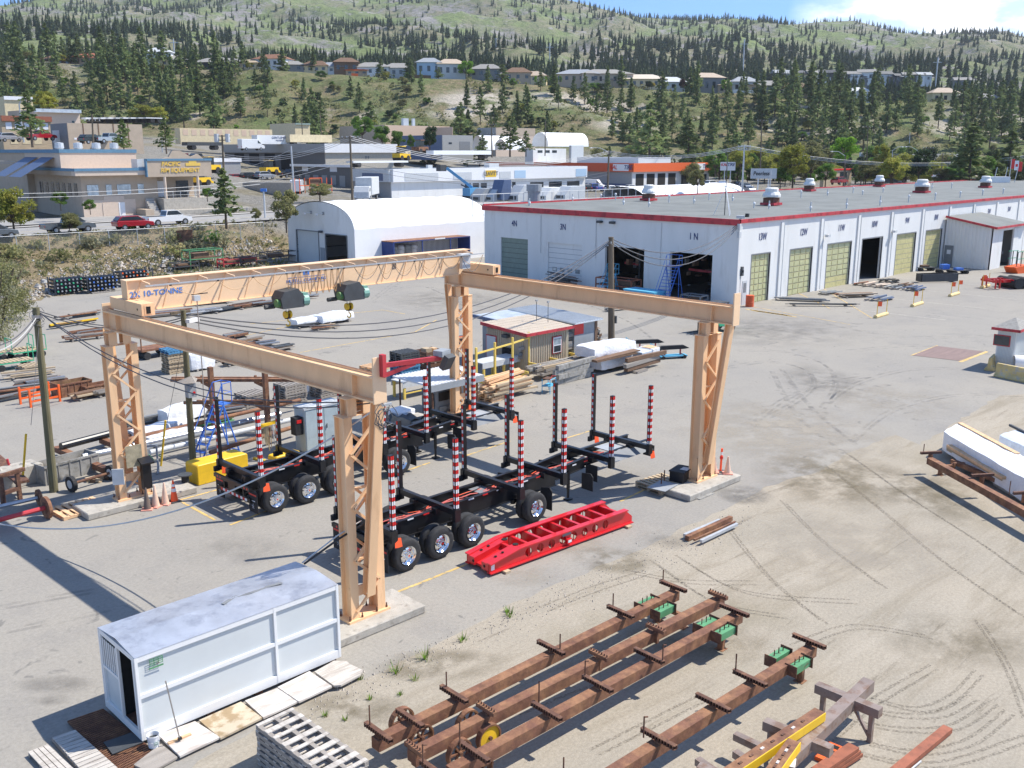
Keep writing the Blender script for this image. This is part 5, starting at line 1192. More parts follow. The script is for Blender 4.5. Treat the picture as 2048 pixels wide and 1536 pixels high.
A=G(511,1450,1.0);B=G(585,1416,1.0);C=G(736,1522,1.0);ang=atan2((C-B).y,(C-B).x);L1=(C-B).length;W1=(B-A).length
mb=MB();Wp,Lp=W1,L1
for y in(.05,Wp/2,Wp-.05):mb.box(0,Lp,y-.05,y+.05,.025,.115,'woodgrey')
for k in range(9):x=k*(Lp-.12)/8;mb.box(x,x+(.15 if k%2 else.10),0,Wp,.115,.14,'woodwhite')
for k in range(4):x=k*(Lp-.12)/3;mb.box(x,x+.12,0,Wp,0,.025,'woodwhite')
po=mb.build('wooden_pallet');rz=ang;off=B+Vector((cos(ang+1.5708*-1),sin(ang-1.5708),0))*0
org=B if(Matrix.Rotation(ang,3,'Z')@Vector((0,1,0))).dot(A-B)>0 else A
for k in range(7):
 o=po if k==0 else po.copy()
 if k:COL.objects.link(o)
 o.location=(org.x+R.uniform(-.02,.02),org.y+R.uniform(-.02,.02),.02+k*.142);o.rotation_euler=(0,0,ang+R.uniform(-.012,.012));tag(o,'weathered grey pallet in the tall stack at the bottom edge','pallet','pallets in the stack at the bottom edge')
def rackbeam(p,q,crosses,pins,label,zt=.78,w=.27,cl=.95,tilt=0.,legs=(),wheels=(),green=(),ctyp=None,mt='rust',side=1,group='rusty rack beams lying on the dirt'):
 P=G(*p,zt);Q=G(*q,zt);d=(Q-P).normalized();n=Vector((-d.y,d.x,0));t=thing('rack_beam',label,'rack beam',(P.x,P.y,0),0,group);O=Vector((P.x,P.y,0))
 m=MB();m.bar(P-O-Vector((0,0,w/2)),Q-O-Vector((0,0,w/2)),w,w,mt);m.build('beam',parent=t)
 for i,c in enumerate(crosses):
  c_=G(*c[:2],zt+.12);cc=c_-O;l=cl*(c[2]if len(c)>2 else 1.);short=ctyp=='short'
  a=cc+n*l/2;b=cc-n*l/2;m=MB()
  if short:l=.62;a=cc+n*l/2;b=cc-n*l/2;m.bar(a,b,.12,.10,mt);[m.cyl(a.lerp(b,(k+.5)/7)+Vector((0,0,.04)),a.lerp(b,(k+.5)/7)+Vector((0,0,.11)),.018,'rustdark',5)for k in range(7)]
  else:
   m.bar(a+Vector((0,0,.04)),b+Vector((0,0,.04)),.11,.015,'rustdark');m.bar(a-Vector((0,0,.045)),b-Vector((0,0,.045)),.11,.015,'rustdark');m.bar(a+d*.045,b+d*.045,.015,.09,'rustdark')
   for k in range(12):q_=a.lerp(b,(k+.5)/12);m.bar(q_-d*.06-Vector((0,0,.05)),q_-d*.06+Vector((0,0,.04)),.025,.025,'rustdark')
  m.bar(cc-Vector((0,0,.08))+n*.0,cc-Vector((0,0,.40)),.16,.10,mt);m.build('cross_arm',parent=t)
 for(u,v0,v1,k)in pins:
  b=G(u,v1,zt+.1)-O;x,fw,dn=_ray(u,v0);Y=(Vector((cos(pi/2-AZ),sin(pi/2-AZ),0))).dot(b+O);tz=K(u,v0,Y).z;m=MB();m.tube([b,(b.x,b.y,tz)]+([(b.x+.1,b.y-.02,tz-.03)]if k else[]),.018,'rustdark',6);m.build('pin',parent=t)
 for(u,v,s)in legs:
  c=G(u,v,0)-O;m=MB();m.bar(c,c+Vector((0,0,zt-.4)),.16,.12,mt);m.bar(c+Vector((0,0,zt-.42)),c+Vector((0,0,zt-.42))+n*s*.5,.12,.10,mt);m.cb(c+Vector((0,0,.01)),(.26,.26,.02),mt);m.build('leg',parent=t)
 for(u,v,m_)in wheels:
  c=G(u,v,.33)-O;m=MB();r0=MB()
  for k in range(24):
   a0=2*pi*k/24;a1=2*pi*(k+1)/24
   f=lambda a,r,h:c+d*cos(a)*r+Vector((0,0,sin(a)*r))+n*h
   r0 .quad([f(a0,.33,-.07),f(a1,.33,-.07),f(a1,.33,.07),f(a0,.33,.07)],'rust');r0 .quad([f(a0,.29,-.07),f(a0,.29,.07),f(a1,.29,.07),f(a1,.29,-.07)],'rust')
   for h in(-.07,.07):r0 .quad([f(a0,.33,h),f(a1,.33,h),f(a1,.29,h),f(a0,.29,h)],'rust')
   if m_=='yellow':r0 .quad([f(a0,.295,-.03),f(a1,.295,-.03),f(a1,0,-.05),f(a0,0,-.05)],'yellow')
  if m_!='yellow':
   for k in range(6):a0=k*pi/3;r0 .bar(c,c+d*.3*cos(a0)+Vector((0,0,.3*sin(a0))),.05,.04,'rust')
  r0 .cyl(c-n*.1,c+n*.1,.05,'rustdark',8);r0 .build('wheel',parent=t)
 for(u,v)in green:
  c=G(u,v,zt-.12)-O
  for s in(-1,1):
   m=MB();k=c+n*s*(w/2+.16);m.bar(k-d*.35,k+d*.35,.24,.20,'green');
   for e_ in(-.37,.37):m.bar(k+d*(e_-.01)+n*s*.0,k+d*(e_+.01),.34,.30,'rustdark')
   for e_ in(-.2,0,.2):m.cyl(k+d*e_+Vector((0,0,.1)),k+d*e_+Vector((0,0,.26)),.015,'rustdark',5)
   m.build('spring_box',parent=t)
 return t
rackbeam((750,1478),(1352,1180),[(757,1464),(820,1436),(908,1388),(1102,1295),(1241,1223),(1346,1172)],[(740,1411,1455,0),(893,1344,1378,0),(1120,1268,1302,0),(1226,1187,1212,0),(1326,1140,1163,0)],'rusty rack beam nearest the yard edge, with two brown wheels at its near end',legs=((1317,1243,1),),wheels=((842,1475,'r'),(803,1441,'r')),green=((1310,1215),))
rackbeam((822,1503),(1442,1192),[(830,1497),(973,1418),(1198,1310),(1312,1257),(1436,1190)],[(920,1445,1500,0)],'rusty rack beam with one bright yellow wheel',ctyp='short',legs=((1365,1255,1),),wheels=((977,1474,'yellow'),(935,1445,'r')))
rackbeam((900,1536),(1478,1224),[(870,1542),(948,1503),(1093,1422),(1195,1367),(1298,1311),(1468,1220)],[(846,1490,1530,1),(1078,1363,1405,0),(1170,1322,1355,1),(1325,1290,1325,1)],'third rusty rack beam, beyond the yellow wheel, with green spring boxes',legs=((1442,1298,1),),wheels=((960,1536,'r'),(918,1505,'r')),green=((1430,1258),))
rackbeam((1190,1560),(1625,1290),[(1317,1476),(1426,1405),(1500,1356),(1618,1282)],[(1287,1434,1475,1),(1471,1308,1345,0),(1127,1515,1545,0)],'lone rusty rack beam with the largest green spring boxes',legs=((1600,1362,1),),green=((1577,1322),))
rackbeam((1860,915),(2120,1055),[(1862,905),(1965,950),(2050,985)],[(1847,888,905,0),(2018,962,990,0)],'rusty rack beam in front of the white wrapped timber at the right edge',legs=((1880,950,1),(1905,945,1)),group=None,zt=.8)
def steel(p,q,z,w,h,m,name,label,cat='steel beam',group=None,extra=None):
 P=G(*p,z);Q=G(*q,z);O=Vector((P.x,P.y,0));t=MB();t.bar(P-O-Vector((0,0,h/2)),Q-O-Vector((0,0,h/2)),w,h,m)
 if extra:extra(t,P-O,Q-O)
 o=t.build(name);o.location=O;return tag(o,label,cat,group)
def tubeframe():
 P=G(1540,1545,.95);Q=G(1738,1358,.95);O=Vector((P.x,P.y,0));t=thing('tube_frame','crossed frame of brown grey square steel tubes on splayed legs','steel frame',O);d=(Q-P).normalized();n=Vector((-d.y,d.x,0))
 m=MB();m.bar(P-O-Vector((0,0,.14)),Q-O-Vector((0,0,.14)),.28,.28,'steelbrown');m.build('main_tube',parent=t)
 for(a,b)in(((1634,1364),(1762,1416)),((1530,1437),(1664,1492)),((1397,1527),(1610,1600))):
  A=G(*a,.955);B=G(*b,.955);m=MB();m.bar(A-O-Vector((0,0,.13)),B-O-Vector((0,0,.13)),.22,.22,'steelbrown');m.build('cross_tube',parent=t)
  for f in((.12,.88)if a[0]==1634 else(.1,)):
   c=A.lerp(B,f)-O;m=MB();m.bar((c.x,c.y,.75),(c.x,c.y,0),.1,.12,'steelbrown',up=tuple(d));c2=A.lerp(B,.4 if f<.5 else.6)-O;m.bar((c.x,c.y,.1),(c2 .x,c2 .y,.72),.06,.08,'steelbrown',up=tuple(d));m.build('leg',parent=t)
mat('steelbrown',(.28,.22,.19),.55,.2,var=.2,vs=2,col2=(.22,.14,.10))
tubeframe()
def ybeam(p,q,z,label,w=.26,h=.20,m='rust'):
 def ex(t,a,b):
  d=(b-a).normalized();n=Vector((d.y,-d.x,0));t.bar(a+n*(w/2+.01)-Vector((0,0,h/2)),b+n*(w/2+.01)-Vector((0,0,h/2)),.02,h,'yellow')
  for k in range(8):c=a.lerp(b,.12+k*.1);t.cb((c.x,c.y,c.z+.01),(.1,.05,.02),'plywhite' if k%3==0 else 'rustdark',rz=atan2(d.y,d.x))
 return steel(p,q,z,w,h,m,'channel_beam',label,extra=ex)
ybeam((1430,1560),(1640,1420),1.18,'rusty beam with bright yellow side lying on the tube frame, longest one')
ybeam((1530,1560),(1588,1480),1.18,'shorter rusty beam with yellow side lying across the tube frame')
for k,(a,b)in enumerate((((1395,1515),(1445,1550)),((1470,1465),(1540,1498)),((1470,1500),(1500,1520)))):steel(a,b,.6,.16,.16,'steelbrown','square_tube',('square grey tube end at the bottom edge left of the yellow beams','square grey tube end sticking out beside the yellow beams','stubby grey tube end under the yellow beams')[k])
for k in range(3):steel((1610+k*6,1556+3*k),(1708+4*k,1490+6*k),.34-k*.1,.26,.08,'rustred','channel_beam','red oxide channel in the short pile at the bottom right',group='red oxide channels in the short pile')
def ex(t,a,b):d=(b-a).normalized();n=Vector((d.y,-d.x,0));t.bar(a+n*.16-Vector((0,0,.1)),b-(b-a)*.55+n*.16-Vector((0,0,.1)),.03,.03,'greylite')
steel((1770,1556),(1896,1453),.16,.22,.12,'rustred','channel_beam','single long red oxide channel lying alone on the dirt at bottom right',extra=ex)
m=MB();m.box(0,.75,0,.42,0,.1,'orange');m.box(.3,.45,.12,.3,.1,.11,'dark');m.box(.55,.68,.12,.3,.1,.11,'dark');one(m,'orange_bracket','orange slotted bracket against the red channel pile','bracket',G(1665,1535),radians(5))
m=MB();m.box(0,.32,0,.25,0,.012,'white');m.cyl((-.1,.2,.05),(-.4,.3,.05),.05,'white',10);one(m,'sign_sheet','white sheet and tube on the beams at the bottom edge','sheet',G(1590,1536,.9),radians(25))
def wrapped(pts,z0,z1,label,m='plastic',name='wrapped_bundle',ls=1.):
 P=[G(u,v,z1)for u,v in pts];O=Vector((P[0].x,P[0].y,0));mb=MB();n=14;A,B,C,D=P
 top=[[A.lerp(B,i/n).lerp(D.lerp(C,i/n),j/5.)for j in range(6)]for i in range(n+1)]
 def jt(p,s=.03):return Vector((p.x+noise.noise(p*2.3)*s,p.y+noise.noise(p*2.1+Vector((5,0,0)))*s,p.z+noise.noise(p*1.7+Vector((0,7,0)))*s*2))
 G_={}
 rows=[]
 cs=Vector((0,0,0));
 for i in range(n+1):
  r_=[]
  for f in(z0+.0,z0+(z1-z0)*.55):p=top[i][0];r_.append(jt(Vector((p.x,p.y,f)),.06))
  r_+=[jt(top[i][j]-Vector((0,0,.05 if j in(0,5)else 0)))for j in range(6)]
  for f in(z0+(z1-z0)*.55,z0):p=top[i][5];r_.append(jt(Vector((p.x,p.y,f)),.06))
  rows.append([tuple(q-O)for q in r_])
 k=len(rows[0])
 mb.add([q for r_ in rows for q in r_],[(i*k+j,i*k+j+1,(i+1)*k+j+1,(i+1)*k+j)for i in range(n)for j in range(k-1)]+[tuple(range(k)),tuple(range(n*k+k-1,n*k-1,-1))],m)
 o=mb.build(name,smooth='a');o.location=O;return tag(o,label,'wrapped bundle')
wrapped([(1888,862),(2100,985),(2130,955),(1922,843)],.25,1.15,'long white plastic wrapped timber bundle at the right edge')
wrapped([(2000,868),(2110,920),(2125,895),(2040,858)],.2,1.1,'smaller grey white wrapped bundle at the right edge, beyond the long one','plasticblue')
steel((1920,845),(2035,906),1.2,.22,.05,'woodnew','plank','orange brown plank on top of the long white wrapped bundle','plank')
for k in range(4):steel((1899,889+k*3),(2010,953+k*3),.78-k*.14,.26,.12,'woodnew' if k==0 else 'wood','timber','orange brown timber in the pile beside the long white bundle','timber','timbers piled beside the long white bundle')
steel((2020,848),(2120,896),1.2,.1,.1,'dkgrey','steel_tube','dark steel tube on the farther wrapped bundle','tube')
def block(p,rz,L_,W,H,m,label,group=None,holes=True,name='concrete_block'):
 t=thing(name,label,'concrete block',p,rz,group);mb=MB();c=.06
 mb.ext([(0,0),(L_,0),(L_,H-c),(L_-c,H),(c,H),(0,H-c)],(0,0,0),(0,W),m,ax='x');mb.build('body',parent=t,bevel=.025)
 if holes:
  k=MB()
  for x in(L_*.28,L_*.72):k.lathe([(.16,0),(.10,.08),(.0,.08)],m,4,(x,W/2,H))
  k.build('key',parent=t)
 return t
a=G(1966,960,0);rzb=atan2((G(2048,1010)-a).y,(G(2048,1010)-a).x)
q=G(1985,970,0)
block((q.x,q.y,0),rzb,1.5,.75,.72,'concrete','concrete block with square keys, left of two at the right edge','concrete blocks at the right edge')
q2=q+Vector((cos(rzb),sin(rzb),0))*1.58;block((q2 .x,q2 .y,0),rzb,1.5,.75,.72,'concrete','concrete block with square keys, right of two, cut by the picture edge','concrete blocks at the right edge')
for k,(a,b)in enumerate((((1905,918),(2060,985)),((2015,962),(2110,1005)),((1965,925),(2090,990)))):steel(a,b,.45+.1*k,.2,.18,'rust','steel_beam',('long rusty beam lying behind the front rack beam at the right edge','short rusty beam in front of the concrete blocks','rusty beam between the rack beam and the concrete blocks')[k])
def jersey(p,rz,L_,label):
 mb=MB();mb.ext([(-.30,0),(.30,0),(.30,.1),(.14,.3),(.09,.82),(-.09,.82),(-.14,.3),(-.30,.1)],(0,0,0),(0,L_),'barrier',ax='x' if 0 else 'x');return one(mb,'road_barrier',label,'barrier',p,rz,'pale yellow road barriers by the hut',bevel=.02)
mat('barrier',(.62,.47,.20),.8,var=.15,vs=2,col2=(.48,.42,.32))
a=G(1978,742);b=G(1998,722);jersey(a,atan2((b-a).y,(b-a).x)-pi/2,1.6,'pale yellow road barrier, the shorter one nearest the hut')
a=G(1992,752);b=G(2060,766);jersey(a,atan2((b-a).y,(b-a).x)-pi/2,3.2,'pale yellow road barrier, the long one running out of the picture')
mb=MB();mb.lathe([(0,-.9),(.3,-.85),(.5,-.65),(.52,0),(.52,.65),(.5,.7)],'white',18,ax=1);p=G(2052,728,.55);one(mb,'gas_tank','white gas tank behind the road barriers','tank',p,radians(30),smooth=True)
def cone(p,m,label,base='conepink',band=None,h=.88,g='traffic cones at the far left crane leg',lean=0.):
 t=thing('traffic_cone',label,'traffic cone',p,R.uniform(0,1),g);b=MB();b.box(-.2,.2,-.2,.2,0,.04,base);b.build('base',parent=t)
 c=MB();c.lathe([(.145,.04),(.03,h-.02),(.0,h)],m,16);c.build('body',parent=t,smooth='a')
 if band:
  for z0,z1 in((.42,.55),(.62,.72)):r0=.148-.115*z0/h+.004;r1=.148-.115*z1/h+.004;b=MB();b.lathe([(r0,z0),(r1,z1)],'white',16);b.build('band',parent=t)
 return t
cone(G(295,1019),'conedark','dark dirty cone, leftmost of the row at the far left crane leg')
cone(G(312,1013),'conefade','faded cream cone next to the dark cone');cone(G(331,1008),'conefade','faded cream cone next to the bright orange cone')
cone(G(349,1003),'orangefl','bright orange cone with white bands at the end of the row','dkgrey',True)
cone(G(1455,947,.26),'conefade','faded cream cone on the right crane footing',g=None,h=.75);cone(G(1428,944,.26),'conefade','cream cone half hidden behind the right crane leg',g=None,h=.7)
mb=MB();mb.cyl((0,0,.0),(0,0,.03),.2,'dkgrey',12);mb.cyl((0,0,.03),(.03,0,1.0),.045,'orangefl',10);mb.cyl((.015,0,.55),(.018,0,.66),.07,'redtape',10);mb.cyl((.02,0,.72),(.026,0,.85),.047,'whitetape',10);one(mb,'delineator_post','orange delineator post on the right crane footing','post',G(1441,943,.26))
pallet('wood',G(1322,992),radians(-3),'brown slatted pallet carrying a grey mat by the right crane leg','pallets under the grey mat',2,.02,1.35)
mb=MB();mb.box(0,1.1,0,.8,0,.02,'grey');one(mb,'rubber_mat','grey mat lying on the slatted pallet by the right crane leg','mat',G(1330,984,.29),radians(8))
mb=MB();mb.box(0,.9,0,.6,0,.42,'black');mb.box(-.03,.93,-.03,.63,.42,.47,'blackmat');mb.box(.3,.7,-.02,.3,.475,.48,'plywhite');one(mb,'black_crate','black lidded box on the right crane footing','box',G(1366,968,.26),radians(12),bevel=.01)
mb=MB();mb.box(0,.6,0,.03,0,.62,'ply');mb.box(.1,.45,-.015,0,.35,.62,'brown');one(mb,'cardboard_sheet','brown board standing against the right crane leg','board',G(1394,967,.2),radians(14))
mb=MB();mb.box(0,.95,0,.5,.03,.06,'greymid');mb.box(0,.95,-.02,0,.03,.16,'greymid');one(mb,'steel_ramp','dark steel tray lying between the slatted pallet and the footing','tray',G(1368,978),radians(-30))
mb=MB();mb.box(0,1.0,0,.7,0,.03,'concretegrey');one(mb,'steel_plate','grey plate on the ground right of the slatted pallet','plate',G(1400,1000),radians(0))
mb=MB();[mb.bar((x,0,0),(x,0,.75),.04,.04,'rustdark')for x in(0,.4)];mb.bar((0,0,.55),(.4,0,.55),.03,.03,'rustdark');one(mb,'hand_cart','small dark two-post stand beside the slatted pallet','stand',G(1322,982),radians(20))
for k,(a,b,m_,w)in enumerate((((1369,1068),(1440,1038),'galv',.12),((1374,1072),(1462,1032),'rust',.16),((1388,1078),(1470,1042),'rust',.07),((1402,1080),(1474,1046),'galv',.10))):
 steel(a,b,.2,w,w,m_,'square_tube',('silver square tube at the back of the small tube pile','widest rusty tube in the small tube pile','thin rusty tube in the small tube pile','silver tube at the front of the small tube pile')[k],'tube','small pile of tubes at the yard edge')
mb=MB();rr=random.Random(6)
for u,v,s in((850,1318,1.2),(792,1345,1.),(925,1282,.8),(1018,1232,.9),(830,1360,.6),(650,1432,.5),(740,1400,.5),(908,1420,.6),(1940,912,.5),(1016,1225,.6),(770,1470,.4),(800,1390,.4),(720,1360,.5),(690,1440,.4),(905,1490,.6)):
 p=G(u,v)
 for k in range(26):a=rr.uniform(0,6.28);r_=rr.uniform(0,.16)*s;q=p+Vector((cos(a)*r_,sin(a)*r_,0));h=rr.uniform(.1,.34)*s;e_=q+Vector((cos(a)*h*.5,sin(a)*h*.5,h));w_=Vector((-sin(a),cos(a),0))*.014;mb.add([q-w_,q+w_,e_],[(0,1,2)],'leafbright' if k%3 else 'weed')
tag(mb.build('grass_tufts'),'small green grass tufts along the edge of the paving','grass',None,'stuff')
mb=MB()
for k in range(900):
 u=rr.uniform(620,1500);v=1400-(u-620)*.42+rr.gauss(0,16)+8;p=G(u,v,.005);s=rr.uniform(.01,.035);mb.add([p+Vector((s,0,0)),p+Vector((-s*.5,s*.8,0)),p+Vector((-s*.5,-s*.8,0)),p+Vector((0,0,s))],[(0,1,3),(1,2,3),(2,0,3)],'rockgrey')
tag(mb.build('loose_gravel'),'loose gravel crumbs along the edge of the paving','gravel',None,'stuff')
# left and middle of the yard
def tbar(pairs,w,h,m):
 mb=MB();[mb.bar(a,b,w,h,m)for a,b in pairs];return mb
def upole(u,vt,vb,r,label,mt='pole',z0=0.,extra=None,p=None):
 p=p or G(u[1],vb,z0);top=K(u[0],vt,(Vector((sin(AZ),cos(AZ),0))).dot(Vector((p.x,p.y,0))))
 t=thing('utility_pole',label,'utility pole',p);mb=MB();mb.cyl((0,0,-.1),(top.x-p.x,top.y-p.y,top.z-p.z),r,mt,12,r*.72);mb.build('pole',parent=t)
 if extra:extra(t,Vector((top.x-p.x,top.y-p.y,top.z-p.z)))
 return t,top
def ex_wires(t,q):
 mb=MB();rr=random.Random(2)
 for k in range(5):a=q+Vector((rr.uniform(-.1,.1),rr.uniform(-.1,.1),-.05-.1*k));mb.tube([a+Vector((.22*cos(x),.1*sin(x),.2*sin(x)-.15))for x in[i*.8 for i in range(8)]],.012,'slatewire',4)
 mb.cb(q-Vector((0,0,.35)),(.3,.3,.12),'steel');mb.build('wire_loops',parent=t)
p1,T1=upole((72,108),615,983,.17,'mossy wooden utility pole at the left, near the tan concrete block','polegreen',extra=ex_wires)
def ex2(t,q):
 mb=MB();z=2.15;mb.cb((.05,-.22,z+1.45),(.36,.30,.7),'grey');mb.build('switch_box',parent=t)
 mb=MB();mb.add([(-.45,-.3,z+1.75),(.1,-.62,z+1.75),(.1,-.3,z+2.02),(.55,.1,z+1.75),(-.45,.1,z+1.75)],[(0,1,2),(1,3,2),(0,2,4)],'woodgrey');mb.build('small_roof',parent=t)
 mb=MB();mb.cyl((.12,-.38,z+1.3),(.12,-.40,z+1.3),.06,'redtape',8);mb.build('red_button',parent=t)
 mb=MB();mb.cb(q+Vector((.3,-.1,-.45)),(.55,.3,.14),'white',rz=.3);mb.bar(q+Vector((0,0,-.35)),q+Vector((.25,-.1,-.4)),.05,.05,'grey');mb.bar(q+Vector((-.55,0,-.08)),q+Vector((.3,0,-.08)),.1,.1,'pole');mb.build('lamp_head',parent=t)
p2,T2=upole((366,387),620,940,.15,'dark wooden utility pole with grey switch box, beside the yellow block','polegreen',extra=ex2)
def ex3(t,q):ex_wires(t,q);mb=MB();mb.cb((.2,-.1,2.1),(.14,.2,.5),'dkgrey');mb.build('switch_box',parent=t)
p3,T3=upole((1222,1223),474,700,.24,'dark wooden utility pole standing before bays 2N and 1N of the workshop','pole',extra=ex3)
def cable(a,b,sag,r=.02,m='slatewire',n=16,label='black overhead cable sagging across the yard',group='overhead cables of the yard',mb=None):
 a=Vector(a);b=Vector(b);o=a.copy();pts=[a.lerp(b,i/n)-Vector((0,0,sag*4*(i/n)*(1-i/n)))-o for i in range(n+1)]
 m_=MB();m_.tube(pts,r,m,5);c=m_.build('overhead_cable');c.location=o;return tag(c,label,'cable',group)
CW=Vector((73.0,46.4,7.2))
for k in range(3):cable(T3+Vector((.1*k,0,-.1-.18*k)),CW+Vector((-.1,.1,-.1-.15*k)),1.6+.35*k,.035,label='dark cable from the tall pole to the workshop corner',group='cables from the tall pole to the workshop corner')
q3=K(880,700,46)
for k in range(3):cable(T3+Vector((0,.1*k,-.15-.16*k)),T2+Vector((.1,0,-.2-.12*k)),2.4+.25*k,.03,'slatewire',24,'long dark cable sagging from the tall pole to the pole by the yellow block','cables across the middle of the yard')
for k in range(2):cable(T2+Vector((0,0,-.3-.1*k)),T1+Vector((0,0,-.1-.1*k)),.5,.022,label='dark cable strung between the two left poles',group='cables between the two left poles')
for k in range(2):cable(T1+Vector((.1,0,-.2)),(15.0,20.2,6.8-.06*k),1.2+.2*k,.02,label='thin dark cable from the left pole to the near crane corner',group='cables from the left pole to the near crane corner')
for k in range(3):e_=K(-60,690+14*k,30);cable(T1+Vector((0,0,-.25-.1*k)),e_,.5,.022,'wirelite' if k==1 else 'slatewire',label='twisted cable running from the left pole out of the picture',group='cables leaving the left pole to the left')
e_=K(-80,1030,33);cable(e_,(15.0,20.3,6.6),1.7,.026,'greylite',24,'pale cable sweeping low from the left edge to the near crane corner',None)
e_=K(110,985,34);cable(T1+Vector((.05,0,-.6)),K(62,850,34.),.05,.01,label='thin guy wire from the left pole down to the yellow sleeve',group=None)
cable(T2+Vector((0,0,-.9)),K(333,850,40.),.02,.01,label='thin guy wire from the pole by the yellow block',group=None)
mb=MB();mb.tube([Vector((13.1,21.4,2.3)),Vector((14.2,21.3,2.75)),Vector((14.9,21.1,3.05))],.03,'black',6);mb.tube([Vector((13.1,21.5,2.3)),Vector((14.2,21.4,2.8)),Vector((14.9,21.2,3.12))],.02,'greylite',6);o=mb.build('supply_cable',off=(13.1,21.4,2.3));o.location=(13.1,21.4,2.3);tag(o,'thick supply cable from the cabin roof to the near crane leg','cable')
def guyrod(u0,v0,u1,v1,z,label):p=G(u1,v1,z);Y=Vector((sin(AZ),cos(AZ),0)).dot(Vector((p.x,p.y,0)));q=K(u0,v0,Y);mb=MB();mb.cyl((0,0,0),q-p,.045,'yellow',8);one(mb,'yellow_guard',label,'guard tube',p)
guyrod(52,868,46,950,.75,'yellow guard tube standing on the tan concrete block');guyrod(331,841,322,932,.0,'yellow guard tube standing behind the grey sawhorse')
p=G(397,972);b_=G(478,950);block((p.x,p.y,0),atan2((b_-p).y,(b_-p).x),2.35,.95,.85,'yellow','big yellow painted concrete block behind the far trailer',None,False)
mb=MB();mb.cyl((0,0,0),(0,0,.04),.33,'dkgrey',16);mb.cyl((0,0,.04),(0,0,.55),.15,'blackmat',12);mb.cyl((0,0,.55),(0,0,.59),.28,'dkgrey',16);one(mb,'cable_reel','dark cable reel standing beside the yellow block','reel',G(372,976))
p=G(320,942);t=thing('sawhorse','grey steel sawhorse between the far left crane leg and the pole','sawhorse',p,radians(60));mb=MB();mb.bar((0,0,1.15),(-.1,1.8,1.15),.1,.1,'grey');mb.build('top_rail',parent=t)
for y in(0.05,1.7):mb=MB();mb.bar((-.05,y,0),(-.05,y,1.15),.08,.08,'grey');mb.bar((-.5,y,.04),(.45,y,.04),.07,.07,'grey');mb.bar((-.4,y,.05),(-.05,y,.6),.05,.05,'grey');mb.bar((.35,y,.05),(-.05,y,.6),.05,.05,'grey');mb.build('leg',parent=t)
mb=MB();mb.bar((0,0,.1),(.15,.8,.8),.05,.04,'green');mb.bar((.5,0,.1),(.15,.8,.8),.05,.04,'green');mb.cyl((.15,.8,.8),(.4,.9,.6),.13,'black',8);mb.cb((.1,.4,.45),(.5,.3,.3),'greymid');one(mb,'cut_off_saw','small green framed machine by the far left crane leg','machine',G(308,925),.5)
def rolling_ladder(p,rz,h,L_,w,n,m,label,steps=True):
 t=thing('rolling_ladder',label,'rolling ladder',p,rz);mb=MB()
 for y in(0,w):mb.bar((0,y,.05),(L_,y,h),.05,.05,m);mb.bar((L_+.1,y,0),(L_,y,h),.04,.04,m);mb.bar((L_+.5*L_,y,0),(L_,y,h*.98),.05,.05,m);mb.bar((.0,y,.08),(1.5*L_,y,.08),.04,.04,m)
 mb.bar((1.5*L_,0,.08),(1.5*L_,w,.08),.04,.04,m);mb.bar((1.25*L_,0,h*.5),(1.25*L_,w,h*.5),.03,.03,m);mb.build('frame',parent=t)
 for k in range(n):f=(k+.6)/n;mb=MB();mb.cb((L_*f,w/2,h*f),(.22,w,.03),m);mb.build('tread',parent=t)
 mb=MB();mb.box(L_-.05,L_+.5,0,w,h-.02,h+.02,m);mb.build('platform',parent=t)
 mb=MB()
 for y in(0,w):
  mb.tube([(.0,y,.1),(.0,y,.9),(L_,y,h+.95),(L_+.5,y,h+.95),(L_+.5,y,h)],.022,m,6);mb.tube([(L_,y,h),(L_,y,h+.95)],.02,m,5);mb.tube([(L_,y,h+.5),(L_+.5,y,h+.5)],.016,m,5)
 mb.tube([(L_+.5,0,h+.95),(L_+.5,w,h+.95)],.022,m,5);mb.tube([(L_+.5,0,h+.5),(L_+.5,w,h+.5)],.016,m,5);mb.build('handrail',parent=t)
 return t
rolling_ladder(G(402,930),radians(15),2.35,1.5,.6,8,'blue','bright blue rolling ladder behind the yellow block')
a=G(1358,608);rolling_ladder((a.x-1.6,a.y+.2,0),radians(5),3.3,1.9,1.3,12,'blue','tall blue rolling ladder standing at the open bay 1N')
a=G(1236,590);rolling_ladder((a.x-1.2,a.y+.3,0),radians(5),1.9,1.3,1.0,6,'cyanblue','pale blue rolling ladder standing at the open bay behind the tall pole')
t=thing('pipe_rack','brown cantilever rack with long tubes, between the pole and the grey cabinet','pipe rack',G(435,880));O=G(435,880)
for u,v in((430,868),(537,868),(560,850))[:2]:
 b=G(u,v);b=Vector((b.x,b.y,0))-O;b.z=0;mb=MB();mb.bar(b,b+Vector((0,0,3.3)),.24,.2,'rust');mb.bar(b-Vector((.0,.9,-.12)),b+Vector((0,.9,.12)),.2,.2,'rust');
 for z in(1.2,2.35):mb.bar(b+Vector((0,-.1,z)),b+Vector((0,.95,z+.1)),.14,.16,'rust');mb.bar(b+Vector((0,.95,z+.2)),b+Vector((0,.85,z+.2)),.1,.4,'rust')
 mb.build('upright',parent=t)
for k,(z,y,l0,l1)in enumerate(((2.62,.25,-1.5,5.2),(2.60,.55,-.9,4.4),(2.62,.8,-1.2,5.6),(1.42,.4,-1.5,4.8),(1.42,.7,-1.,5.5))):steel((G(430,868)).to_2d()and(430,868),(431,868),0,.01,.01,'rust','steel_tube','x')if False else None
b=G(430,868);dr=(G(537,868)-b);dr.z=0;dr.normalize()
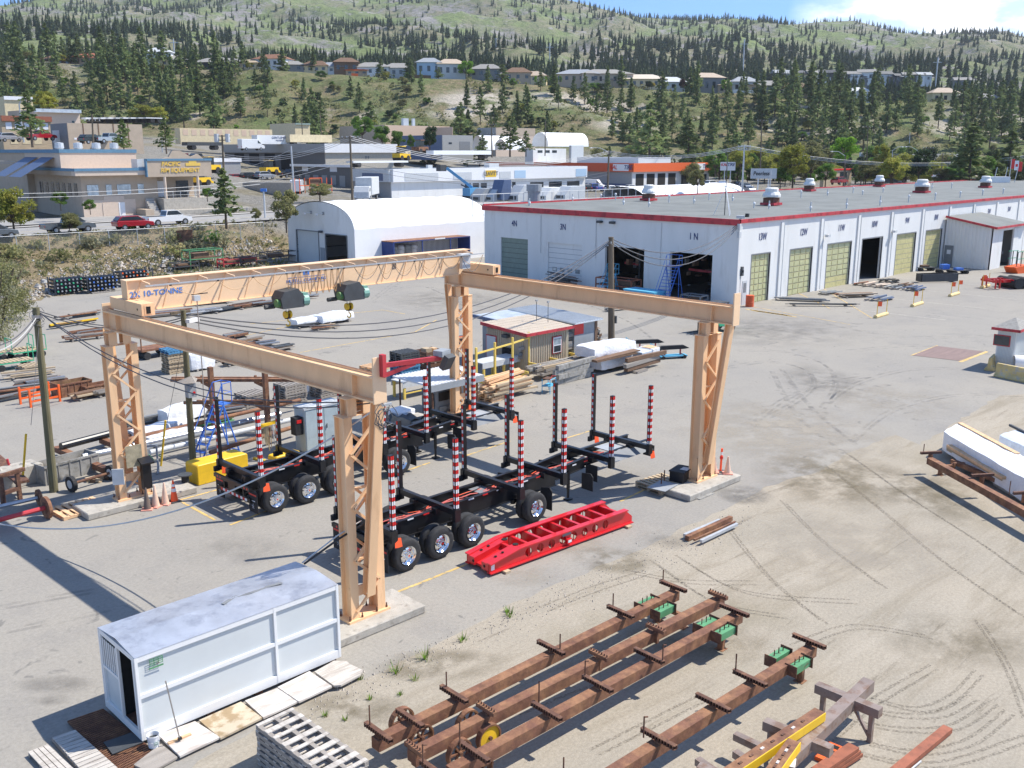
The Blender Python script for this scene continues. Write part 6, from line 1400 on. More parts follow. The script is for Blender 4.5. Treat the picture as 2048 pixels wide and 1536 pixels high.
for k,(z,y,l0,l1)in enumerate(((2.62,.25,-1.8,4.2),(2.60,.55,-1.2,3.6),(2.62,.8,-1.5,5.2),(1.48,.4,-1.2,3.4),(1.48,.75,-.4,4.2))):
 n_=Vector((0,1,0));P=b+dr*l0+n_*y+Vector((0,0,z));Q=b+dr*l1+n_*y+Vector((0,0,z));mb=MB();mb.bar((0,0,0),Q-P,.14,.14,'rust');one(mb,'steel_tube','brown steel tube lying on an arm of the cantilever rack','tube',P,0,'tubes on the cantilever rack')
for k,(a,b)in enumerate((((112,892),(212,935)),((203,875),(272,900)))):
 steel(a,b,.42,.28,.24,'rust','steel_beam',('long rusty sleeper carrying the left ends of the black pipes','shorter rusty sleeper under the black pipes by the crane leg')[k],group=None)
for k,(a,b,r_,m_)in enumerate((((122,893),(240,862),.17,'black'),((165,914),(560,828),.15,'steel'),((300,905),(580,840),.12,'greylite'),((250,880),(600,800),.10,'rust'),((420,905),(600,850),.10,'rust'),((300,893),(430,862),.1,'greymid'))):
 P=G(*a,.55);Q=G(*b,.55);mb=MB();mb.cyl((0,0,0),Q-P,r_,m_,12);one(mb,'steel_pipe',('thick black pipe with green marks on the sleepers','long shiny steel pipe running behind the pole','pale grey pipe lying behind the blue ladder','thin rusty pipe at the back of the pipe row','rusty pipe nearest the yellow chain rack','short grey pipe behind the sawhorse')[k],'pipe',P,0,None)
def heap(u,v,label,seed,n=7,L_=2.2,W=1.0,mats=('rust','dkgrey','steel','greymid','woodgrey'),cat='steel stack',rz=None,h0=.1,name='steel_stack',group=None,dz=.07,lw=.12):
 rr=random.Random(seed);p=G(u,v);t=thing(name,label,cat,p,rr.uniform(-.2,.2)+(0 if rz is None else rz),group)
 mb=MB()
 for x in(-L_*.3,L_*.3):mb.box(x-.06,x+.06,-W/2,W/2,0,h0,'woodgrey').cut()
 mb.buildg('dunnage',t);z=h0
 mb=MB()
 for k in range(n):
  w=rr.uniform(lw*.6,lw*2.4);y=rr.uniform(-W/2,W/2-w);l=L_*rr.uniform(.55,1);x=rr.uniform(-L_/2,L_/2-l);hh=rr.uniform(.04,.12)
  mb.cb((x+l/2,y+w/2,z+hh/2+rr.uniform(0,dz)),(l,w,hh),rr.choice(mats),rz=rr.uniform(-.05,.05));z+=dz*.35
 mb.build('load',parent=t);return t
def wrap(u,v,L_,W,H,label,rz=0.,m='plastic',group=None,z=.12):
 p=G(u,v);mb=MB();n=8;rows=[]
 for i in range(n+1):
  x=L_*(i/n-.5);s=.82+.18*sin(pi*i/n);r_=[]
  for yy,zz in((-.5,0),(-.52,.5),(-.42,.92),(0,1.0),(.42,.92),(.52,.5),(.5,0)):q=Vector((x,yy*W*s,z+zz*H*s));q+=Vector((noise.noise(q*3+p),noise.noise(q*3-p),noise.noise(q*2.5+p*.5)))*.09;r_.append(tuple(q))
  rows.append(r_)
 k=7;mb.add([q for r_ in rows for q in r_],[(i*k+j,i*k+j+1,(i+1)*k+j+1,(i+1)*k+j)for i in range(n)for j in range(k-1)]+[tuple(range(k)),tuple(range(n*k+k-1,n*k-1,-1))],m)
 for x in(-L_*.3,L_*.3):mb.box(x-.06,x+.06,-W/2,W/2,0,z+.03,'woodgrey')
 return one(mb,'wrapped_bundle',label,'wrapped bundle',p,rz,group,smooth='a')
wrap(372,838,2.6,1.1,.75,'high silver wrapped bundle behind the pole',.15);wrap(325,868,3.2,.9,.45,'long low silver wrapped bundle left of the pole',.1);wrap(352,886,2.6,1.0,.5,'silver wrapped bundle nearest the sawhorse',.0)
wrap(398,738,1.6,1.3,1.25,'bright white wrapped crate behind the pole and the blue pallet stack',.1);wrap(643,800-14,1.5,1.1,.95,'crumpled plastic wrapped load on the dark pallets under the crane beam',.1)
wrap(618,650,3.0,1.3,.45,'low silver wrapped sheet pack, left one of two in the middle of the yard',.1,z=.25);wrap(668,645,3.2,1.5,.65,'shiny silver wrapped sheet pack, right one of two in the middle of the yard',.1,z=.25)
heap(612,655,'dark pallet load under the left silver wrapped pack',31,5,2.2,1.0);heap(650,658,'slatted pallet load in front of the two silver packs',32,6,2.4,.9,('woodgrey','rust','wood'))
hp=[(300,872,'flat rusty steel stack with brown edge behind the far left crane leg',3.2,1.2),(285,850,'stack of dark bars on top of the pile behind the crane leg',2.6,.8),(455,828,'small timber and steel pile behind the rack upright',2.0,.9),(430,855,'green and rusty channel pile left of the rack upright',2.4,.9),(160,634,'long rusty tube pile near the rocky bank',4.2,.8),(150,652,'yellow and dark bar pile crossing the cable',4.0,.9),(185,668,'dark latticed steel pile left of the crane head',3.8,1.0),(170,680,'low dark pallet of bars in front of the latticed pile',3.0,.7),(330,632,'long dark bar pile seen under the left end of the bridge',5.0,1.2),(400,628,'pile of shiny scraps right of the middle pole head',4.0,1.4),(450,622,'grey and rusty plate pile behind the green posts',4.4,1.5),(500,614,'rusty plate pile by the second green post',4.0,1.4),(550,608,'long grey bar pile under the left hoist',5.0,1.2),(420,608,'flat grey sheet pile farthest back in the row',4.5,1.6),(590,600,'flat dark bar pile at the right end of the far row',4.5,1.),(470,676,'dark steel pile at the left end of the middle row',2.2,1.2),(500,686,'brown plank pile in the middle row',2.4,1.0),(527,694,'grey boxed steel pile in the middle row',2.2,1.0),(556,702,'dark tube pile at the right end of the middle row',2.6,.9),(440,722,'low dark pile half hidden by the crane beam, left one',1.6,.8),(468,730,'low dark pile half hidden by the crane beam, right one',1.6,.8),(45,785,'rusty bar pile behind the orange rack frame',3.4,1.2),(80,770,'brown and white bar pile left of the pole',3.0,1.0),(60,755,'long pale plank pile left of the pole',3.0,1.0),(20,800,'low rusty channel at the left edge',3.0,.5),(178,795,'broken slatted frame pile in front of the rusty bin',2.4,1.0),(212,790,'slatted frame pile beside the crane leg',1.6,1.0)]
for k,(u,v,l,L_,W)in enumerate(hp):
 ms=('rust','dkgrey','steel','greymid','woodgrey','rustdark')if 'slat' not in l and 'plank' not in l else('wood','woodgrey','brown')
 if 'shiny' in l:ms=('alu','steel','white','greylite')
 if 'yellow' in l:ms=('yellow','dkgrey','rust','greymid')
 if 'green' in l and 'post' not in l:ms=('green','rust','rustdark')
 heap(u,v,l,100+k,9,L_,W,ms,'steel stack' if ms[0]!='wood' else 'timber pile')
pallet('bluepallet',G(352,744)+Vector((-.6,-.5,0)),.05,'blue pallet on top of the stack beside the middle pole','blue pallets on the stack beside the pole',2,.06,1.1,z0=.137*9)
pallet('wood',G(352,744)+Vector((-.6,-.5,0)),.0,'worn brown pallet in the stack under the blue ones','pallets in the stack beside the middle pole',9,.07,1.1)
pallet('dkgrey',G(804,762),.0,'dark grey pallet at the top of the tall stack behind the crane beam','dark pallets of the tall stack',6,.04,1.15,z0=.137*6);pallet('bluepallet',G(804,762),.0,'blue pallet at the bottom of the tall stack behind the crane beam','blue pallets of the tall stack',6,.04,1.15)
for u,v,n,l in((508,815,6,'dark pallet in the stack nearest the rack upright'),(585,806,8,'dark pallet in the stack with tools on top'),(655,792,7,'dark pallet in the stack with the plastic wrapped load')):p=G(u,v);pallet('woodgrey',p+Vector((-.65,-.4,0)),.05,l,l.replace('dark pallet in','pallets of'),n,.04,1.15)
pallet('woodnew',G(128,1042),radians(3),'new yellow pallet lying flat beside the far left crane footing','new yellow pallets by the footing',1,.0,1.45)
pallet('bluepallet',G(50,752),.1,'blue pallet under the brown ones at the far left','blue pallets at the far left',2,.05,1.1);pallet('wood',G(50,752),.1,'brown pallet in the low stack at the far left','brown pallets at the far left',2,.05,1.1,z0=.28)
pallet('woodnew',G(745,745),.1,'pale pallet just behind the end of the crane beam','pale pallets behind the crane beam',2,.05,1.2)
for u,v,l in((115,590,'pallet under the black and green springs by the bank'),(185,588,'pallet under the black and blue springs by the bank')):pallet('woodgrey',G(u,v),0.1,l,None,1,0,1.6)
def crate(p,L_,W,H,m,label,n=5,rz=0.,open_=True):
 mb=MB();hh=H/n
 for k in range(n):
  z0=k*hh+.02;z1=(k+1)*hh-.03
  mb.box(0,L_,0,.04,z0,z1,m);mb.box(0,L_,W-.04,W,z0,z1,m);mb.box(0,.04,.04,W-.04,z0,z1,m);mb.box(L_-.04,L_,.04,W-.04,z0,z1,m)
 for x,y in((.05,.05),(L_-.12,.05),(.05,W-.12),(L_-.12,W-.12)):mb.box(x,x+.07,y,y+.07,0,H,m)
 mb.box(.04,L_-.04,.04,W-.04,H*.6,H*.62,'woodgrey');mb.box(L_*.2,L_*.5,W*.3,W*.7,H*.62,H*1.1,'wood');mb.box(L_*.6,L_*.8,W*.3,W*.6,H*.62,H*1.06,'woodnew');return one(mb,'slatted_crate',label,'crate',p,rz)
p=G(855,742);crate((p.x-.3,p.y-.3,0),1.5,1.3,1.25,'woodbrown','dark brown slatted crate with timber offcuts on top, next to the pallet tower')
def bin_(u,v,L_,W,H,m,label,rz=0.,m2=None):
 p=G(u,v);mb=MB();t_=.05
 mb.box(0,L_,0,t_,0,H,m);mb.box(0,L_,W-t_,W,0,H,m);mb.box(0,t_,t_,W-t_,0,H,m);mb.box(L_-t_,L_,t_,W-t_,0,H,m);mb.box(t_,L_-t_,t_,W-t_,.02,H*.5,m2 or 'rustdark')
 for k in range(5):mb.box(k*L_/5+.1,k*L_/5+.16,-.03,0,0,H,m)
 mb.box(0,L_,-.04,0,H-.08,H,m);return one(mb,'steel_bin',label,'bin',p,rz)
bin_(120,797,1.9,1.0,.75,'rust','tall rusty bin with green base and slats on top, left of the crane leg',.1,'green');bin_(172,792,1.9,.8,.5,'rust','low long rusty bin beside the crane leg',.1);bin_(92,972,2.4,1.0,.8,'concretegrey','dark stained open trough behind the left pole',radians(10),'woodgrey')
p=G(18,975);b2=G(90,968);block((p.x-.8,p.y-.5,0),radians(10),2.2,.9,.78,'concrete','tan concrete block with round keys at the left edge',None,True)
mb=MB();mb.box(.3,.5,.1,.8,0,.03,'greylite');
def wheelset(p,q,r,label,m='rubber',hub='greylite',ax='rustdark',w=.16,rr_=.06):
 P=G(*p,r);Q=G(*q,r);d=(Q-P).normalized();t=thing('wheel_axle',label,'axle',P);mb=MB();mb.cyl((0,0,0),Q-P,rr_,ax,8);mb.build('axle',parent=t)
 for c in(Vector((0,0,0)),Q-P):
  mb=MB();mb.cyl(c-d*w/2,c+d*w/2,r,m,20);mb.cyl(c-d*(w/2+.01),c+d*(w/2+.01),r*.55,hub,14);mb.build('wheel',parent=t)
wheelset((143,968),(222,945),.32,'axle with two black tyres on grey rims between the left pole and the crane leg')
wheelset((93,1015),(-40,1050),.42,'axle with brown steel wheels and red paint at the left edge','rust','rustdark','redfascia',.12,.09);wheelset((78,995),(-40,1022),.32,'axle with a smaller brown wheel behind the red one','rust','rustdark','steel',.1,.08)
mb=tbar([((0,0,0),(0,0,1.2)),((.7,.1,0),(.7,.1,1.2)),((-.3,0,1.2),(1.0,.1,1.2)),((0,0,.5),(.7,.1,.5))],.14,.14,'rustdark');one(mb,'steel_trestle','dark rusty trestle at the left edge beside the concrete block','trestle',G(8,1012),.2)
steel((-20,905),(45,962),.75,.5,.1,'rustdark','steel_plate','rusty brown plate edge cut by the left edge of the picture','plate');mb=MB();mb.cyl((0,0,0),(-.1,0,.75),.05,'redfascia',8);one(mb,'red_pipe','short dark red pipe standing on the concrete block','pipe',G(24,952,.3))
for k in range(7):p=G(182+k*6,962-k*2+(k%3)*3);mb=MB();mb.cb((0,0,.08),(.4,.2,.14),'brown' if k%2 else 'wood',rz=k,rx=.3);one(mb,'scrap_piece','offcut in the small scrap heap between the wheels','scrap',p,0,'scrap heap between the wheels')
def cart(u,v,rz,label,m='greenmach',L_=2.2,W=1.1):
 p=G(u,v);t=thing('yard_cart',label,'cart',p,rz,'green carts at the left edge');mb=MB();mb.box(0,L_,0,W,.42,.5,m);mb.build('frame',parent=t);mb=MB()
 for k in range(9):mb.box(k*L_/9+.02,(k+1)*L_/9-.03,0,W,.5,.54,'wood')
 mb.build('deck',parent=t);mb=MB()
 for x in(0,L_):mb.tube([(x,.1,.5),(x,.1,1.4),(x,W-.1,1.4),(x,W-.1,.5)],.03,m,6)
 mb.build('hoop',parent=t)
 for x in(.3,L_-.3):
  for y in(.02,W-.02):mb=MB();mb.cyl((x,y-.05,.2),(x,y+.05,.2),.2,'rubber',12);mb.build('wheel',parent=t)
cart(0,722,.0,'green cart with hoop ends and slatted deck, farther one at the left edge');cart(28,722,.1,'green cart with low slatted deck next to the hooped one');cart(-5,745,.0,'green hooped cart nearest the left edge');
t=thing('orange_rack','bright orange rack frame with four posts left of the rusty bin','rack',G(62,815),radians(8));mb=MB()
for x in(0,1.6):
 for y in(0,1.1):mb.bar((x,y,0),(x,y,.95),.1,.1,'orange').cut()
mb.buildg('post',t);mb=MB()
for z in(.3,.75):mb.bar((0,0,z),(1.6,0,z),.05,.1,'orange');mb.bar((0,1.1,z),(1.6,1.1,z),.05,.1,'orange')
mb.build('rail',parent=t)
t=thing('flat_trolley','rusty flat trolley with rail ends behind the blue topped pallet stack','trolley',G(285,722),.1);mb=MB();mb.box(0,2.4,0,1.4,.55,.68,'rust');mb.build('deck',parent=t)
mb=MB();[mb.tube([(x,0,.6),(x,0,1.5),(x,1.4,1.5),(x,1.4,.6)],.05,'rust',6)for x in(0,2.4)];mb.build('rail',parent=t)
for x in(.4,2.):mb=MB();mb.cyl((x,0,.25),(x,1.4,.25),.25,'rubber',12);mb.build('wheel',parent=t)
mb=MB();mb.box(0,.8,0,.6,0,1.2,'redtape');mb.box(0,.85,-.01,0,.9,1.2,'white');one(mb,'sign_cabinet','red and white box behind the flat trolley','box',G(345,712),.2)
mb=MB();mb.bar((0,0,0),(.25,.1,1.45),1.1,.04,'greylite',up=(0,1,0));one(mb,'leaning_board','grey board leaning by the white wrapped crate','board',G(388,742),0)
p=G(613,910);t=thing('steel_cabinet','pale blue grey steel cabinet with double doors behind the far trailer','cabinet',p);Lc,Wc,Hc=2.0,.85,2.05;mb=MB();mb.box(0,Lc,0,Wc,.08,Hc,'cabinet');mb.build('body',parent=t,bevel=.01)
mb=MB();mb.box(-.03,Lc+.03,-.04,Wc+.03,Hc,Hc+.09,'greylite');mb.build('top',parent=t)
for x in(.05,1.02):mb=MB();mb.box(x,x+.93,-.02,0,.15,Hc-.06,'cabinet');d_=mb.build('door',parent=t);mb=MB();mb.bar((x+(.8 if x<1 else.1),-.05,1.05),(x+(.8 if x<1 else.1),-.05,1.25),.03,.03,'dkgrey');mb.build('handle',parent=d_)
mb=MB();mb.box(-.42,-.04,.1,.5,.95,1.75,'blackmat');mb.box(-.35,-.1,.08,.1,1.5,1.65,'redtape');mb.build('side_box',parent=t)
t=thing('chain_rack','yellow rack hung with chains and slings behind the far trailer','rack',G(520,922),radians(12));mb=MB();mb.bar((0,0,1.55),(1.25,0,1.55),.12,.14,'yellow');mb.build('top_beam',parent=t)
for x in(0.02,1.22):mb=MB();mb.bar((x,0,0),(x,0,1.5),.09,.09,'yellow');mb.bar((x,-.4,.05),(x,.4,.05),.12,.1,'yellow');mb.build('post',parent=t)
rr=random.Random(4);mb=MB()
for k in range(16):x=.1+k*.07;mb.tube([(x,-.05,1.5),(x+rr.uniform(-.03,.03),-.08,1.0),(x+rr.uniform(-.05,.05),-.06,rr.uniform(.3,.8))],rr.choice((.012,.02,.03)),rr.choice(['steel','wood','canvas','greylite','rust','orange']),5)
mb.build('chain',parent=t)
p=G(553,930);block((p.x,p.y,0),.1,1.3,.6,.35,'yellow','low yellow block on the ground behind the far trailer',None,False)
def legtable(p,L_,W,H,label,m='greylite',ml='yellowrack',rz=0.):
 t=thing('steel_table',label,'table',p,rz);mb=MB();mb.box(0,L_,0,W,H-.05,H,m);mb.box(0,L_,-.03,0,H-.35,H,m);mb.box(0,L_,W,W+.03,H-.35,H,m);mb.build('table_top',parent=t)
 for x in(.15,L_/2,L_-.15):
  for y in(0.05,W-.05):mb=MB();mb.bar((x,y,0),(x,y,H-.05),.12,.12,ml);mb.build('leg',parent=t)
 mb=MB();mb.bar((.15,.05,.3),(L_-.15,.05,.3),.06,.06,ml);mb.build('brace',parent=t)
legtable(G(806,800),5.0,1.0,1.0,'long grey roller table on yellow legs behind the near crane corner');legtable(G(965,765),3.6,1.1,1.15,'grey trough table on yellow legs in front of the tan shed door')
p=G(868,842);t=thing('saw_machine','dark saw machine under a white ribbed tin roof beside the crane leg','machine',(p.x,p.y,0));mb=MB();mb.box(.3,1.9,.2,1.3,.1,1.45,'greymid');mb.box(.25,.3,.3,1.1,.3,1.3,'black');mb.box(.5,1.7,.14,.2,.9,1.35,'black');mb.box(.5,1.7,.1,.2,.35,.6,'concretegrey');mb.box(1.9,2.3,.2,.8,.6,1.5,'cabinet');mb.build('body',parent=t)
mb=MB()
for k in range(18):mb.box(-.7+k*.2,-.6+k*.2,-.6,2.4,2.02,2.06,'white')
mb.box(-.72,2.9,-.6,2.4,1.98,2.02,'white');mb.box(-.72,2.9,-.63,-.6,1.7,2.03,'grey');mb.build('tin_roof',parent=t);mb=MB();[mb.cyl((x,y,0),(x,y,2.),.05,'rustdark',6).cut()for x in(-.4,2.6)for y in(-.4,2.2)];mb.buildg('post',t)
p=G(735,838);mb=MB()
mb=MB();mb.box(0,1.5,0,1.4,0,.85,'concrete');one(mb,'concrete_bin','pale concrete block covered with dark felt behind the far trailer','concrete block',G(832,882),.1,bevel=.03)
mb=MB();mb.add([(x,y,(.95 if 0<x<1 else.1)+.08*sin(x*9+y*7))for x in(-.25,.1,.4,.7,.95,1.15)for y in(-.15,.3,.7,1.1,1.45)],[(i*5+j,(i+1)*5+j,(i+1)*5+j+1,i*5+j+1)for i in range(5)for j in range(4)],'dkgrey');one(mb,'felt_cover','dark felt sheet thrown over the pale concrete block','cover',G(815,880,0),.1,smooth=True)
mb=MB();mb.lathe([(0,0),(.42,0),(.45,.9),(.42,.95),(.38,.9),(.36,.5),(0,.5)],'blackmat',16);one(mb,'steel_drum','open black drum behind the near crane leg','drum',G(783,892),smooth='a');mb=MB();mb.box(0,1.1,0,1.0,0,1.1,'plastic');one(mb,'white_tank','white cube tank behind the near crane leg','tank',G(800,870),.1,bevel=.06)
rk=thing('yellow_rack','long yellow steel rack of posts and rails holding lumber in front of the tan shed','lumber rack',G(958,790));O=G(958,790)
pp=[(953,788),(990,775),(1025,763),(1057,750),(1089,738),(1121,726)];B_=[G(*q)-O for q in pp]
mb=MB()
for b in B_:mb.bar(b,b+Vector((0,0,2.65)),.11,.11,'yellowrack').cut()
mb.buildg('post',rk);mb=MB()
for a,b in zip(B_[:-1],B_[1:]):mb.bar(a+Vector((0,0,2.3)),b+Vector((0,0,2.3)),.07,.09,'yellowrack')
mb.build('rail',parent=rk);mb=MB()
for b in B_:mb.bar(b+Vector((0,0,.75)),b+Vector((.0,-1.3,.75)),.09,.12,'yellowrack');mb.bar(b+Vector((0,-.1,.1)),b+Vector((.0,-1.1,.7)),.07,.09,'yellowrack')
mb.build('arm',parent=rk)
def lumber(u,v,n,L_,W,z0,ms,label,seed,rz=0.,group=None,th=.09,w0=.2,spread=.25):
 rr=random.Random(seed);p=G(u,v);nw=max(1,int(W/(w0*1.15)))
 for k in range(n):
  lay=k//nw;j=k%nw;l=L_*rr.uniform(.75,1.05);mb=MB();mb.box(-l/2,l/2,0,w0*rr.uniform(.7,1.),0,th,rr.choice(ms));o=mb.build('timber');o.location=(p.x+rr.uniform(-spread,spread),p.y+j*w0*1.15+rr.uniform(-.04,.04),z0+lay*(th+.015));o.rotation_euler=(0,rr.uniform(-.02,.02),rz+rr.uniform(-.06,.06));tag(o,label,'timber',group or label.replace('plank in','planks in'))
lumber(1028,796,26,3.6,1.3,.3,('woodnew','woodnew','wood'),'new orange plank in the big open lumber pile before the shed',5,.05,th=.10)
lumber(1010,790,5,3.4,.7,.95,('woodnew','woodnew'),'new orange plank thrown slantwise on the lumber pile',6,.16,th=.12)
pallet('woodnew',G(985,806),.1,'pale pallet under the near end of the lumber pile','pallets under the lumber pile',2,.03,1.1)
lumber(1100,738,6,5.6,.5,1.0,('woodgrey','greymid'),'grey beam in the rack arms beside the shed',7,.02,th=.18,w0=.22);lumber(1125,752,12,4.4,1.2,.35,('woodgrey','woodgrey','wood','concretegrey'),'grey beam in the ground pile right of the rack',8,.05,th=.15,w0=.22)
lumber(1150,762,4,3.6,.5,.02,('concretegrey','woodgrey'),'weathered grey timber on the ground before the wrapped bundle',9,.02,th=.28,w0=.3);lumber(1180,712,5,3.5,.7,.1,('wood','woodnew','woodgrey'),'brown plank in the small pile behind the wrapped bundle',10,.03)
lumber(1290,748-8,3,4.0,.6,.2,('woodgrey','brown'),'heavy brown timber in front of the white wrapped bundles',11,.02,th=.24,w0=.3)
pallet('woodgrey',G(1275,748),.1,'grey pallet under the heavy brown timbers',None,1,0,1.0)
def bigwrap(u,v,L_,W,H,z0,label,m='plastic',rz=0.):
 p=G(u,v);n=12;mb=MB();rows=[]
 for i in range(n+1):
  x=L_*i/n;e_=1 if 0<i<n else.93;r_=[]
  for yy,zz in((0,0),(-.02,.3),(0,.62),(.02,.95),(.25,1.02),(.6,1.03),(.96,.96),(1.0,.5),(1.,0)):q=Vector((x,(yy-.5)*W*e_+W/2,z0+zz*H*(e_ if zz else 1)));q+=Vector((noise.noise(q*2+p),noise.noise(q*2.3-p),noise.noise(q*2.1+p*.5)))*.10;r_.append(tuple(q))
  rows.append(r_)
 k=9;mb.add([q for r_ in rows for q in r_],[(i*k+j,i*k+j+1,(i+1)*k+j+1,(i+1)*k+j)for i in range(n)for j in range(k-1)]+[tuple(range(k)),tuple(range(n*k+k-1,n*k-1,-1))],m);return one(mb,'wrapped_bundle',label,'wrapped bundle',(p.x,p.y,0),rz,smooth='a')
bigwrap(1203,748,4.3,1.5,.72,.2,'lower white wrapped lumber bundle beside the grey timbers');bigwrap(1190,750,4.0,1.7,.62,1.0,'upper white wrapped lumber bundle resting on timbers');
lumber(1237,745,2,4.2,1.4,.93,('brown','brown'),'dark timber between the two white wrapped bundles',12,0,th=.07,w0=.9)
mb=MB();mb.box(0,1.1,0,1.2,.1,.95,'plasticblue');mb.box(1.2,2.0,0,1.1,.1,1.0,'plastic');mb.box(1.2,2.0,.2,.9,1.0,1.05,'woodnew');one(mb,'wrapped_crate','grey and white wrapped crates at the right end of the lumber','crate',G(1283,735),.05,bevel=.04)
for k,(u,v)in enumerate(((1262,705),(1312,718))):
 t=thing('axle_stand',('black arched beam on a small blue dolly, behind the wrapped lumber','black arched beam on a small blue dolly, right of the wrapped lumber')[k],'beam dolly',G(u,v),radians(-35+5*k));mb=MB();mb.ext([(0,.65),(.4,.85),(1.9,.85),(2.3,.65),(1.9,.6),(.4,.6)],(0,0,0),(-.12,.12),'blackmat',ax='x');mb.build('beam',parent=t)
 mb=MB();mb.box(.2,2.1,-.3,.3,.15,.22,'cyanblue');mb.tube([(0,-.3,.2),(-.3,-.3,1.0),(-.3,.3,1.0),(0,.3,.2)],.02,'cyanblue',5);[mb.bar((x,0,.2),(x,0,.65),.08,.08,'redfascia')for x in(.6,1.7)];mb.build('frame',parent=t)
 for x in(.4,1.9):mb=MB();mb.cyl((x,-.35,.12),(x,.35,.12),.12,'rubber',10);mb.build('wheel',parent=t)
cone(G(1266,700),'orangefl','small orange cone among the dollies behind the wrapped lumber','orange',True,.7,None)
t=thing('hand_cart','little blue and red wire cart at the corner of the lumber pile','cart',G(1100,788),.3);mb=MB();mb.tube([(0,0,0),(0,0,.8),(.7,0,.8),(.9,0,0)],.025,'cyanblue',5);mb.tube([(0,.5,0),(0,.5,.8),(.7,.5,.8),(.9,.5,0)],.025,'cyanblue',5);mb.box(0,.8,0,.5,.4,.44,'cyanblue');mb.box(0,.6,0,.5,.8,.84,'woodbrown');mb.tube([(0,0,.8),(.2,0,1.),(.7,0,.9)],.02,'redfascia',5);mb.build('frame',parent=t)
rr=random.Random(14);mb=MB();leafquads(mb,(0,0,.9),(.5,.5,.9),120,.2,'dkgrey',rr);leafquads(mb,(0,0,.9),(.5,.5,.9),90,.2,'brown',rr);one(mb,'tyre_chain_pile','dark tall heap against the right end of the grey shed','heap',G(1186,698))
mb=tbar([((0,0,0),(.1,0,1.9)),((.7,0,0),(.6,0,1.9)),((0,.3,1.9),(.7,.3,1.9)),((0,0,1.3),(.7,0,1.3)),((0,0,.6),(.7,0,.2))],.09,.06,'orange');mb.box(.1,.8,.1,.7,1.4,1.9,'dkgrey');one(mb,'orange_stand','orange stand with dark coils seen through the farthest crane leg','stand',G(925,735),0)
def forklift(p,rz):
 t=thing('forklift','green forklift mostly hidden behind the right crane beam','forklift',p,rz);mb=MB();mb.box(0,2.4,-.65,.65,.45,1.15,'greenmach');mb.box(1.7,2.5,-.6,.6,.5,1.35,'greenmach');mb.build('body',parent=t,bevel=.06)
 mb=MB();[mb.bar((x,y,1.1),(x-.1*0,y,2.2),.08,.08,'dkgrey')for x in(.3,1.7)for y in(-.55,.55)];mb.box(.2,1.8,-.6,.6,2.2,2.26,'dkgrey');mb.box(.9,1.5,-.3,.3,1.15,1.3,'black');mb.box(1.4,1.5,-.3,.3,1.3,1.8,'black');mb.build('cab',parent=t)
 mb=MB();[mb.bar((-.12,y,.1),(-.12,y,2.3),.12,.16,'dkgrey')for y in(-.4,.4)];[mb.bar((-.2,y,.12),(-1.5,y,.12),.14,.05,'black')for y in(-.35,.35)];mb.box(-.25,-.18,-.6,.6,.1,.8,'dkgrey');mb.build('mast',parent=t)
 for x,y in((.35,-.62),(.35,.62),(2.0,-.62),(2.0,.62)):mb=MB();mb.cyl((x,y-.14,.38),(x,y+.14,.38),.38,'rubber',18);mb.cyl((x,y-.15,.38),(x,y+.15,.38),.18,'white',12);mb.build('wheel',parent=t)
p=G(1455,660);forklift((p.x-2.2,p.y+.5,0),radians(-10))
# the town behind
EY=Vector((sin(AZ),cos(AZ),0))
def colA(u,b,z=5.):
 lo,hi=-400.,1500.
 f=lambda a:T((a,b,z))[0]-u
 s=[a for a in np.arange(-300,900,4.)if EY.dot(Vector((a,b,0)))>20]
 for a0,a1 in zip(s[:-1],s[1:]):
  if f(a0)<=0<=f(a1):break
 for _ in range(40):
  m=(a0+a1)/2
  if f(m)<0:a0=m
  else:a1=m
 return a0
def zat(a,b,v):Y=EY.dot(Vector((a,b,0)));return K(1024,v,Y).z
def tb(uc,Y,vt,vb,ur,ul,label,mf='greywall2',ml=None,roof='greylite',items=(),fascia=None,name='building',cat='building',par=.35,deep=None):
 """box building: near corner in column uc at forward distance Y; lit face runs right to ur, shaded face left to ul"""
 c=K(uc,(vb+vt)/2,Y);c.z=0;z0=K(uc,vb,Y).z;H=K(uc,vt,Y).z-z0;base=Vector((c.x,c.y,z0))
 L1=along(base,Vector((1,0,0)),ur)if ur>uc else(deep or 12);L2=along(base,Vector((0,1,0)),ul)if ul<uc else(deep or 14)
 t=thing(name,label,cat,base);ml=ml or mf;m=MB()  # ml: mostly a darker mf, the left face's shade put into its colour
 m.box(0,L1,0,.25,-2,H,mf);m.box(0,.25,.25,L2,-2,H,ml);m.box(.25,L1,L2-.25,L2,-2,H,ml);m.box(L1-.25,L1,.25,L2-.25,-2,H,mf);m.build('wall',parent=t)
 m=MB();m.box(.2,L1-.2,.2,L2-.2,H-par-.2,H-par,roof);ro=m.build('roof',parent=t)
 if fascia:
  fm,h0,h1,o=fascia;m=MB();m.box(-o,L1+o,-o,-.01,H-h1,H-h0,fm);m.box(-o,-.01,0,L2,H-h1,H-h0,fm);m.build('fascia',parent=t)
 for k,it in enumerate(items):
  nm,face,f0,f1,g0,g1,mt=it[:7];o=it[7]if len(it)>7 else.04;m=MB()
  if face=='f':m.box(L1*f0,L1*f1,-o,-.005,H*g0,H*g1,mt)
  elif face=='l':m.box(-o,-.005,L2*f0,L2*f1,H*g0,H*g1,mt)
  elif face=='r':m.box(L1*f0,L1*f1,L2*.2,L2*.2+(L1*(f1-f0))*g0,H-par,H-par+g1,mt)
  m.build(nm,parent=t if face!='r' else ro)
 return t,L1,L2,H
def W(n,face,f0,f1,g0,g1,mt='glass',nm='window',gap=.35):
 s=(f1-f0)/n;return[(nm,face,f0+s*k+s*gap/2,f0+s*(k+1)-s*gap/2,g0,g1,mt)for k in range(n)]
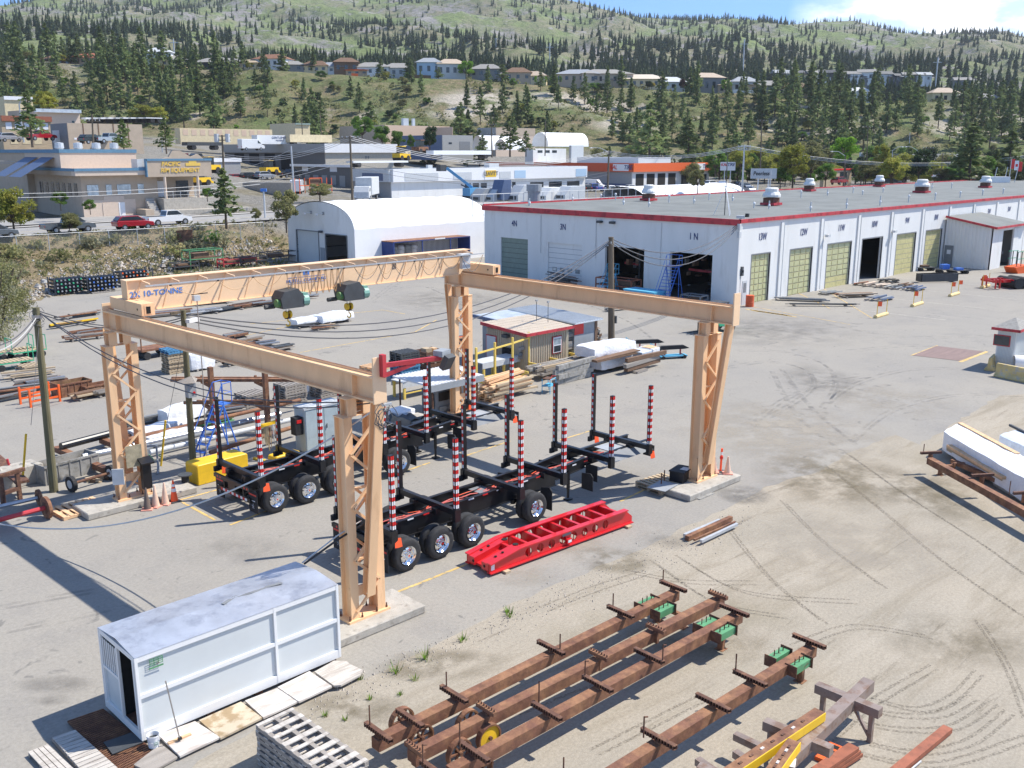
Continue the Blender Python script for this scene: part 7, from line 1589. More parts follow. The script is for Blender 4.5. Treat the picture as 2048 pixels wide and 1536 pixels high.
mat('rocktan',(.29,.24,.17),.9,var=.3,vs=2)
mat('bluetrim',(.10,.22,.33),.6)
mat('yellowstop',(.68,.52,.25),.8)
b0=139.5;a0=colA(168,b0);a1=colA(404,b0);z0=4.0;O=Vector((a0,b0,z0));t=thing('equipment_shop','tan two storey shop with blue trim and gold lettering PACIFIC RIM EQUIPMENT','shop',O);L1=a1-a0
zf1=zat(a0,b0,338)-z0;zf0=zat(a0,b0,351.5)-z0;zs1=zat(colA(300,b0),b0,311)-z0;a_s=colA(290,b0)-a0;D=18.
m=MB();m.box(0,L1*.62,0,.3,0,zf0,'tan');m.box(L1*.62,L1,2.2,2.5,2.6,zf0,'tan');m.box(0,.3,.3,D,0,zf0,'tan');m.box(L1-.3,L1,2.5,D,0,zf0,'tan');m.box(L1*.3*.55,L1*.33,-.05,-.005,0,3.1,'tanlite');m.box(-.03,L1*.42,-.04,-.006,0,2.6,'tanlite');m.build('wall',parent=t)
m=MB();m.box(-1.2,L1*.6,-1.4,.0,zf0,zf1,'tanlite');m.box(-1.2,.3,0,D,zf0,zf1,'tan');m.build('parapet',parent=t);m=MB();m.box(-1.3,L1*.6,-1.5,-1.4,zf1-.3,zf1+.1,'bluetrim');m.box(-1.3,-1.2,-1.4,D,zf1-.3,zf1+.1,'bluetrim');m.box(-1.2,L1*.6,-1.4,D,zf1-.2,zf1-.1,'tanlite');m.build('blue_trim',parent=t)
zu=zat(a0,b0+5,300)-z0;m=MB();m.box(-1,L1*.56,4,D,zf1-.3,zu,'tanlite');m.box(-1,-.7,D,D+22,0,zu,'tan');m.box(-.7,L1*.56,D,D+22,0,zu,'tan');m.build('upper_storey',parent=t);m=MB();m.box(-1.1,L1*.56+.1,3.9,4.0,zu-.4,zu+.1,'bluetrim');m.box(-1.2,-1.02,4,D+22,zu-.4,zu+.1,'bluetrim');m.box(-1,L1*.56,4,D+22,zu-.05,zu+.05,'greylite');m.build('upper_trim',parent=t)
m=MB();xs=a_s;xe=L1+1.0;xm=(xs+xe)/2;m.box(xs,xe,-1.9,-1.5,zf0-.3,zs1-.6,'tan');m.ext([(xs+2,zs1-.6),(xe-1,zs1-.6),(xe-2,zs1+.2),(xm+1.8,zs1-.2),(xm+.2,zs1+.7),(xm-1,zs1+.7),(xm-1.6,zs1-.2)],(0,0,0),(-1.9,-1.5),'tan',ax='x');m.box(xs-.15,xs,-2,-1.4,zf0-.3,zs1-.5,'bluetrim');m.box(xs-.1,xe+.1,-2,-1.4,zs1-.75,zs1-.45,'bluetrim');m.box(xs,xe,-1.5,2.2,zf0-.1,zf0,'tan');sg=m.build('sign_gable',parent=t)
hh=zs1-zf0;text('PACIFIC',hh*.30,'letteryel',(xs+.36*(xe-xs),-1.93,zf0+hh*.55),TXY,sg,'lettering',.05,1.,.02,.15);text('RIM EQUIPMENT',hh*.30,'letteryel',(xs+.50*(xe-xs),-1.93,zf0+hh*.22),TXY,sg,'lettering',.05,1.,.02,.15)
m=MB();m.box(xm+.9,xm+3.2,-1.96,-1.9,zf0+hh*.45,zf0+hh*.60,'letteryel');m.box(xm+1.4,xm+2.6,-1.96,-1.9,zf0+hh*.60,zf0+hh*.75,'letteryel');m.build('emblem',parent=sg)
for f0,f1,h0,h1,mt,nm in((.04,.13,3.3,4.7,'glasslt','window'),(.19,.235,3.3,4.7,'glasslt','window'),(.28,.39,3.3,4.7,'glasslt','window'),(.45,.50,3.3,4.7,'glasslt','window'),(.15,.25,0,2.2,'tanlite','garage_door'),(.28,.33,0,2.2,'white','door')):m=MB();m.box(L1*f0,L1*f1,-.09,-.052,h0,h1,mt);m.build(nm,parent=t)
for f0,f1,mt in((.66,.74,'white'),(.84,.95,'glass')):m=MB();m.box(L1*f0,L1*f1,2.1,2.19,2.7,5.0,mt);m.build('window',parent=t)
for k in range(7):m=MB();m.box(-.06,-.005,1.5+k*2.2,2.6+k*2.2,3.2,4.9,'glass');m.build('window',parent=t)
m=MB();m.box(L1*.60,L1+1.5,-2.4,2.2,0,2.6,'concrete');m.build('terrace',parent=t);m=MB();m.box(L1*.60,L1+6,-4.6,-2.4,0,1.0,'concrete');m.build('planter_wall',parent=t)
m=MB();[m.cyl((x,-1.7,2.6),(x,-1.7,zf0-.3),.22,'tanlite',8)for x in(L1*.64,L1*.93)];m.build('column',parent=t)
m=MB();xr=np.linspace(L1*.62,L1+1.4,8);[m.cyl((x,-2.35,2.6),(x,-2.35,3.6),.03,'greylite',5)for x in xr];m.cyl((xr[0],-2.35,3.6),(xr[-1],-2.35,3.6),.03,'greylite',5);m.cyl((xr[0],-2.35,3.1),(xr[-1],-2.35,3.1),.02,'greylite',5);m.build('railing',parent=t)
m=MB();[m.box(L1*.50,L1*.57,-.4-.32*k,-.08-.32*k,0,2.6-.33*k,'sidewalk')for k in range(8)];m.box(L1*.42,L1*.49,-3.2,-.1,0,1.2,'tan');m.build('stairs',parent=t)
for k in(0,1):
 m=MB();x=-1.6-1.0*0;y=6+6.5*k;m.add([(x+.5,y+5,zu-1),(x+.5,y,zu-1),(x-4.2,y,zf0-.2),(x-4.2,y+5,zf0-.2)],[(0,1,2,3)],'bluesteel');m.build('blue_awning',parent=t)
m=MB();[m.lathe([(0,1.1),(.6,1.0),(.65,.3),(.4,0)],'galv',12,(L1*f,9,zu)).cut()for f in(.05,.2,.35,.5)];m.buildg('roof_fan',t);m=MB();m.box(L1*.44,L1*.55,-1,1,zf1,zf1+1.3,'greylite');m.build('rooftop_unit',parent=t)
def sheetz(pts,z,name,m):return struct(MB().quad([(a,b,z if z is not None else 0)for a,b in pts],m).build(name))
sheetz([(0,129.6),(140,129.6),(140,141),(0,141)],4.35,'parking_lot','roadgrey')
sheetz([(a1+3,141),(150,141),(190,175),(a1+3,185)],4.45,'parking_lot','roadgrey')
t,L1,L2,H=tb(651,228,289,347,791,452,'long grey garage block with white roof band and dark open bays','pebble','greywall',items=W(4,'l',.28,.92,0,.68,'dark','bay_panel',.35)+[('band','f',-.02,1.02,.72,1.03,'white',.5),('band','l',-.01,1.01,.72,1.03,'greywall2',.5)]+W(2,'f',.55,.62,.5,.6,'greymid'))  # near-black panels paint the shade inside open bays; band's left side painted shaded
tb(587+120,207,330,388,712,586,'low brown grey unit building beneath the white banded block','greywall','greywall',items=W(6,'l',.1,.95,0,.62,'greywall2','door',.4)+[('sign','l',.25,.36,.75,.95,'whitetape'),('sign','l',.72,.82,.75,.95,'whitetape')],fascia=('white',0,.5,.5))
t,L1,L2,H=tb(783,192,338,398,1170,709,'long white dealership building with yellow LEAVITT sign and blue panels','wallwhite','greywall2',items=[('fascia_panel','f',.0,1.0,.56,1.0,'white',.6),('fascia_panel','l',.0,1.0,.56,.98,'greylite',.6)]+W(3,'f',.33,.45,.05,.45,'glass','window',.25)+W(3,'f',.52,.60,.05,.45,'glass','window',.3)+W(3,'f',.66,.98,.0,.42,'glass','window',.3)+[('blue_panel','f',.58,.64,.60,.88,'skyblue',.65),('blue_panel','f',.93,.995,.60,.9,'skyblue',.65),('grey_panel','f',.05,.2,.60,.85,'greylite',.65),('grey_panel','f',.27,.36,.60,.85,'greylite',.65),('grey_panel','f',.50,.56,.60,.85,'greylite',.65),('sign','f',.425,.485,.56,.92,'white',.68),('sign_face','f',.428,.482,.66,.9,'yellow',.70),('rooftop_unit','r',.5,.55,.6,1.2,'greylite'),('rooftop_unit','r',.2,.22,.6,1.0,'greylite'),('bay_panel','l',.3,.55,0,.45,'greymid'),('blue_panel','l',.15,.7,.6,.85,'bluesteel',.64)])
text('LEAVITT',H*.20,'slatewire',(L1*.455,-.72,H*.78),TXY,t,'lettering',.02,1.0,.015)
t,L1,L2,H=tb(1265,252,328,378,1417,975,'tyre shop with bright orange roof band reading KAL TIRE and open service bays','wallwhite','greywall2',items=W(4,'f',.02,.56,0,.60,'dark','bay_panel',.28)+W(3,'f',.60,.98,.04,.52,'glass','window',.25)+[('band','f',-.01,1.01,.68,1.03,'orangeband',.6),('band','l',-.005,1.0,.68,1.03,'orangedark',.6),('plinth','l',0,.4,0,.2,'bluesteel',.05),('sign','l',.015,.11,.72,.99,'white',.7),('sign','f',.78,.91,.72,.99,'white',.7)])  # open bays are near-black panels for inner shade; left band's shade is darker orange
for q,(lx,ly,r_)in enumerate(((L1*.845,-.73,TXY),(-.73,L2*.0625,TXX))):s=1;w_=H*.24;dx=H*.38;text('KAL',w_,'redtape',(lx-(dx if q==0 else 0),ly+(dx if q else 0),H*.855),r_,t,'lettering',.02,.9,.02,.2);text('TIRE',w_,'signnavy',(lx+(dx if q==0 else 0),ly-(dx if q else 0),H*.855),r_,t,'lettering',.02,.9,.02,.2)
m=MB();m.box(6,20,3,L2*.45,H-.2,H+1.6,'greylite');m.build('upper_block',parent=t)
tb(905,322,254,300,906,680,'beige warehouse with pale roof line far behind the white banded block','peach','peach',deep=30,items=[('rooftop_unit','r',.3,.6,.4,2.2,'galv')])
tb(770,318,250,275,900,680,'long peach warehouse carrying silver roof units','peach','tan',deep=18,items=[('rooftop_unit','r',.42,.5,.5,2.8,'galv'),('rooftop_unit','r',.56,.60,.5,2.8,'galv')])
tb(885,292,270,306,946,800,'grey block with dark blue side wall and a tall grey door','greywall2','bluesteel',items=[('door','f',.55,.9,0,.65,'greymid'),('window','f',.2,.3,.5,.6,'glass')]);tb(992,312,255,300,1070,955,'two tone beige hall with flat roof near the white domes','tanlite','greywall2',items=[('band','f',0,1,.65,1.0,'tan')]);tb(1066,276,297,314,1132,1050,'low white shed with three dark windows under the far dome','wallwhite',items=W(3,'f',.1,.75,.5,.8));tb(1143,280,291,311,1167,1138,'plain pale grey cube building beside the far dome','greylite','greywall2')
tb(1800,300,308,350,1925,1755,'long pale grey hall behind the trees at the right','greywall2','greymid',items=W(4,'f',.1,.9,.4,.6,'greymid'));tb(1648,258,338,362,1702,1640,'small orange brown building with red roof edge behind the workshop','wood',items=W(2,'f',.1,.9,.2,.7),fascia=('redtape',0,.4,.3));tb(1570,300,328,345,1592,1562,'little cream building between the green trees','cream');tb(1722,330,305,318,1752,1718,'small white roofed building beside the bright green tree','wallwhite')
tb(10,232,193,245,70,-60,'cream building with white roof edge at the far left','cream',items=[('band','f',0,1,.88,1.02,'white',.3)]);tb(72,205,218,262,163,20,'grey metal roofed building behind the orange brown shop','tanlite','tan','metalroof',items=[('band','f',-.01,1.01,.86,1.02,'metalroof',.8),('window','f',.8,.86,.3,.5,'glass')]);tb(4,190,231,291,108,-60,'orange brown two storey shop front with small windows','wood','wood',items=W(5,'f',.05,.95,.55,.78,'whitetape')+W(3,'f',.1,.8,.05,.4,'cream','door')+[('band','f',0,1,.82,1.0,'rustred',.4)])
tb(136,180,246,285,287,104,'long plain tan hall with downpipes and a green awning','tan','greymid',items=W(4,'f',.1,.9,-.05,1.0,'brown','downpipe',.93)+[('awning','f',.38,.55,.28,.4,'greenpatina',1.5),('door','l',.5,.9,0,.65,'greylite')]+W(3,'f',.05,.4,.15,.25,'white'))
tb(360,262,256,272,545,350,'low terrace of pink and ochre storefronts in the far middle left','cream',items=W(11,'f',.01,.99,.1,.85,'peach','shopfront',.4));tb(590,300,246,262,620,540,'small green roofed building far behind the garages','cream',items=[('band','f',0,1,.8,1,'greenpatina',.4)]);tb(420,205,316,343,482,380,'low grey shed beside the yellow machine','greywall2','greywall',fascia=('white',0,.8,.2))
def dome(u0,u1,Y,vt,vb,L_,label,m='tarp'):
 c=K(u0,vb,Y);b=K(u1,vb,Y);w=(b-c).length;H=K(u0,vt,Y).z-c.z;d=Vector((c.y-b.y,b.x-c.x,0)).normalized();d=Vector((1,0,0));e_=Vector((0,1,0));w=along(c,Vector((0,-1,0)),u1)if u1>u0 else 8;n=14;mb=MB();rows=[]
 for x in(0,L_):rows.append([(x,-w/2-w/2*cos(pi*i/n),H*sin(pi*i/n)**.8)for i in range(n+1)])
 mb.add(rows[0]+rows[1],[(i,i+1,n+2+i,n+1+i)for i in range(n)]+[tuple(range(n+1,2*n+2))],m);t=thing('fabric_dome',label,'fabric shelter',c);mb.build('cover',parent=t,smooth='a');mb=MB();mb.add([(L_*.5,y,z*.97)for _,y,z in rows[0]],[tuple(range(n+1))],'tan');mb.build('back_lining',parent=t)
dome(1064,1096,296,265,293,18,'open white dome shelter standing in front of the hillside');dome(945,966,290,271,300,12,'white dome shelter left of the dark pine, partly hidden');dome(990,1012,285,278,300,8,'low white dome shelter between the two dark pines');dome(1200,1290,190,372,400,34,'low white arched tent roof just behind the workshop')
def car(kind,m,p,rz,label,group=None,name=None,sc=1.):
 t=thing(name or{'pickup':'pickup_truck','suv':'car','sedan':'car','van':'van','truck':'box_truck'}[kind],label,{'pickup':'pickup truck','suv':'car','sedan':'car','van':'van','truck':'truck'}[kind],p,rz,group);t.scale=(sc,)*3
 P_={'pickup':([(0,.5),(0,1.05),(.05,1.12),(2.25,1.12),(2.25,1.15),(4.35,1.15),(5.5,1.02),(5.7,.85),(5.72,.5)],[(2.3,1.15),(2.5,1.82),(3.9,1.85),(4.65,1.18)],5.7,1.95,(1.15,4.75),.4),'suv':([(0,.45),(0,1.05),(.15,1.1),(3.5,1.05),(4.4,.9),(4.5,.45)],[(.12,1.08),(.55,1.62),(2.6,1.66),(3.55,1.08)],4.5,1.85,(.85,3.65),.35),'sedan':([(0,.4),(0,.9),(.3,.95),(3.4,.92),(4.4,.75),(4.5,.4)],[(.6,.93),(1.1,1.4),(2.5,1.42),(3.3,.93)],4.5,1.8,(.85,3.6),.33),'van':([(0,.45),(0,2.5),(.2,2.6),(4.2,2.55),(5.2,1.35),(5.9,1.1),(5.95,.45)],[(4.1,1.5),(4.15,2.35),(4.3,2.4),(5.1,1.45)],5.95,2.0,(1.1,4.9),.36),'truck':([(5.9,.5),(5.9,2.2),(7.2,2.2),(7.7,1.4),(7.8,.5)],[(6.4,1.4),(6.45,2.0),(7.15,2.0),(7.55,1.4)],7.8,2.2,(1.4,6.7),.45)}
 body,cab,L_,W_,wx,r=P_[kind];mb=MB();mb.ext(body,(0,0,0),(-W_/2,W_/2),m,ax='x')
 if kind=='pickup':mb.box(.1,2.2,-W_/2+.12,W_/2-.12,1.121,1.125,'dark')
 if kind in('pickup','suv','sedan'):mb.ext([(a+(.0),z)for a,z in cab],(0,0,0),(-W_/2+.14,W_/2-.14),m,ax='x')
 if kind=='truck':mb.box(0,5.8,-W_/2-.1,W_/2+.1,.9,3.4,m);mb.box(0,6,-.5,.5,.6,.9,'black')
 mb.build('body',parent=t,bevel=.05)
 mb=MB();cx=sum(a for a,_ in cab)/len(cab);cz=sum(z for _,z in cab)/len(cab);sc_=.86
 w2=W_/2-.13 if kind in('pickup','suv','sedan')else W_/2+.01
 g_=[(cx+(a-cx)*.88,cz+.02+(z-cz)*.74)for a,z in cab];mb.ext(g_,(0,0,0),(-w2-.005,w2+.005),'glass',ax='x')
 if kind in('pickup','suv','sedan'):g2=[(cx+(a-cx)*1.02,cz+.02+(z-cz)*.74)for a,z in cab];mb.ext(g2,(0,0,0),(-w2+.12,w2-.12),'glass',ax='x')
 mb.build('window',parent=t)
 for x in wx:
  for y in(-1,1):mb=MB();mb.cyl((x,y*(W_/2-.2),r),(x,y*(W_/2+.02),r),r,'rubber',16);mb.cyl((x,y*(W_/2-.1),r),(x,y*(W_/2+.03),r),r*.55,'steel',12);mb.build('wheel',parent=t)
 mb=MB();[mb.box(-.02,.0,y-.12,y+.12,.75,.95,'redtape')for y in(-W_/2+.15,W_/2-.15)];mb.build('tail_light',parent=t)if kind!='truck' else None
 mb=MB();[mb.box(L_-.06,L_+.01,y-.15,y+.15,.7,.85,'whitetape')for y in(-W_/2+.2,W_/2-.2)];mb.build('headlight',parent=t)
 return t
def gcar(kind,m,u,v,rz,label,z=4.15,**k):p=G(u,v,z);return car(kind,m,p,rz,label,**k)
gcar('pickup','carwhite',292,452,0,'white pickup truck on the road in front of the tan shop',4.25);gcar('suv','carred',230,461,0,'dark red car on the road between the two pickup trucks',4.2);gcar('pickup','cargrey',86,468,0,'dark grey pickup truck on the road behind the yellow green shrub',4.1);gcar('suv','cargrey',-55,480,0,'dark car cut off by the left edge of the picture',4.05)
def kcar(kind,m,u,v,Y,rz,label,**k):car(kind,m,K(u,v,Y),rz,label,**k)
for u,v,Y,m,kd,rz,l in((455,362,205,'carred','sedan',.2,'red car parked nearest the yellow machine'),(483,361,206,'carblack','suv',.2,'dark car parked between the red and silver cars'),(513,359,207,'carsilver','suv',.2,'silver station wagon parked by the retaining wall'),(432,366,200,'carsilver','sedan',.2,'grey car half hidden behind the roadside pine'),(560,356,212,'carblack','pickup',.2,'black pickup parked at the dark open bay'),(592,388,185,'carwhite','van',.9,'white panel van parked behind the orange frames'),(1178,383,235,'carblack','suv',1.2,'black car at the left end of the tyre shop wall'),(1200,383,236,'carblue','pickup',1.2,'blue pickup parked by the tyre shop wall'),(1226,385,236,'carwhite','suv',1.2,'white car parked by the tyre shop wall, left one'),(1247,386,236,'carwhite','suv',1.2,'white car parked by the tyre shop wall, right one'),(1274,386,234,'carwhite','pickup',1.2,'white pickup parked before the first open bay'),(1412,374,250,'carwhite','suv',0,'white car parked at the right end of the tyre shop'),(1428,386,225,'carblack','suv',.3,'black car in the lot under the road signs, left'),(1455,384,225,'carblack','sedan',.3,'black car in the lot under the road signs, right'),(1440,378,245,'carsilver','suv',.3,'silver car in the lot under the road signs'),(52,281,178,'carred','pickup',.3,'red pickup in front of the orange brown shop'),(-5,284,178,'carsilver','suv',.3,'silver car at the left edge by the orange brown shop'),(162,288,172,'carblack','suv',.3,'black car parked by the tan hall'),(190,287,174,'carsilver','pickup',.3,'silver pickup parked by the tan hall'),(1870,358,240,'carwhite','sedan',0,'white car between trees behind the workshop'),(480,301,230,'carwhite','van',0,'white motor home above the garages'),(1668,370,205,'carred','suv',0,'red car glimpsed behind the workshop roof')):kcar(kd,m,u,v,Y,rz,l)
p=K(726,402,165);t=car('truck','greylite',p+Vector((4,3,0)),pi+.75,'pale grey box truck parked just behind the fabric shelter',sc=1.15)
def trailer(u,v,Y,vt,L_,m,label,rz=0.,tx=None):
 p=K(u,v,Y);H=K(u,vt,Y).z-p.z;t=thing('box_trailer',label,'trailer',p,rz);mb=MB();mb.box(0,L_,-1.25,1.25,.9,H,m);mb.build('body',parent=t)
 for x in(1.5,L_-1.5):mb=MB();mb.cyl((x,-1.2,.5),(x,1.2,.5),.5,'rubber',12);mb.build('wheel',parent=t)
 if tx:
  for k,(s,z)in enumerate(tx):text(s,.75-.2*k,'signnavy',(L_*.5,-1.28,z*H),TXY,t,'lettering',.01)
trailer(510,296,236,270,12,'carwhite','white box trailer with dark blue lettering parked above the garages',0,(('GENTLEMEN',.8),('MOVERS',.58)));trailer(575,292,240,269,12,'cream','long cream box trailer parked above the garages');trailer(860,318,214,301,17,'carwhite','long white box trailer parked behind the dealership');trailer(700,335,200,322,14,'wallwhite','cream trailer parked before the pebbled wall');trailer(370,300,205,284,8,'dkgrey','black trailer with circles in the lot at the left');
for k in range(9):u=168+15*k;trailer(u,247-.2*k,222,235,4.6,('carwhite','greylite','carwhite')[k%3],'white caravan in the long row above the tan hall')
for o in bpy.data.objects:
 if o.get('label','').startswith('white caravan in'):o['group']='row of parked caravans above the tan hall'
for o in bpy.data.objects:
 if o.get('group')=='row of parked caravans above the tan hall':o['label']='pale caravan in the long row above the tan hall'
p=K(945,396,178);t=thing('boom_lift','blue boom lift reaching up to the left in front of the white dealership','boom lift',p);q=K(893,336,178)-p;mb=MB();mb.box(-1.5,1.5,-1,1,.4,1.8,'boomblue');mb.build('base',parent=t);mb=MB();mb.bar((0,0,1.8),q,.45,.5,'boomblue');mb.bar((0,.3,1.5),q*.45,.2,.25,'dkgrey');mb.build('boom',parent=t);mb=MB();mb.cb(q+Vector((-.8,.5,0)),(1.4,1.2,1.1),'dkgrey');mb.build('basket',parent=t);mb=MB();[mb.cyl((x,-1.2,.4),(x,1.2,.4),.4,'rubber',12)for x in(-1,1)];mb.build('wheel',parent=t)
for k,(u,v,L_,H,m,l)in enumerate(((960,404,4,1.9,'grey','grey duct unit nearest the shelter end'),(985,404,4,1.9,'greylite','white sloped hopper unit beside the grey duct unit'),(1036,404,4.5,2.4,'greylite','tall pale ventilation unit with slanted dark side'),(1092,402,4,1.9,'wallwhite','white cabinet unit behind the exhaust stack'),(1130,401,4.5,2.0,'greylite','pale ventilation unit with dark slanted hood'),(1003,400,2,2.9,'bluesteel','blue grey tapered hopper behind the white units'))):
 p=K(u,v,146);mb=MB();mb.ext([(0,0),(L_,0),(L_,H),(L_*.3,H),(0,H*.4)],(0,0,0),(0,2.2),m,ax='x');mb.box(-.02,.02,.4,1.8,.3,H*.35,'dkgrey');one(mb,'ventilation_unit',l,'machine',p)
mb=MB();P0=G(935,418,4.2);
for k in range(24):x=73+k*1.6;mb.cyl((x,80.5,6.2),(x,80.5,8.6),.04,'greylite',5)
for z in(7.6,8.6):mb.cyl((73,80.5,z),(110,80.5,z),.035,'greylite',5)
one(mb,'guard_railing','grey guard railing along the back edge of the workshop roof','railing',(0,0,0))
mb=MB()
for x in(0,2,4.5,6.5):mb.bar((x,0,0),(x,0,2.6),.1,.1,'orange');mb.bar((x,1.5,0),(x,1.5,2.6),.1,.1,'orange')
mb.bar((0,0,1.4),(6.5,0,1.4),.1,.12,'orange')
mb.box(2.2,4.3,.2,1.3,1.4,2.5,'brown');mb.bar((2,0,2.6),(4.5,0,2.6),.12,.12,'orange');one(mb,'racking_frame','orange racking frames in front of the white panel van','rack',K(600,388,168))
def digger(u,v,Y,label,m='yellow',s=1.):p=K(u,v,Y);t=thing('yellow_machine',label,'machine',p,.3);t.scale=(s,)*3;mb=MB();mb.box(0,4,0,2,.7,1.6,m);mb.box(1.2,2.6,.3,1.7,1.6,3.0,'glass');mb.box(1.1,2.7,.2,1.8,3.0,3.15,m);mb.bar((4,1,1.2),(5.5,1,.5),.3,.4,m);mb.build('body',parent=t);mb=MB();[mb.cyl((x,-.1,.6),(x,2.1,.6),.6,'rubber',12)for x in(.8,3.2)];mb.build('wheel',parent=t)
digger(533,350,215,'yellow skid loader at the dark garage bays');digger(412,347,190,'yellow machine with glazed cab beside the low grey shed');digger(800,322,215,'yellow excavator behind the dealership roof');digger(838,308,225,'rusty red tank on wheels behind the white trailer','rust');digger(805,314,222,'ochre loader left of the rusty tank','cream',.8);digger(393,372,156,'orange yellow slide shaped machine at the shop corner','yellow',.8)
def sgn(u,vt,vb,Y,w,h,label,txt,mt,tm,post='greylite',ts=.5,extra=None):
 g=terr_xy(u,Y);p=Vector(K(u,vb,Y));top=K(u,vt,Y).z;base=min(g.z,p.z);t=thing('road_sign',label,'sign',(p.x,p.y,base),0);H=top-base;rz=-AZ+radians(0);t.rotation_euler=(0,0,rz)
 mb=MB();[mb.cyl((x,0,0),(x,0,H-h),.12,post,8)for x in((-w*.2,w*.2)if w>3 else(0,))];mb.build('post',parent=t);mb=MB();mb.box(-w/2,w/2,-.15,.15,H-h,H,mt);f=mb.build('panel',parent=t)
 for s,x,z,m_,k in txt:text(s,ts*k,m_,(x*w,-.18,H-h*(1-z)),TXY,f,'lettering',.01,.9,.02,.15)
sgn(1453,324,385,240,3.6,2.0,'red white and blue KAL TIRE sign on a tall pole',(('KAL',-.25,.68,'redtape',1.),('TIRE',.2,.68,'signnavy',1.)),'white',0,ts=1.0);sgn(1525,337,388,200,5.2,2.0,'grey Peerless sign on two white posts behind the workshop',(('Peerless',-.1,.5,'black',1.),),'greylite',0,'white',1.1);sgn(1541,341,356,199,.1,.1,'small white sign edge with a red dot by the grey sign',(),'white',0);sgn(529,377,412,134,.8,.4,'small blue street sign on a thin post at the road bend',(),'signblue',0)
m=MB();m.lathe([(0,0),(.45,0)],'redtape',14);
def dpole(ut,vt,ub,vb,Y,label,r=.16,m='pole',cross=(),arm=None,can=0):
 b=K(ub,vb,Y);q=K(ut,vt,Y);t=thing('utility_pole' if m=='pole' else 'street_lamp',label,'utility pole' if m=='pole' else 'street lamp',b);h=q-b;mb=MB();mb.cyl((0,0,0),h,r,m,8,r*.7);mb.build('pole',parent=t);cr=Vector((cos(AZ),-sin(AZ),0))
 for z in cross:mb=MB();c=h*z;mb.bar(c-cr*1.3,c+cr*1.3,.12,.14,m);[mb.cyl(c+cr*x,c+cr*x+Vector((0,0,.3)),.06,'greylite',5)for x in(-1.2,-.5,.5,1.2)];mb.build('cross_arm',parent=t)
 for k in range(can):mb=MB();c=h*.86+cr*(.9 if k else-.9);mb.cyl(c,c+Vector((0,0,1.3)),.38,'greylite',10);mb.build('transformer',parent=t)
 if arm:mb=MB();a=h*.97;mb.tube([a,a+cr*arm*.5+Vector((0,0,.9)),a+cr*arm+Vector((0,0,1.0))],.06,'greylite',5);mb.cb(a+cr*arm+Vector((0,0,.95)),(.9,.3,.15),'white');mb.build('lamp_arm',parent=t)
 return q
q1=dpole(700,272,705,404,152,'dark pole with wire bundles between the fabric shelter and the dealership',.2,cross=(.97,));q2=dpole(444,270,449,372,160,'utility pole with two transformers by the roadside pine',.2,cross=(.98,.9),can=2);q0=dpole(184,228,187,300,165,'utility pole in front of the tan hall',.18,cross=(.8,));q4=dpole(1218,302,1215,378,225,'utility pole with lamp arm before the tyre shop',.25,cross=(.97,),arm=-4.);q5=dpole(1489,290,1484,388,205,'pale utility pole right of the tyre shop',.22,'galv',cross=(.97,.9))
dpole(582,292,589,398,158,'plain pale metal pole in front of the dark garages',.18,'galv');dpole(38,208,48,285,172,'pale street lamp beside the big pine at the left',.14,'galv',arm=.8);dpole(323,262,325,305,165,'thin pale pole by the small pines',.1,'galv');dpole(640,226,643,280,300,'thin dark pole in front of the far slope, left one');dpole(603,235,605,270,300,'short thin dark pole in front of the far slope');dpole(983,248,984,315,270,'dark utility pole before the beige hall',.2,cross=(.98,.7));dpole(1091,240,1090,312,272,'thin dark pole before the open dome',.15);dpole(1524,240,1520,345,265,'dark tall pole with crossarm right of the tall pine',.2,cross=(.98,))
dpole(1736,252,1733,330,270,'utility pole behind the bright green tree',.15,cross=(.97,));dpole(1857,295,1854,345,250,'dark utility pole left of the grey hall',.18,cross=(.97,));dpole(1886,305,1882,350,255,'dark utility pole right of the grey hall',.15);dpole(1691,310,1686,378,215,'dark street lamp with pale arm behind the workshop',.18,arm=-3.);dpole(1785,300,1784,340,260,'street lamp pole behind the round shrub',.12,'galv',arm=2.5);dpole(1835,300,1836,345,250,'street lamp pole left of the round dark tree',.12,'galv',arm=-3.);dpole(1820,265,1818,305,330,'pale metal pole before the right hand cliff',.12,'galv')
for u,v0,v1,Y in((352,78,115,560),(484,80,96,800),(992,76,94,800),(1099,86,106,700),(1484,78,122,620),(1867,115,148,560)):p=terr_xy(u,Y);h=K(u,v0,Y).z-p.z;mb=MB();mb.cyl((0,0,0),(0,0,h),.35,'galv',6);mb.cb((0,0,h*.9),(5,.3,.3),'galv',rz=-AZ);one(mb,'power_pylon','pale steel pylon among the trees on the mountainside','pylon',p,0,'pylons on the mountainside')
eL=K(-90,318,150);eR=K(2120,300,215)
def wires(a,b,n,sag,label,r=.035,m='wirelite',dz=.28):
 for k in range(n):cable(a+Vector((0,0,-dz*k)),b+Vector((0,0,-dz*k)),sag,r,m,14,label,label.replace('wire ','wires ',1)if n>1 else None)
wires(eL,q2-Vector((0,0,3)),2,.8,'pale wire crossing in front of the tan shop');wires(q2-Vector((0,0,3)),q1,3,1.5,'pale wire from the transformer pole to the dark pole');wires(q1,q4,3,3.2,'pale wire from the dark pole to the tyre shop pole',.045);wires(q4,q5,3,1.6,'pale wire between the tyre shop pole and the pale pole',.05);wires(q5,eR,3,3.2,'pale wire running right above the workshop roof',.05)
wires(K(-90,388,118),K(520,362,150),2,.5,'pale wire low across the front of the tan shop',.03,dz=.5);wires(K(500,362,150),q1-Vector((0,0,3)),2,.3,'pale wire before the dark garages rising to the dark pole',.03,dz=.6);wires(q1-Vector((0,0,4)),q4-Vector((0,0,4.5)),2,2.6,'thin dark wire across the dealership front',.03,'slatewire',.7);wires(K(580,300,158),K(445,345,160),1,.5,'thin wire between the pale pole and the transformer pole',.025)
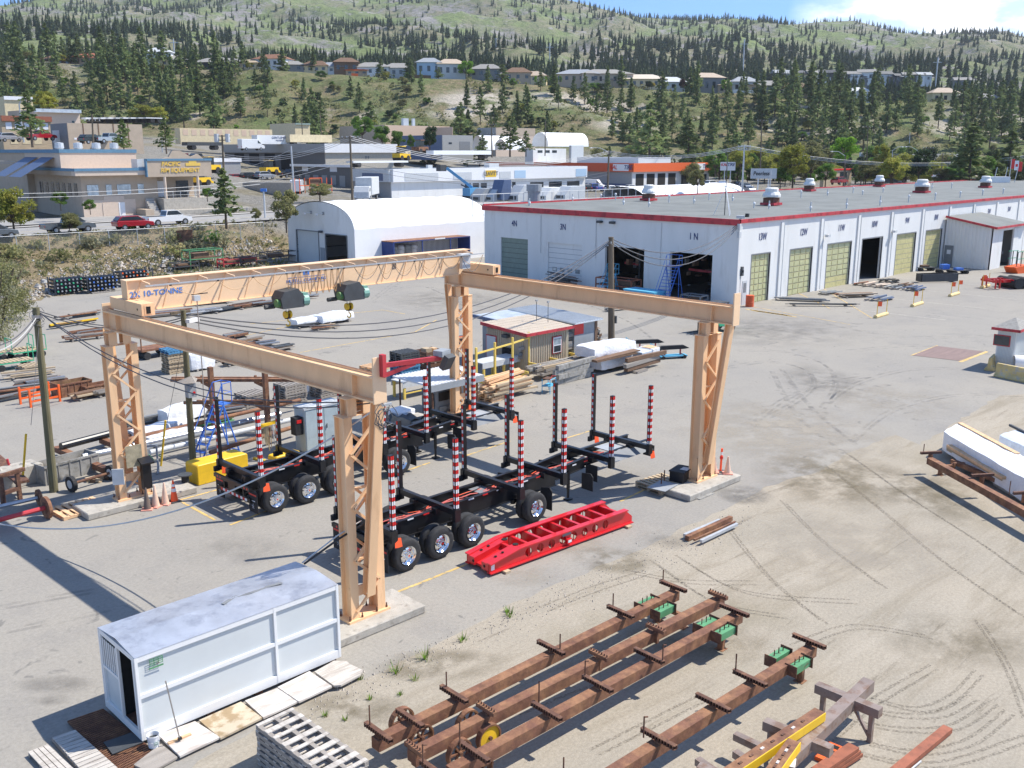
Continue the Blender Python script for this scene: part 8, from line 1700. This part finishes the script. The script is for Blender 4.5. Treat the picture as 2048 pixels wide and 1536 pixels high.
mb=MB();a=K(488,378,190);b=K(585,380,178);mb.bar(Vector((0,0,0)),b-a,.5,2.6,'concrete');one(mb,'retaining_wall','pale concrete retaining wall below the parked cars','wall',a)
p=K(2016,380,190);mb=MB();h=K(2016,318,190).z-p.z;mb.cyl((0,0,0),(0,0,h),.07,'greylite',6);mb.box(0,.7,-.02,.02,h-1.8,h,'redtape');mb.box(.7,1.5,-.02,.02,h-2.1,h-.3,'whitetape');mb.box(1.5,2.2,-.02,.02,h-2.3,h-.5,'redtape');mb.cb((1.1,-.03,h-1.2),(.45,.01,.5),'redtape',rx=.0);one(mb,'flag','red and white maple leaf flag on a pole at the right edge','flag',p,-AZ)
mb=MB();mb.box(-6,4,0,3,0,1.6,'bluelt');mb.box(-4,0,.5,2.5,1.6,3.2,'white');[mb.bar((x,1,1.6),(x+.5,1,5),.1,.1,'greylite')for x in(-3,-1,1)];one(mb,'work_boat','white and blue machine under the flag at the right edge','machine',K(2020,388,188),-AZ)
# houses on the bench
def house(u,v,w,h,mw,mr,label,Y=463,hip=True,rz=None,grp=None):
 p=terr_xy(u,Y);p.z=K(u,v,Y).z;t=thing('hill_house',label,'house',p,-AZ+(R.uniform(-.25,.25)if rz is None else rz),grp);d=w*.6;mb=MB();mb.box(-w/2,w/2,0,d,-2.5,h,mw);mb.build('wall',parent=t)
 e_=.7;rh=min(2.4,w*.2);rx=w*.22 if hip else w/2+e_;mb=MB();v_=[(-w/2-e_,-e_,h),(w/2+e_,-e_,h),(w/2+e_,d+e_,h),(-w/2-e_,d+e_,h),(-rx,d/2,h+rh),(rx,d/2,h+rh)]
 mb.add(v_,[(0,1,5,4),(1,2,5),(2,3,4,5),(3,0,4),(3,2,1,0)],mr);mb.build('roof',parent=t)
 mb=MB();n=max(2,int(w/3.2))
 for k in range(n):x=-w/2+w*(k+.5)/n;mb.box(x-.7,x+.7,-.06,-.01,h*.35,h*.75,'glass').cut()
 mb.buildg('window',t)
hs=[(112,133,14,3,'brown','brown','dark brown house between the trees, farthest left on the bench'),(182,129,16,3,'tan','rustred','low house with red brown roof left on the bench'),(235,128,8,3,'white','greylite','small white house behind the yellow green tree'),(318,127,11,5,'white','greylite','tall pale house with steep gable on the bench'),(338,133,15,3,'cream','shingle','low house just right of the tall pale gable'),(420,138,18,3,'dkgrey','shingle','long dark bungalow with chimney on the bench'),(462,137,9,3,'tan','shingle','small house between dark pointed cypresses'),(498,139,8,3,'cream','wood','small tan roofed house beside the cypresses'),(538,136,16,4,'white','rust','white house with red brown roof and white chimney'),(588,143,9,3,'greymid','shingle','small grey house before the yellow hedge'),(627,145,13,3,'cream','brown','low cream house right of the yellow shrubs'),(663,147,11,3,'greylite','grey','grey house with blue grey roof'),(693,147,11,5,'brown','brown','dark brown timber house on the bench'),(714,150,10,2,'wood','orange','low house with orange fence in front'),(741,152,17,4,'white','shingle','long white bungalow with chimney in mid bench'),(795,154,13,4,'greylite','shingle','pale grey house with row of windows'),(858,152,11,6,'skyblue','grey','pale blue two storey house on the bench'),(903,155,13,6,'greylite','tan','grey two storey house left of the round bright tree'),(970,156,14,4,'greymid','shingle','dark roofed house right of the round bright tree'),(1036,163,12,4,'tan','brown','brown roofed house left of the green poplars'),(1068,165,11,3,'cream','tan','cream house behind the row of green poplars'),(1155,166,20,4,'tan','grey','wide blue grey roofed house on the bench'),(1215,170,24,5,'tanlite','shingle','largest house with dark multi gabled roof'),(1195,173,14,3,'tan','shingle','lower house in front of the largest one'),(1290,176,20,4,'cream','beigeroof','house with pale tan roof beside yellow shrub'),(1346,182,12,4,'greylite','greylite','pale house left of the purple tree'),(1420,187,14,7,'greymid','tan','three storey grey house with tan roof'),(1475,188,18,4,'tan','tan','wide tan roofed bungalow with white fence'),(1490,186,12,5,'greylite','grey','grey roofed house behind the tan bungalow'),(1535,189,14,4,'greymid','shingle','dark roofed house right of the tan bungalow'),(1592,193,18,4,'tan','brown','brown roofed house half hidden by pines'),(1720,201,10,4,'white','greylite','small white house behind the right hand pines'),(1890,208,12,5,'cream','tan','tan house with pink roof on the right hand bluff'),(1925,208,10,3,'dkgrey','shingle','dark low house next to the tan bluff house'),(1975,209,11,3,'greymid','shingle','long dark low house between pines at the right')]
for h_ in hs:house(*h_)
for k in range(26):u=1560+k*12+R.uniform(-4,4);v=160+R.uniform(-4,6)+(u-1560)*.02;house(u if u<1850 else u+60,v if u<1850 else v+8,R.uniform(7,10),R.uniform(3,5),R.choice(['white','greylite','dkgrey','greymid','cream']),R.choice(['shingle','dkgrey','grey']),'modern house in the far subdivision among pines',600,False,None,'houses of the far subdivision')
mb=MB();a=terr_xy(810,458);b=terr_xy(862,458)
for(u0,u1,m,l)in((812,862,'brown','long dark wooden fence at the bench edge'),(1466,1511,'white','white garden fence below the tan roofed bungalow'),(703,716,'orange','short orange brown fence at the bench edge')):a=terr_xy(u0,457);b=terr_xy(u1,457);mb=MB();mb.bar((0,0,.6),b-a+Vector((0,0,.6)),.15,1.9,m);one(mb,'garden_fence',l,'fence',a)
# planted and wild trees
def lt(k,u,vb,vt,Y,label,group=None,wid=1.):return place_tree(LEAF[k],u,vt,Y,label,group,vb,None,wid,6.)
def pt(i,u,vb,vt,Y,label,group=None,wid=1.):return place_tree(PINES[i],u,vt,Y,label,group,vb,None,wid,12.)
pt(1,65,292,182,168,'tall loose pine beside the pale street lamp at the left',None,1.5);pt(3,248,300,238,158,'thin young pine before the tan hall',None,1.4);pt(1,333,306,232,160,'pine rising right of the tan hall',None,1.4);pt(4,453,455,338,118,'crooked roadside pine in front of the parked cars',None,1.5)
lt('o',573,462,378,116,'small bare orange leaved tree left of the fabric shelter');lt('y',30,476,372,109,'yellow green shrub tree by the road at the left edge',None,1.1);lt('o',140,470,425,112,'low orange green shrub in front of the dark grey pickup',None,1.4);lt('g',122,420,382,128,'dense green bush at the shop wall, left one',None,1.2);lt('g',181,428,398,130,'round bright green bush beside the garage door',None,1.3);lt('g',415,402,375,140,'dark green bush at the shop corner',None,1.5);lt('o',640,402,366,150,'yellow green brush behind the fabric shelter',None,2.2);lt('o',512,446,415,116,'small leafy sapling beside the road bend')
for k,(u,v,r_,h_,l)in enumerate(((-6,705,2.3,6.6,'large olive feathery bush filling the left edge above the carts'),(8,640,2.4,4.6,'second olive feathery bush behind the first at the left edge'))):
 p=G(u,v);rr=random.Random(70+k);t=thing('olive_bush',l,'bush',p);mb=MB()
 for j in range(120):a=rr.uniform(0,6.28);q=Vector((cos(a)*r_*rr.random()**.6,sin(a)*r_*rr.random()**.6,h_*rr.uniform(.15,.95)));q.x*=1-.35*(q.z/h_)**2;leafquads(mb,q,(.5,.5,.5),70,.085,'leafolive' if j%3 else 'sage',rr,1.)
 mb.build('crown',parent=t);mb=MB();[mb.tube([(0,0,0),(r_*.3*cos(a),r_*.3*sin(a),h_*.4),(r_*.7*cos(a),r_*.7*sin(a),h_*.85)],.04,'bark',4)for a in range(7)];mb.build('trunk',parent=t)
lt('b',932,160,121,461,'round vivid green tree on the bench',None,1.3);lt('g',805-90,148,128,470,'dark green garden tree behind the timber house',None,1.2);lt('v',600,143,130,468,'bright yellow flowering hedge behind the bench houses, left',None,2.);lt('v',628,145,131,470,'bright yellow flowering hedge behind the bench houses, middle',None,2.);lt('v',680,147,134,470,'bright yellow flowering hedge behind the brown house',None,2.);lt('y',250,136,109,456,'large yellow green tree by the dark pine on the bench',None,1.5);lt('y',125,128,108,456,'yellow green tree at the left end of the bench',None,1.5);lt('v',1303,178,164,456,'yellow shrub before the tan roofed house',None,1.5);lt('p',1367,183,157,457,'dark purple tree on the bench',None,1.3);lt('y',1390,184,154,460,'yellow green tree right of the purple one',None,1.4);lt('b',1451,187,158,458,'bright green tree beside the three storey house',None,1.2);lt('v',1680,187,174,520,'yellow tree among the right hand pines',None,1.6)
for u in(1071,1084,1092,1102,1114,1121):lt('b',u,170,150+(u%5),456,'narrow bright green poplar in the row on the bench','green poplars on the bench',.5)
for u,vt in((443,120),(447,119),(453,124),(465,127),(477,118),(496,122)):lt('d',u,142,vt,458,'black green pointed cypress by the bungalow','cypresses on the bench',.35)
pt(0,225,142,100,455,'dark bushy pine next to the large yellow green tree',None,2.);pt(2,566,148,96,455,'tall dark pine beside the white house with red roof',None,1.8);pt(0,360,145,108,455,'dark pine pair member before the bench houses');pt(3,384,150,102,454,'broad dark pine left of the long dark bungalow',None,1.4);pt(3,762,156,118,456,'pine in front of the white bungalow on the bench',None,1.5);pt(0,818,154,116,457,'dark pine beside the long wooden fence',None,1.9);pt(3,877,157,134,456,'short dark pine left of the grey two storey house',None,2.2);pt(3,1005,158,128,456,'dark conifer right of the dark roofed house',None,2.)
lt('y',90,222,180,240,'yellow green willow behind the cream building',None,1.6);lt('y',100,226,190,235,'second yellow green willow behind the cream building',None,1.5);lt('y',288,250,207,330,'wide yellow green tree on the slope foot at the left',None,1.8);lt('y',320,252,212,330,'yellow green tree beside the wide one on the slope foot',None,1.5);lt('g',725,290,230,250,'big dark leafy tree before the peach warehouse',None,1.1);lt('g',765,300,250,245,'green tree between the peach warehouse and the dark wall',None,1.1);lt('g',795,302,260,245,'small green tree before the dark blue wall',None,1.2);lt('d',860,306,252,240,'dark round tree before the dark blue wall',None,1.);lt('g',822,304,268,242,'slim green tree before the dark blue wall',None,.7)
pt(3,922,262,205,345,'dark fir standing at the slope foot in the middle',None,1.5);pt(1,1020,312,232,262,'pine before the beige hall, left one',None,1.6);pt(1,1052,312,262,262,'pine before the beige hall, right one',None,1.6);pt(3,965,308,270,262,'bushy pine left of the dark utility pole',None,1.8);pt(1,1298,335,205,268,'tallest loose pine, standing behind the tyre shop',None,1.5);pt(3,1375,338,240,275,'tall pine right of the tallest one',None,1.5)
rv=random.Random(44);gk='leafy trees between the tyre shop and the far slope'
for k in range(90):u=rv.uniform(1130,2080)if k<30 else rv.uniform(1430,2090);Y=rv.uniform(262,345);kk=rv.choice('goygdoyg');lt(kk,u,T(terr_xy(u,Y))[1]+2,T(terr_xy(u,Y))[1]-rv.uniform(30,66),Y,'mixed green roadside tree in the belt behind the workshop','mixed tree belt behind the workshop',rv.uniform(1.,1.6))
for k in range(26):u=rv.choice([rv.uniform(1160,1560),rv.uniform(1560,2090),rv.uniform(560,1000)]);Y=rv.uniform(300,368);v=T(terr_xy(u,Y))[1];pt(rv.randrange(5),u,v,v-rv.uniform(45,85),Y,'dark pine standing in the flat at the foot of the slope','pines at the foot of the slope',1.4)
for k,(kk,u,vb,vt,Y,l,w)in enumerate((('y',1585,372,285,205,'large yellow green tree right of the grey road sign',1.1),('o',1620,372,290,212,'brownish budding tree beside the large yellow green one',1.1),('b',1690,345,272,235,'big round bright green tree behind the workshop',1.2),('y',1760,345,285,240,'yellow green tree left of the grey hall',.9),('o',1730,375,320,212,'olive shrub mass over the workshop roof edge',1.5),('y',1780,375,312,208,'round yellow green shrub over the workshop roof edge',1.3),('g',1560,376,335,205,'low green tree over the workshop roof edge, left',1.4),('d',1835,372,298,215,'dense round dark tree before the grey hall',1.),('g',1650,376,325,205,'low green tree over the workshop roof edge, middle',1.3),('o',1880,374,335,206,'low olive shrub over the roof edge at the right',1.5),('o',1395,386,338,190,'bare budding shrub before the tyre shop windows',1.2),('g',1430,352,300,260,'green tree behind the red and blue sign',1.3),('y',1480,350,300,262,'yellow green tree behind the pale pole',1.3),('g',1590,352,300,250,'mid green tree behind the yellow green one',1.4),('g',1960,375,310,210,'green bush between the two big dark pines',1.2),('o',2040,378,325,205,'olive shrub at the right edge under the pine',1.3))):lt(kk,u,vb,vt,Y,l,None,w)
pt(3,1935,378,248,205,'big dark pine behind the right end of the workshop roof',None,1.6);pt(1,2012,380,262,215,'loose topped big pine at the right edge',None,1.8);pt(4,1985,378,300,212,'smaller pine between the two big ones at the right',None,1.5)
rv=random.Random(91)
for k in range(120):
 u=rv.choice([rv.uniform(-40,560),rv.uniform(560,1250),rv.uniform(1250,2090)]);Y=rv.uniform(374,458);p=terr_xy(u,Y);v=T(p)[1];kk=rv.choice('ggdogoyb' if u<900 else 'ggdogdyo');lt(kk,u,v,v-rv.uniform(9,24),Y,'rounded broadleaf bush on the steep slope below the houses','broadleaf bushes on the steep slope',rv.uniform(1.1,2.))
for k in range(46):
 u,Y=rv.choice([(rv.uniform(340,470),rv.uniform(195,240)),(rv.uniform(860,1010),rv.uniform(235,262)),(rv.uniform(1130,1180),250),(rv.uniform(1420,1500),rv.uniform(235,262)),(rv.uniform(1750,2000),rv.uniform(230,262)),(rv.uniform(960,1080),rv.uniform(262,275))])
 p=terr_xy(u,Y);car(rv.choice(['suv','sedan','pickup','van','suv']),rv.choice(['carwhite','cargrey','carblack','carsilver','carred','carwhite']),p,rv.uniform(0,6),'vehicle parked in the crowded lots of the town','vehicles in the far lots')
def f2(rr):
 a=rr.uniform(14,96);b=rr.uniform(100,116.5)
 if 63<a<88 and b<108:return None
 return Vector((a,b,near_z(a,b))),rr.uniform(.2,.6)
scrub('bank_weeds',1700,f2,'weed',.34,'dry weeds and grass clumps covering the bank below the road',per=10,seed=8,cat='weeds');scrub('bank_sage',600,f2,'sage',.34,'pale sagebrush clumps on the bank below the road',per=14,seed=9)
for k in range(34):
 rr=random.Random(k+60);a=rr.uniform(24,92);b=rr.uniform(106,116)
 if 63<a<88 and b<110:continue
 mb=MB();s=rr.uniform(.8,1.6);leafquads(mb,(0,0,s*.5),(s,s,s*.55),150,.22,rr.choice(['weed','weed','leafgreen','sage','leafolive']),rr,1.);one(mb,'bank_shrub','rounded wild shrub on the bank below the road','shrub',(a,b,near_z(a,b)),0,'shrubs on the bank below the road')
rr=random.Random(17);mb=MB();rb=[]
for k in range(3600):
 a=rr.uniform(14,66)if k%5 else rr.uniform(14,64);tq=float(np.interp(a,[0,20,31,36,44,64,200],[78,86,94,97,104,107.5,107.5]));b=tq+abs(rr.gauss(0,3.2))-.5;z=near_z(a,b);s=rr.uniform(.05,.20)*(2.2 if rr.random()<.06 else 1)
 n=5;ph=rr.uniform(0,6);vs=[(a+s*cos(ph+i*1.257)*rr.uniform(.7,1.2),b+s*sin(ph+i*1.257)*rr.uniform(.7,1.2),z-.05)for i in range(n)]+[(a+s*.55*cos(ph+i*1.257+.4),b+s*.55*sin(ph+i*1.257+.4),z+s*rr.uniform(.4,.7))for i in range(n)]
 mb.add(vs,[(i,(i+1)%n,n+(i+1)%n,n+i)for i in range(n)]+[tuple(range(n,2*n))],rr.choice(['rockgrey','rocktan','rocktan','rockgrey','greywall2']))
tag(mb.build('bank_rubble'),'pale rocks and rubble at the foot of the bank','rocks',None,'stuff')
m=bpy.data.materials.new('chainlink');MATS['chainlink']=m;m.use_nodes=True;m.node_tree.nodes['Principled BSDF'].inputs['Alpha'].default_value=.13;m.node_tree.nodes['Principled BSDF'].inputs['Base Color'].default_value=(.4,.42,.42,1)
t=thing('chain_link_fence','grey chain link fence with a top rail running along the bank','fence',(12,111.2,2.7));O=Vector((12,111.2,2.7));xs=list(np.arange(12,66,3.3));mb=MB()
for x in xs:mb.cyl((x,111.2,2.6),(x,111.2,4.5),.045,'galv',6).cut()
mb.buildg('post',t,O);mb=MB();mb.cyl((xs[0],111.2,4.5),(xs[-1],111.2,4.5),.03,'galv',6);mb.build('top_rail',parent=t,off=O);mb=MB();mb.quad([(xs[0],111.2,2.7),(xs[-1],111.2,2.7),(xs[-1],111.2,4.5),(xs[0],111.2,4.5)],'chainlink');mb.build('mesh_panel',parent=t,off=O)
mb=MB();mb.box(0,2.0,0,.06,0,1.5,'rust');one(mb,'rusty_sheet','rusty square sheet fixed to the chain link fence','sheet',(colA(353,111.1,3.5),111.0,2.6))
def springs(u,v,label,m1,seed,L_=3.4):
 p=G(u,v);rr=random.Random(seed);t=thing('spring_rack',label,'rack',p,.05);mb=MB()
 for k in range(4):mb.box(k*L_/4,k*L_/4+.1,0,1.6,.1,.2,'woodgrey')
 for x in(0,L_):[mb.bar((x,y,.1),(x,y,1.7),.1,.1,'dkgrey')for y in(0,1.5)]
 mb.build('frame',parent=t);mb=MB()
 for r_ in range(4):
  for k in range(8):x=.2+k*(L_-.4)/8;mb.cyl((x,-.12,.4+r_*.34),(x,1.5,.4+r_*.34),.12,'black',7);mb.cyl((x,-.16,.4+r_*.34),(x,-.12,.4+r_*.34),.09,m1 if(k+r_)%3==0 else 'steel',7)
 mb.build('springs',parent=t)
springs(112,592,'rack of black axle parts with green ends by the bank, left one','greenmach',1);springs(177,588,'rack of black axle parts with blue ends by the bank, right one','blue',2);springs(243,575,'rack of orange ended bars hidden behind the bridge end','orange',3)
def frame_rack(u,v,L_,W_,H,m,label,cat='rack'):
 p=G(u,v);t=thing('steel_rack',label,cat,p,.05);mb=MB();[mb.bar((x,y,0),(x,y,H),.1,.1,m).cut()for x in(0,L_)for y in(0,W_)];mb.buildg('post',t);mb=MB();[mb.bar((0,y,z),(L_,y,z),.1,.1,m)for y in(0,W_)for z in(H*.55,H)];[mb.bar((x,0,z),(x,W_,z),.1,.1,m)for x in(0,L_)for z in(H*.55,H)];mb.box(.2,L_-.2,.1,W_-.1,H*.55,H*.6,'rustdark');mb.box(.6,L_*.6,.2,W_*.7,H*.6,H*.85,'brown');mb.build('shelf',parent=t)
frame_rack(382,541,4.2,1.8,2.2,'green','green steel rack with a silver sheet on top by the bank');frame_rack(350,545,3.0,1.4,1.0,'dkgrey','dark low rack left of the green rack');frame_rack(535,528,4.2,1.6,1.3,'dkgrey','dark table frames left of the fabric shelter');frame_rack(592,520,3.0,1.2,1.9,'dkgrey','tall thin dark table frame before the closed shelter door');frame_rack(448,538,4.4,1.4,1.0,'redfascia','red topped low frame right of the green rack');frame_rack(482,535,3.6,1.4,1.1,'dkgrey','black trestle frame next to the red topped one')
# goods in front of the workshop
def wh(u,v,L_,W_,H,ms,label,seed,n=6,rz=0.,cat='steel stack'):heap(u,v,label,seed,n,L_,W_,ms,cat,rz)
wh(1597,601,6.5,1.2,.4,('dkgrey','greymid'),'long dark channel pile before bay 13W',201,5,-.9);wh(1640,612,7.5,.8,.3,('dkgrey',),'long dark channel lying out in the lot before bay 12W',202,3,-.9);wh(1658,588,2.6,1.2,.3,('greymid','steel'),'small grey frame on the ground before bay 12W',203);wh(1710,594,4.0,1.4,.3,('brown','rust','tan'),'brown plate scraps before bay 11W',204,8,-.5);wh(1757,600,3.0,1.8,.4,('bluesteel','grey','steel'),'blue grey plate stack on dark pallet in the lot',205,8);wh(1725,570,2.4,1.2,.3,('rustred','brown'),'flat brown board at bay 10W',206,3);wh(1755,573,2.8,2.4,.4,('ply','tanlite'),'tan crumpled sheet heap beside bay 10W',207,7);wh(1778,565,2.0,1.6,.6,('black','dkgrey'),'black bent metal heap beside the tan sheets',208,8);wh(1788,577,2.4,1.6,.4,('greylite','dkgrey'),'grey wrapped pallet in the lot',209,6);wh(1810,572,2.0,1.0,.4,('brown','dkgrey'),'small brown pallet load in the lot',210,5);wh(1827,580,2.6,1.6,.5,('dkgrey','bluesteel'),'dark pallet load at the right of the row',211,8)
mb=MB();mb.box(0,4.2,0,.1,.1,.9,'dkgrey');mb.box(0,.1,0,1.0,.1,.9,'dkgrey');mb.box(4.1,4.2,0,1.0,.1,.9,'dkgrey');mb.box(0,4.2,.9,1.0,.1,.9,'black');one(mb,'steel_tray','long dark open tray standing in the lot before bay 9W','tray',G(1842,566),-.6)
for k,(u,v,m,l)in enumerate(((1840,543,'brown','low trolley with brown load before bay 8W'),(1880,547,'blue','low trolley carrying a blue box before the annex'),(1908,549,'blue','small trolley with a blue tub before the annex'))):t=thing('flat_trolley',l,'trolley',G(u,v),-.5);mb=MB();mb.box(0,2.1,0,1.0,.35,.42,'dkgrey');mb.build('deck',parent=t);mb=MB();mb.box(.5,1.4,.2,.8,.42,.95 if k==1 else.65,m);mb.build('load',parent=t);mb=MB();[mb.cyl((x,-.02,.17),(x,1.0,.17),.17,'rubber',10)for x in(.3,1.8)];mb.build('wheel',parent=t)
for k,(u,v)in enumerate(((1762,633),(1834,611),(1908,591),(1970,575))):
 p=G(u,v);l=('nearest','second nearest','third','farthest')[k];mb=MB();mb.cyl((-1.2,0,.1),(1.2,0,.1),.17,'yellowstop',10);one(mb,'parking_stop',l+' of the round yellow parking stops in front of the bays','parking stop',p,.06)
 for j,f in enumerate((-.9,1.1)):q=p+Vector((f,.06*f,0));mb=MB();mb.cyl((0,0,.2),(0,0,1.35),.03,'yellow',6);(mb.box(0,.34,-.01,.01,.95,1.33,'orangefl')if j==0 or k in(2,)else None);one(mb,'flag_stake',('orange flag stake' if j==0 else 'yellow stake')+' on the '+l+' parking stop','stake',q,-.8)
mb=MB();mb.lathe([(0,0),(.36,0),(.36,.4),(.38,.42),(.36,.44),(.36,1.0),(.0,1.02)],'orangedark',18);one(mb,'oil_drum','orange drum standing at the workshop corner','drum',G(1499,613),smooth='a')
t=thing('red_trailer','bright red trailer frame with black tyres at the right edge','trailer',G(1990,580),-.5);mb=MB();[mb.bar((0,y,.8),(5,y,.8),.2,.3,'red')for y in(.4,1.6)];[mb.bar((x,0,.8),(x,2,.8),.15,.2,'red')for x in(0,1,2.2,3.6)];[mb.bar((x,y,.1),(x,y,1.1),.12,.12,'red')for x in(0.1,.6)for y in(.1,1.9)];mb.build('frame',parent=t)
for x in(2.6,3.8):mb=MB();mb.cyl((x,-.3,.55),(x,2.3,.55),.55,'rubber',16);mb.build('wheel',parent=t)
mb=MB();mb.ext([(0,.7),(.5,0),(1.8,0),(2.3,.9)],(0,0,0),(0,1.5),'orange',ax='x');[mb.bar((x,y,.8),(x,y,2.4),.07,.07,'dkgrey')for x in(.4,1.1,1.8)for y in(.2,1.3)];[mb.bar((.3,y,z),(2,y,z),.06,.06,'greenmach')for y in(.2,1.3)for z in(1.6,2.4)];one(mb,'orange_skip','orange skip with dark frames at the right edge before the yellow door','skip',G(2030,548),-.3)
t=thing('blue_skip','pale blue tipping skip in front of the open bay 1N','skip',G(1305,612));mb=MB();mb.ext([(0,.3),(2.6,.3),(3.4,1.2),(-.1,1.2)],(0,0,0),(0,1.8),'cyanblue',ax='y');mb.build('tub',parent=t)
frame_rack(1262,592,1.6,4.2,1.4,'rustred','rusty red framed table with pale top before the workshop wall');frame_rack(1400,614,1.2,2.0,.9,'greymid','grey work table at the workshop corner');heap(1190,570,'tangle of black hoses and frames by the workshop wall',222,14,3.5,1.6,('black','dkgrey','rustdark'),h0=.5,dz=.3);heap(1125,572,'dark scrap row along the white door of bay 3N',223,12,5,1.2,('black','dkgrey','rust'),rz=1.5,dz=.25);heap(1235,620,'flat dark frame lying at the foot of the tall pole',224,5,3.2,1.)
for o in PINES+list(LEAF.values()):rm_tree(o)
# haze over the valley
def haze():
 mb=MB();mb.box(-4500,4500,-4500,4500,-2.2,420,None);mb.mats=['white'];o=mb.build('haze');o.data.materials.clear()
 m=bpy.data.materials.new('haze');m.use_nodes=True;t=m.node_tree;t.nodes.clear();v=N(t,'ShaderNodeVolumePrincipled');v.inputs['Color'].default_value=(.86,.91,1.,1);v.inputs['Density'].default_value=.00009;v.inputs['Anisotropy'].default_value=.2
 ou=N(t,'ShaderNodeOutputMaterial');t.links.new(v.outputs[0],ou.inputs['Volume']);o.data.materials.append(m);o['kind']='stuff';o['label']='thin pale haze filling the valley air';o['category']='haze'
haze()
for o in list(bpy.data.objects):
 if o.get('label')=='x':rm_tree(o)
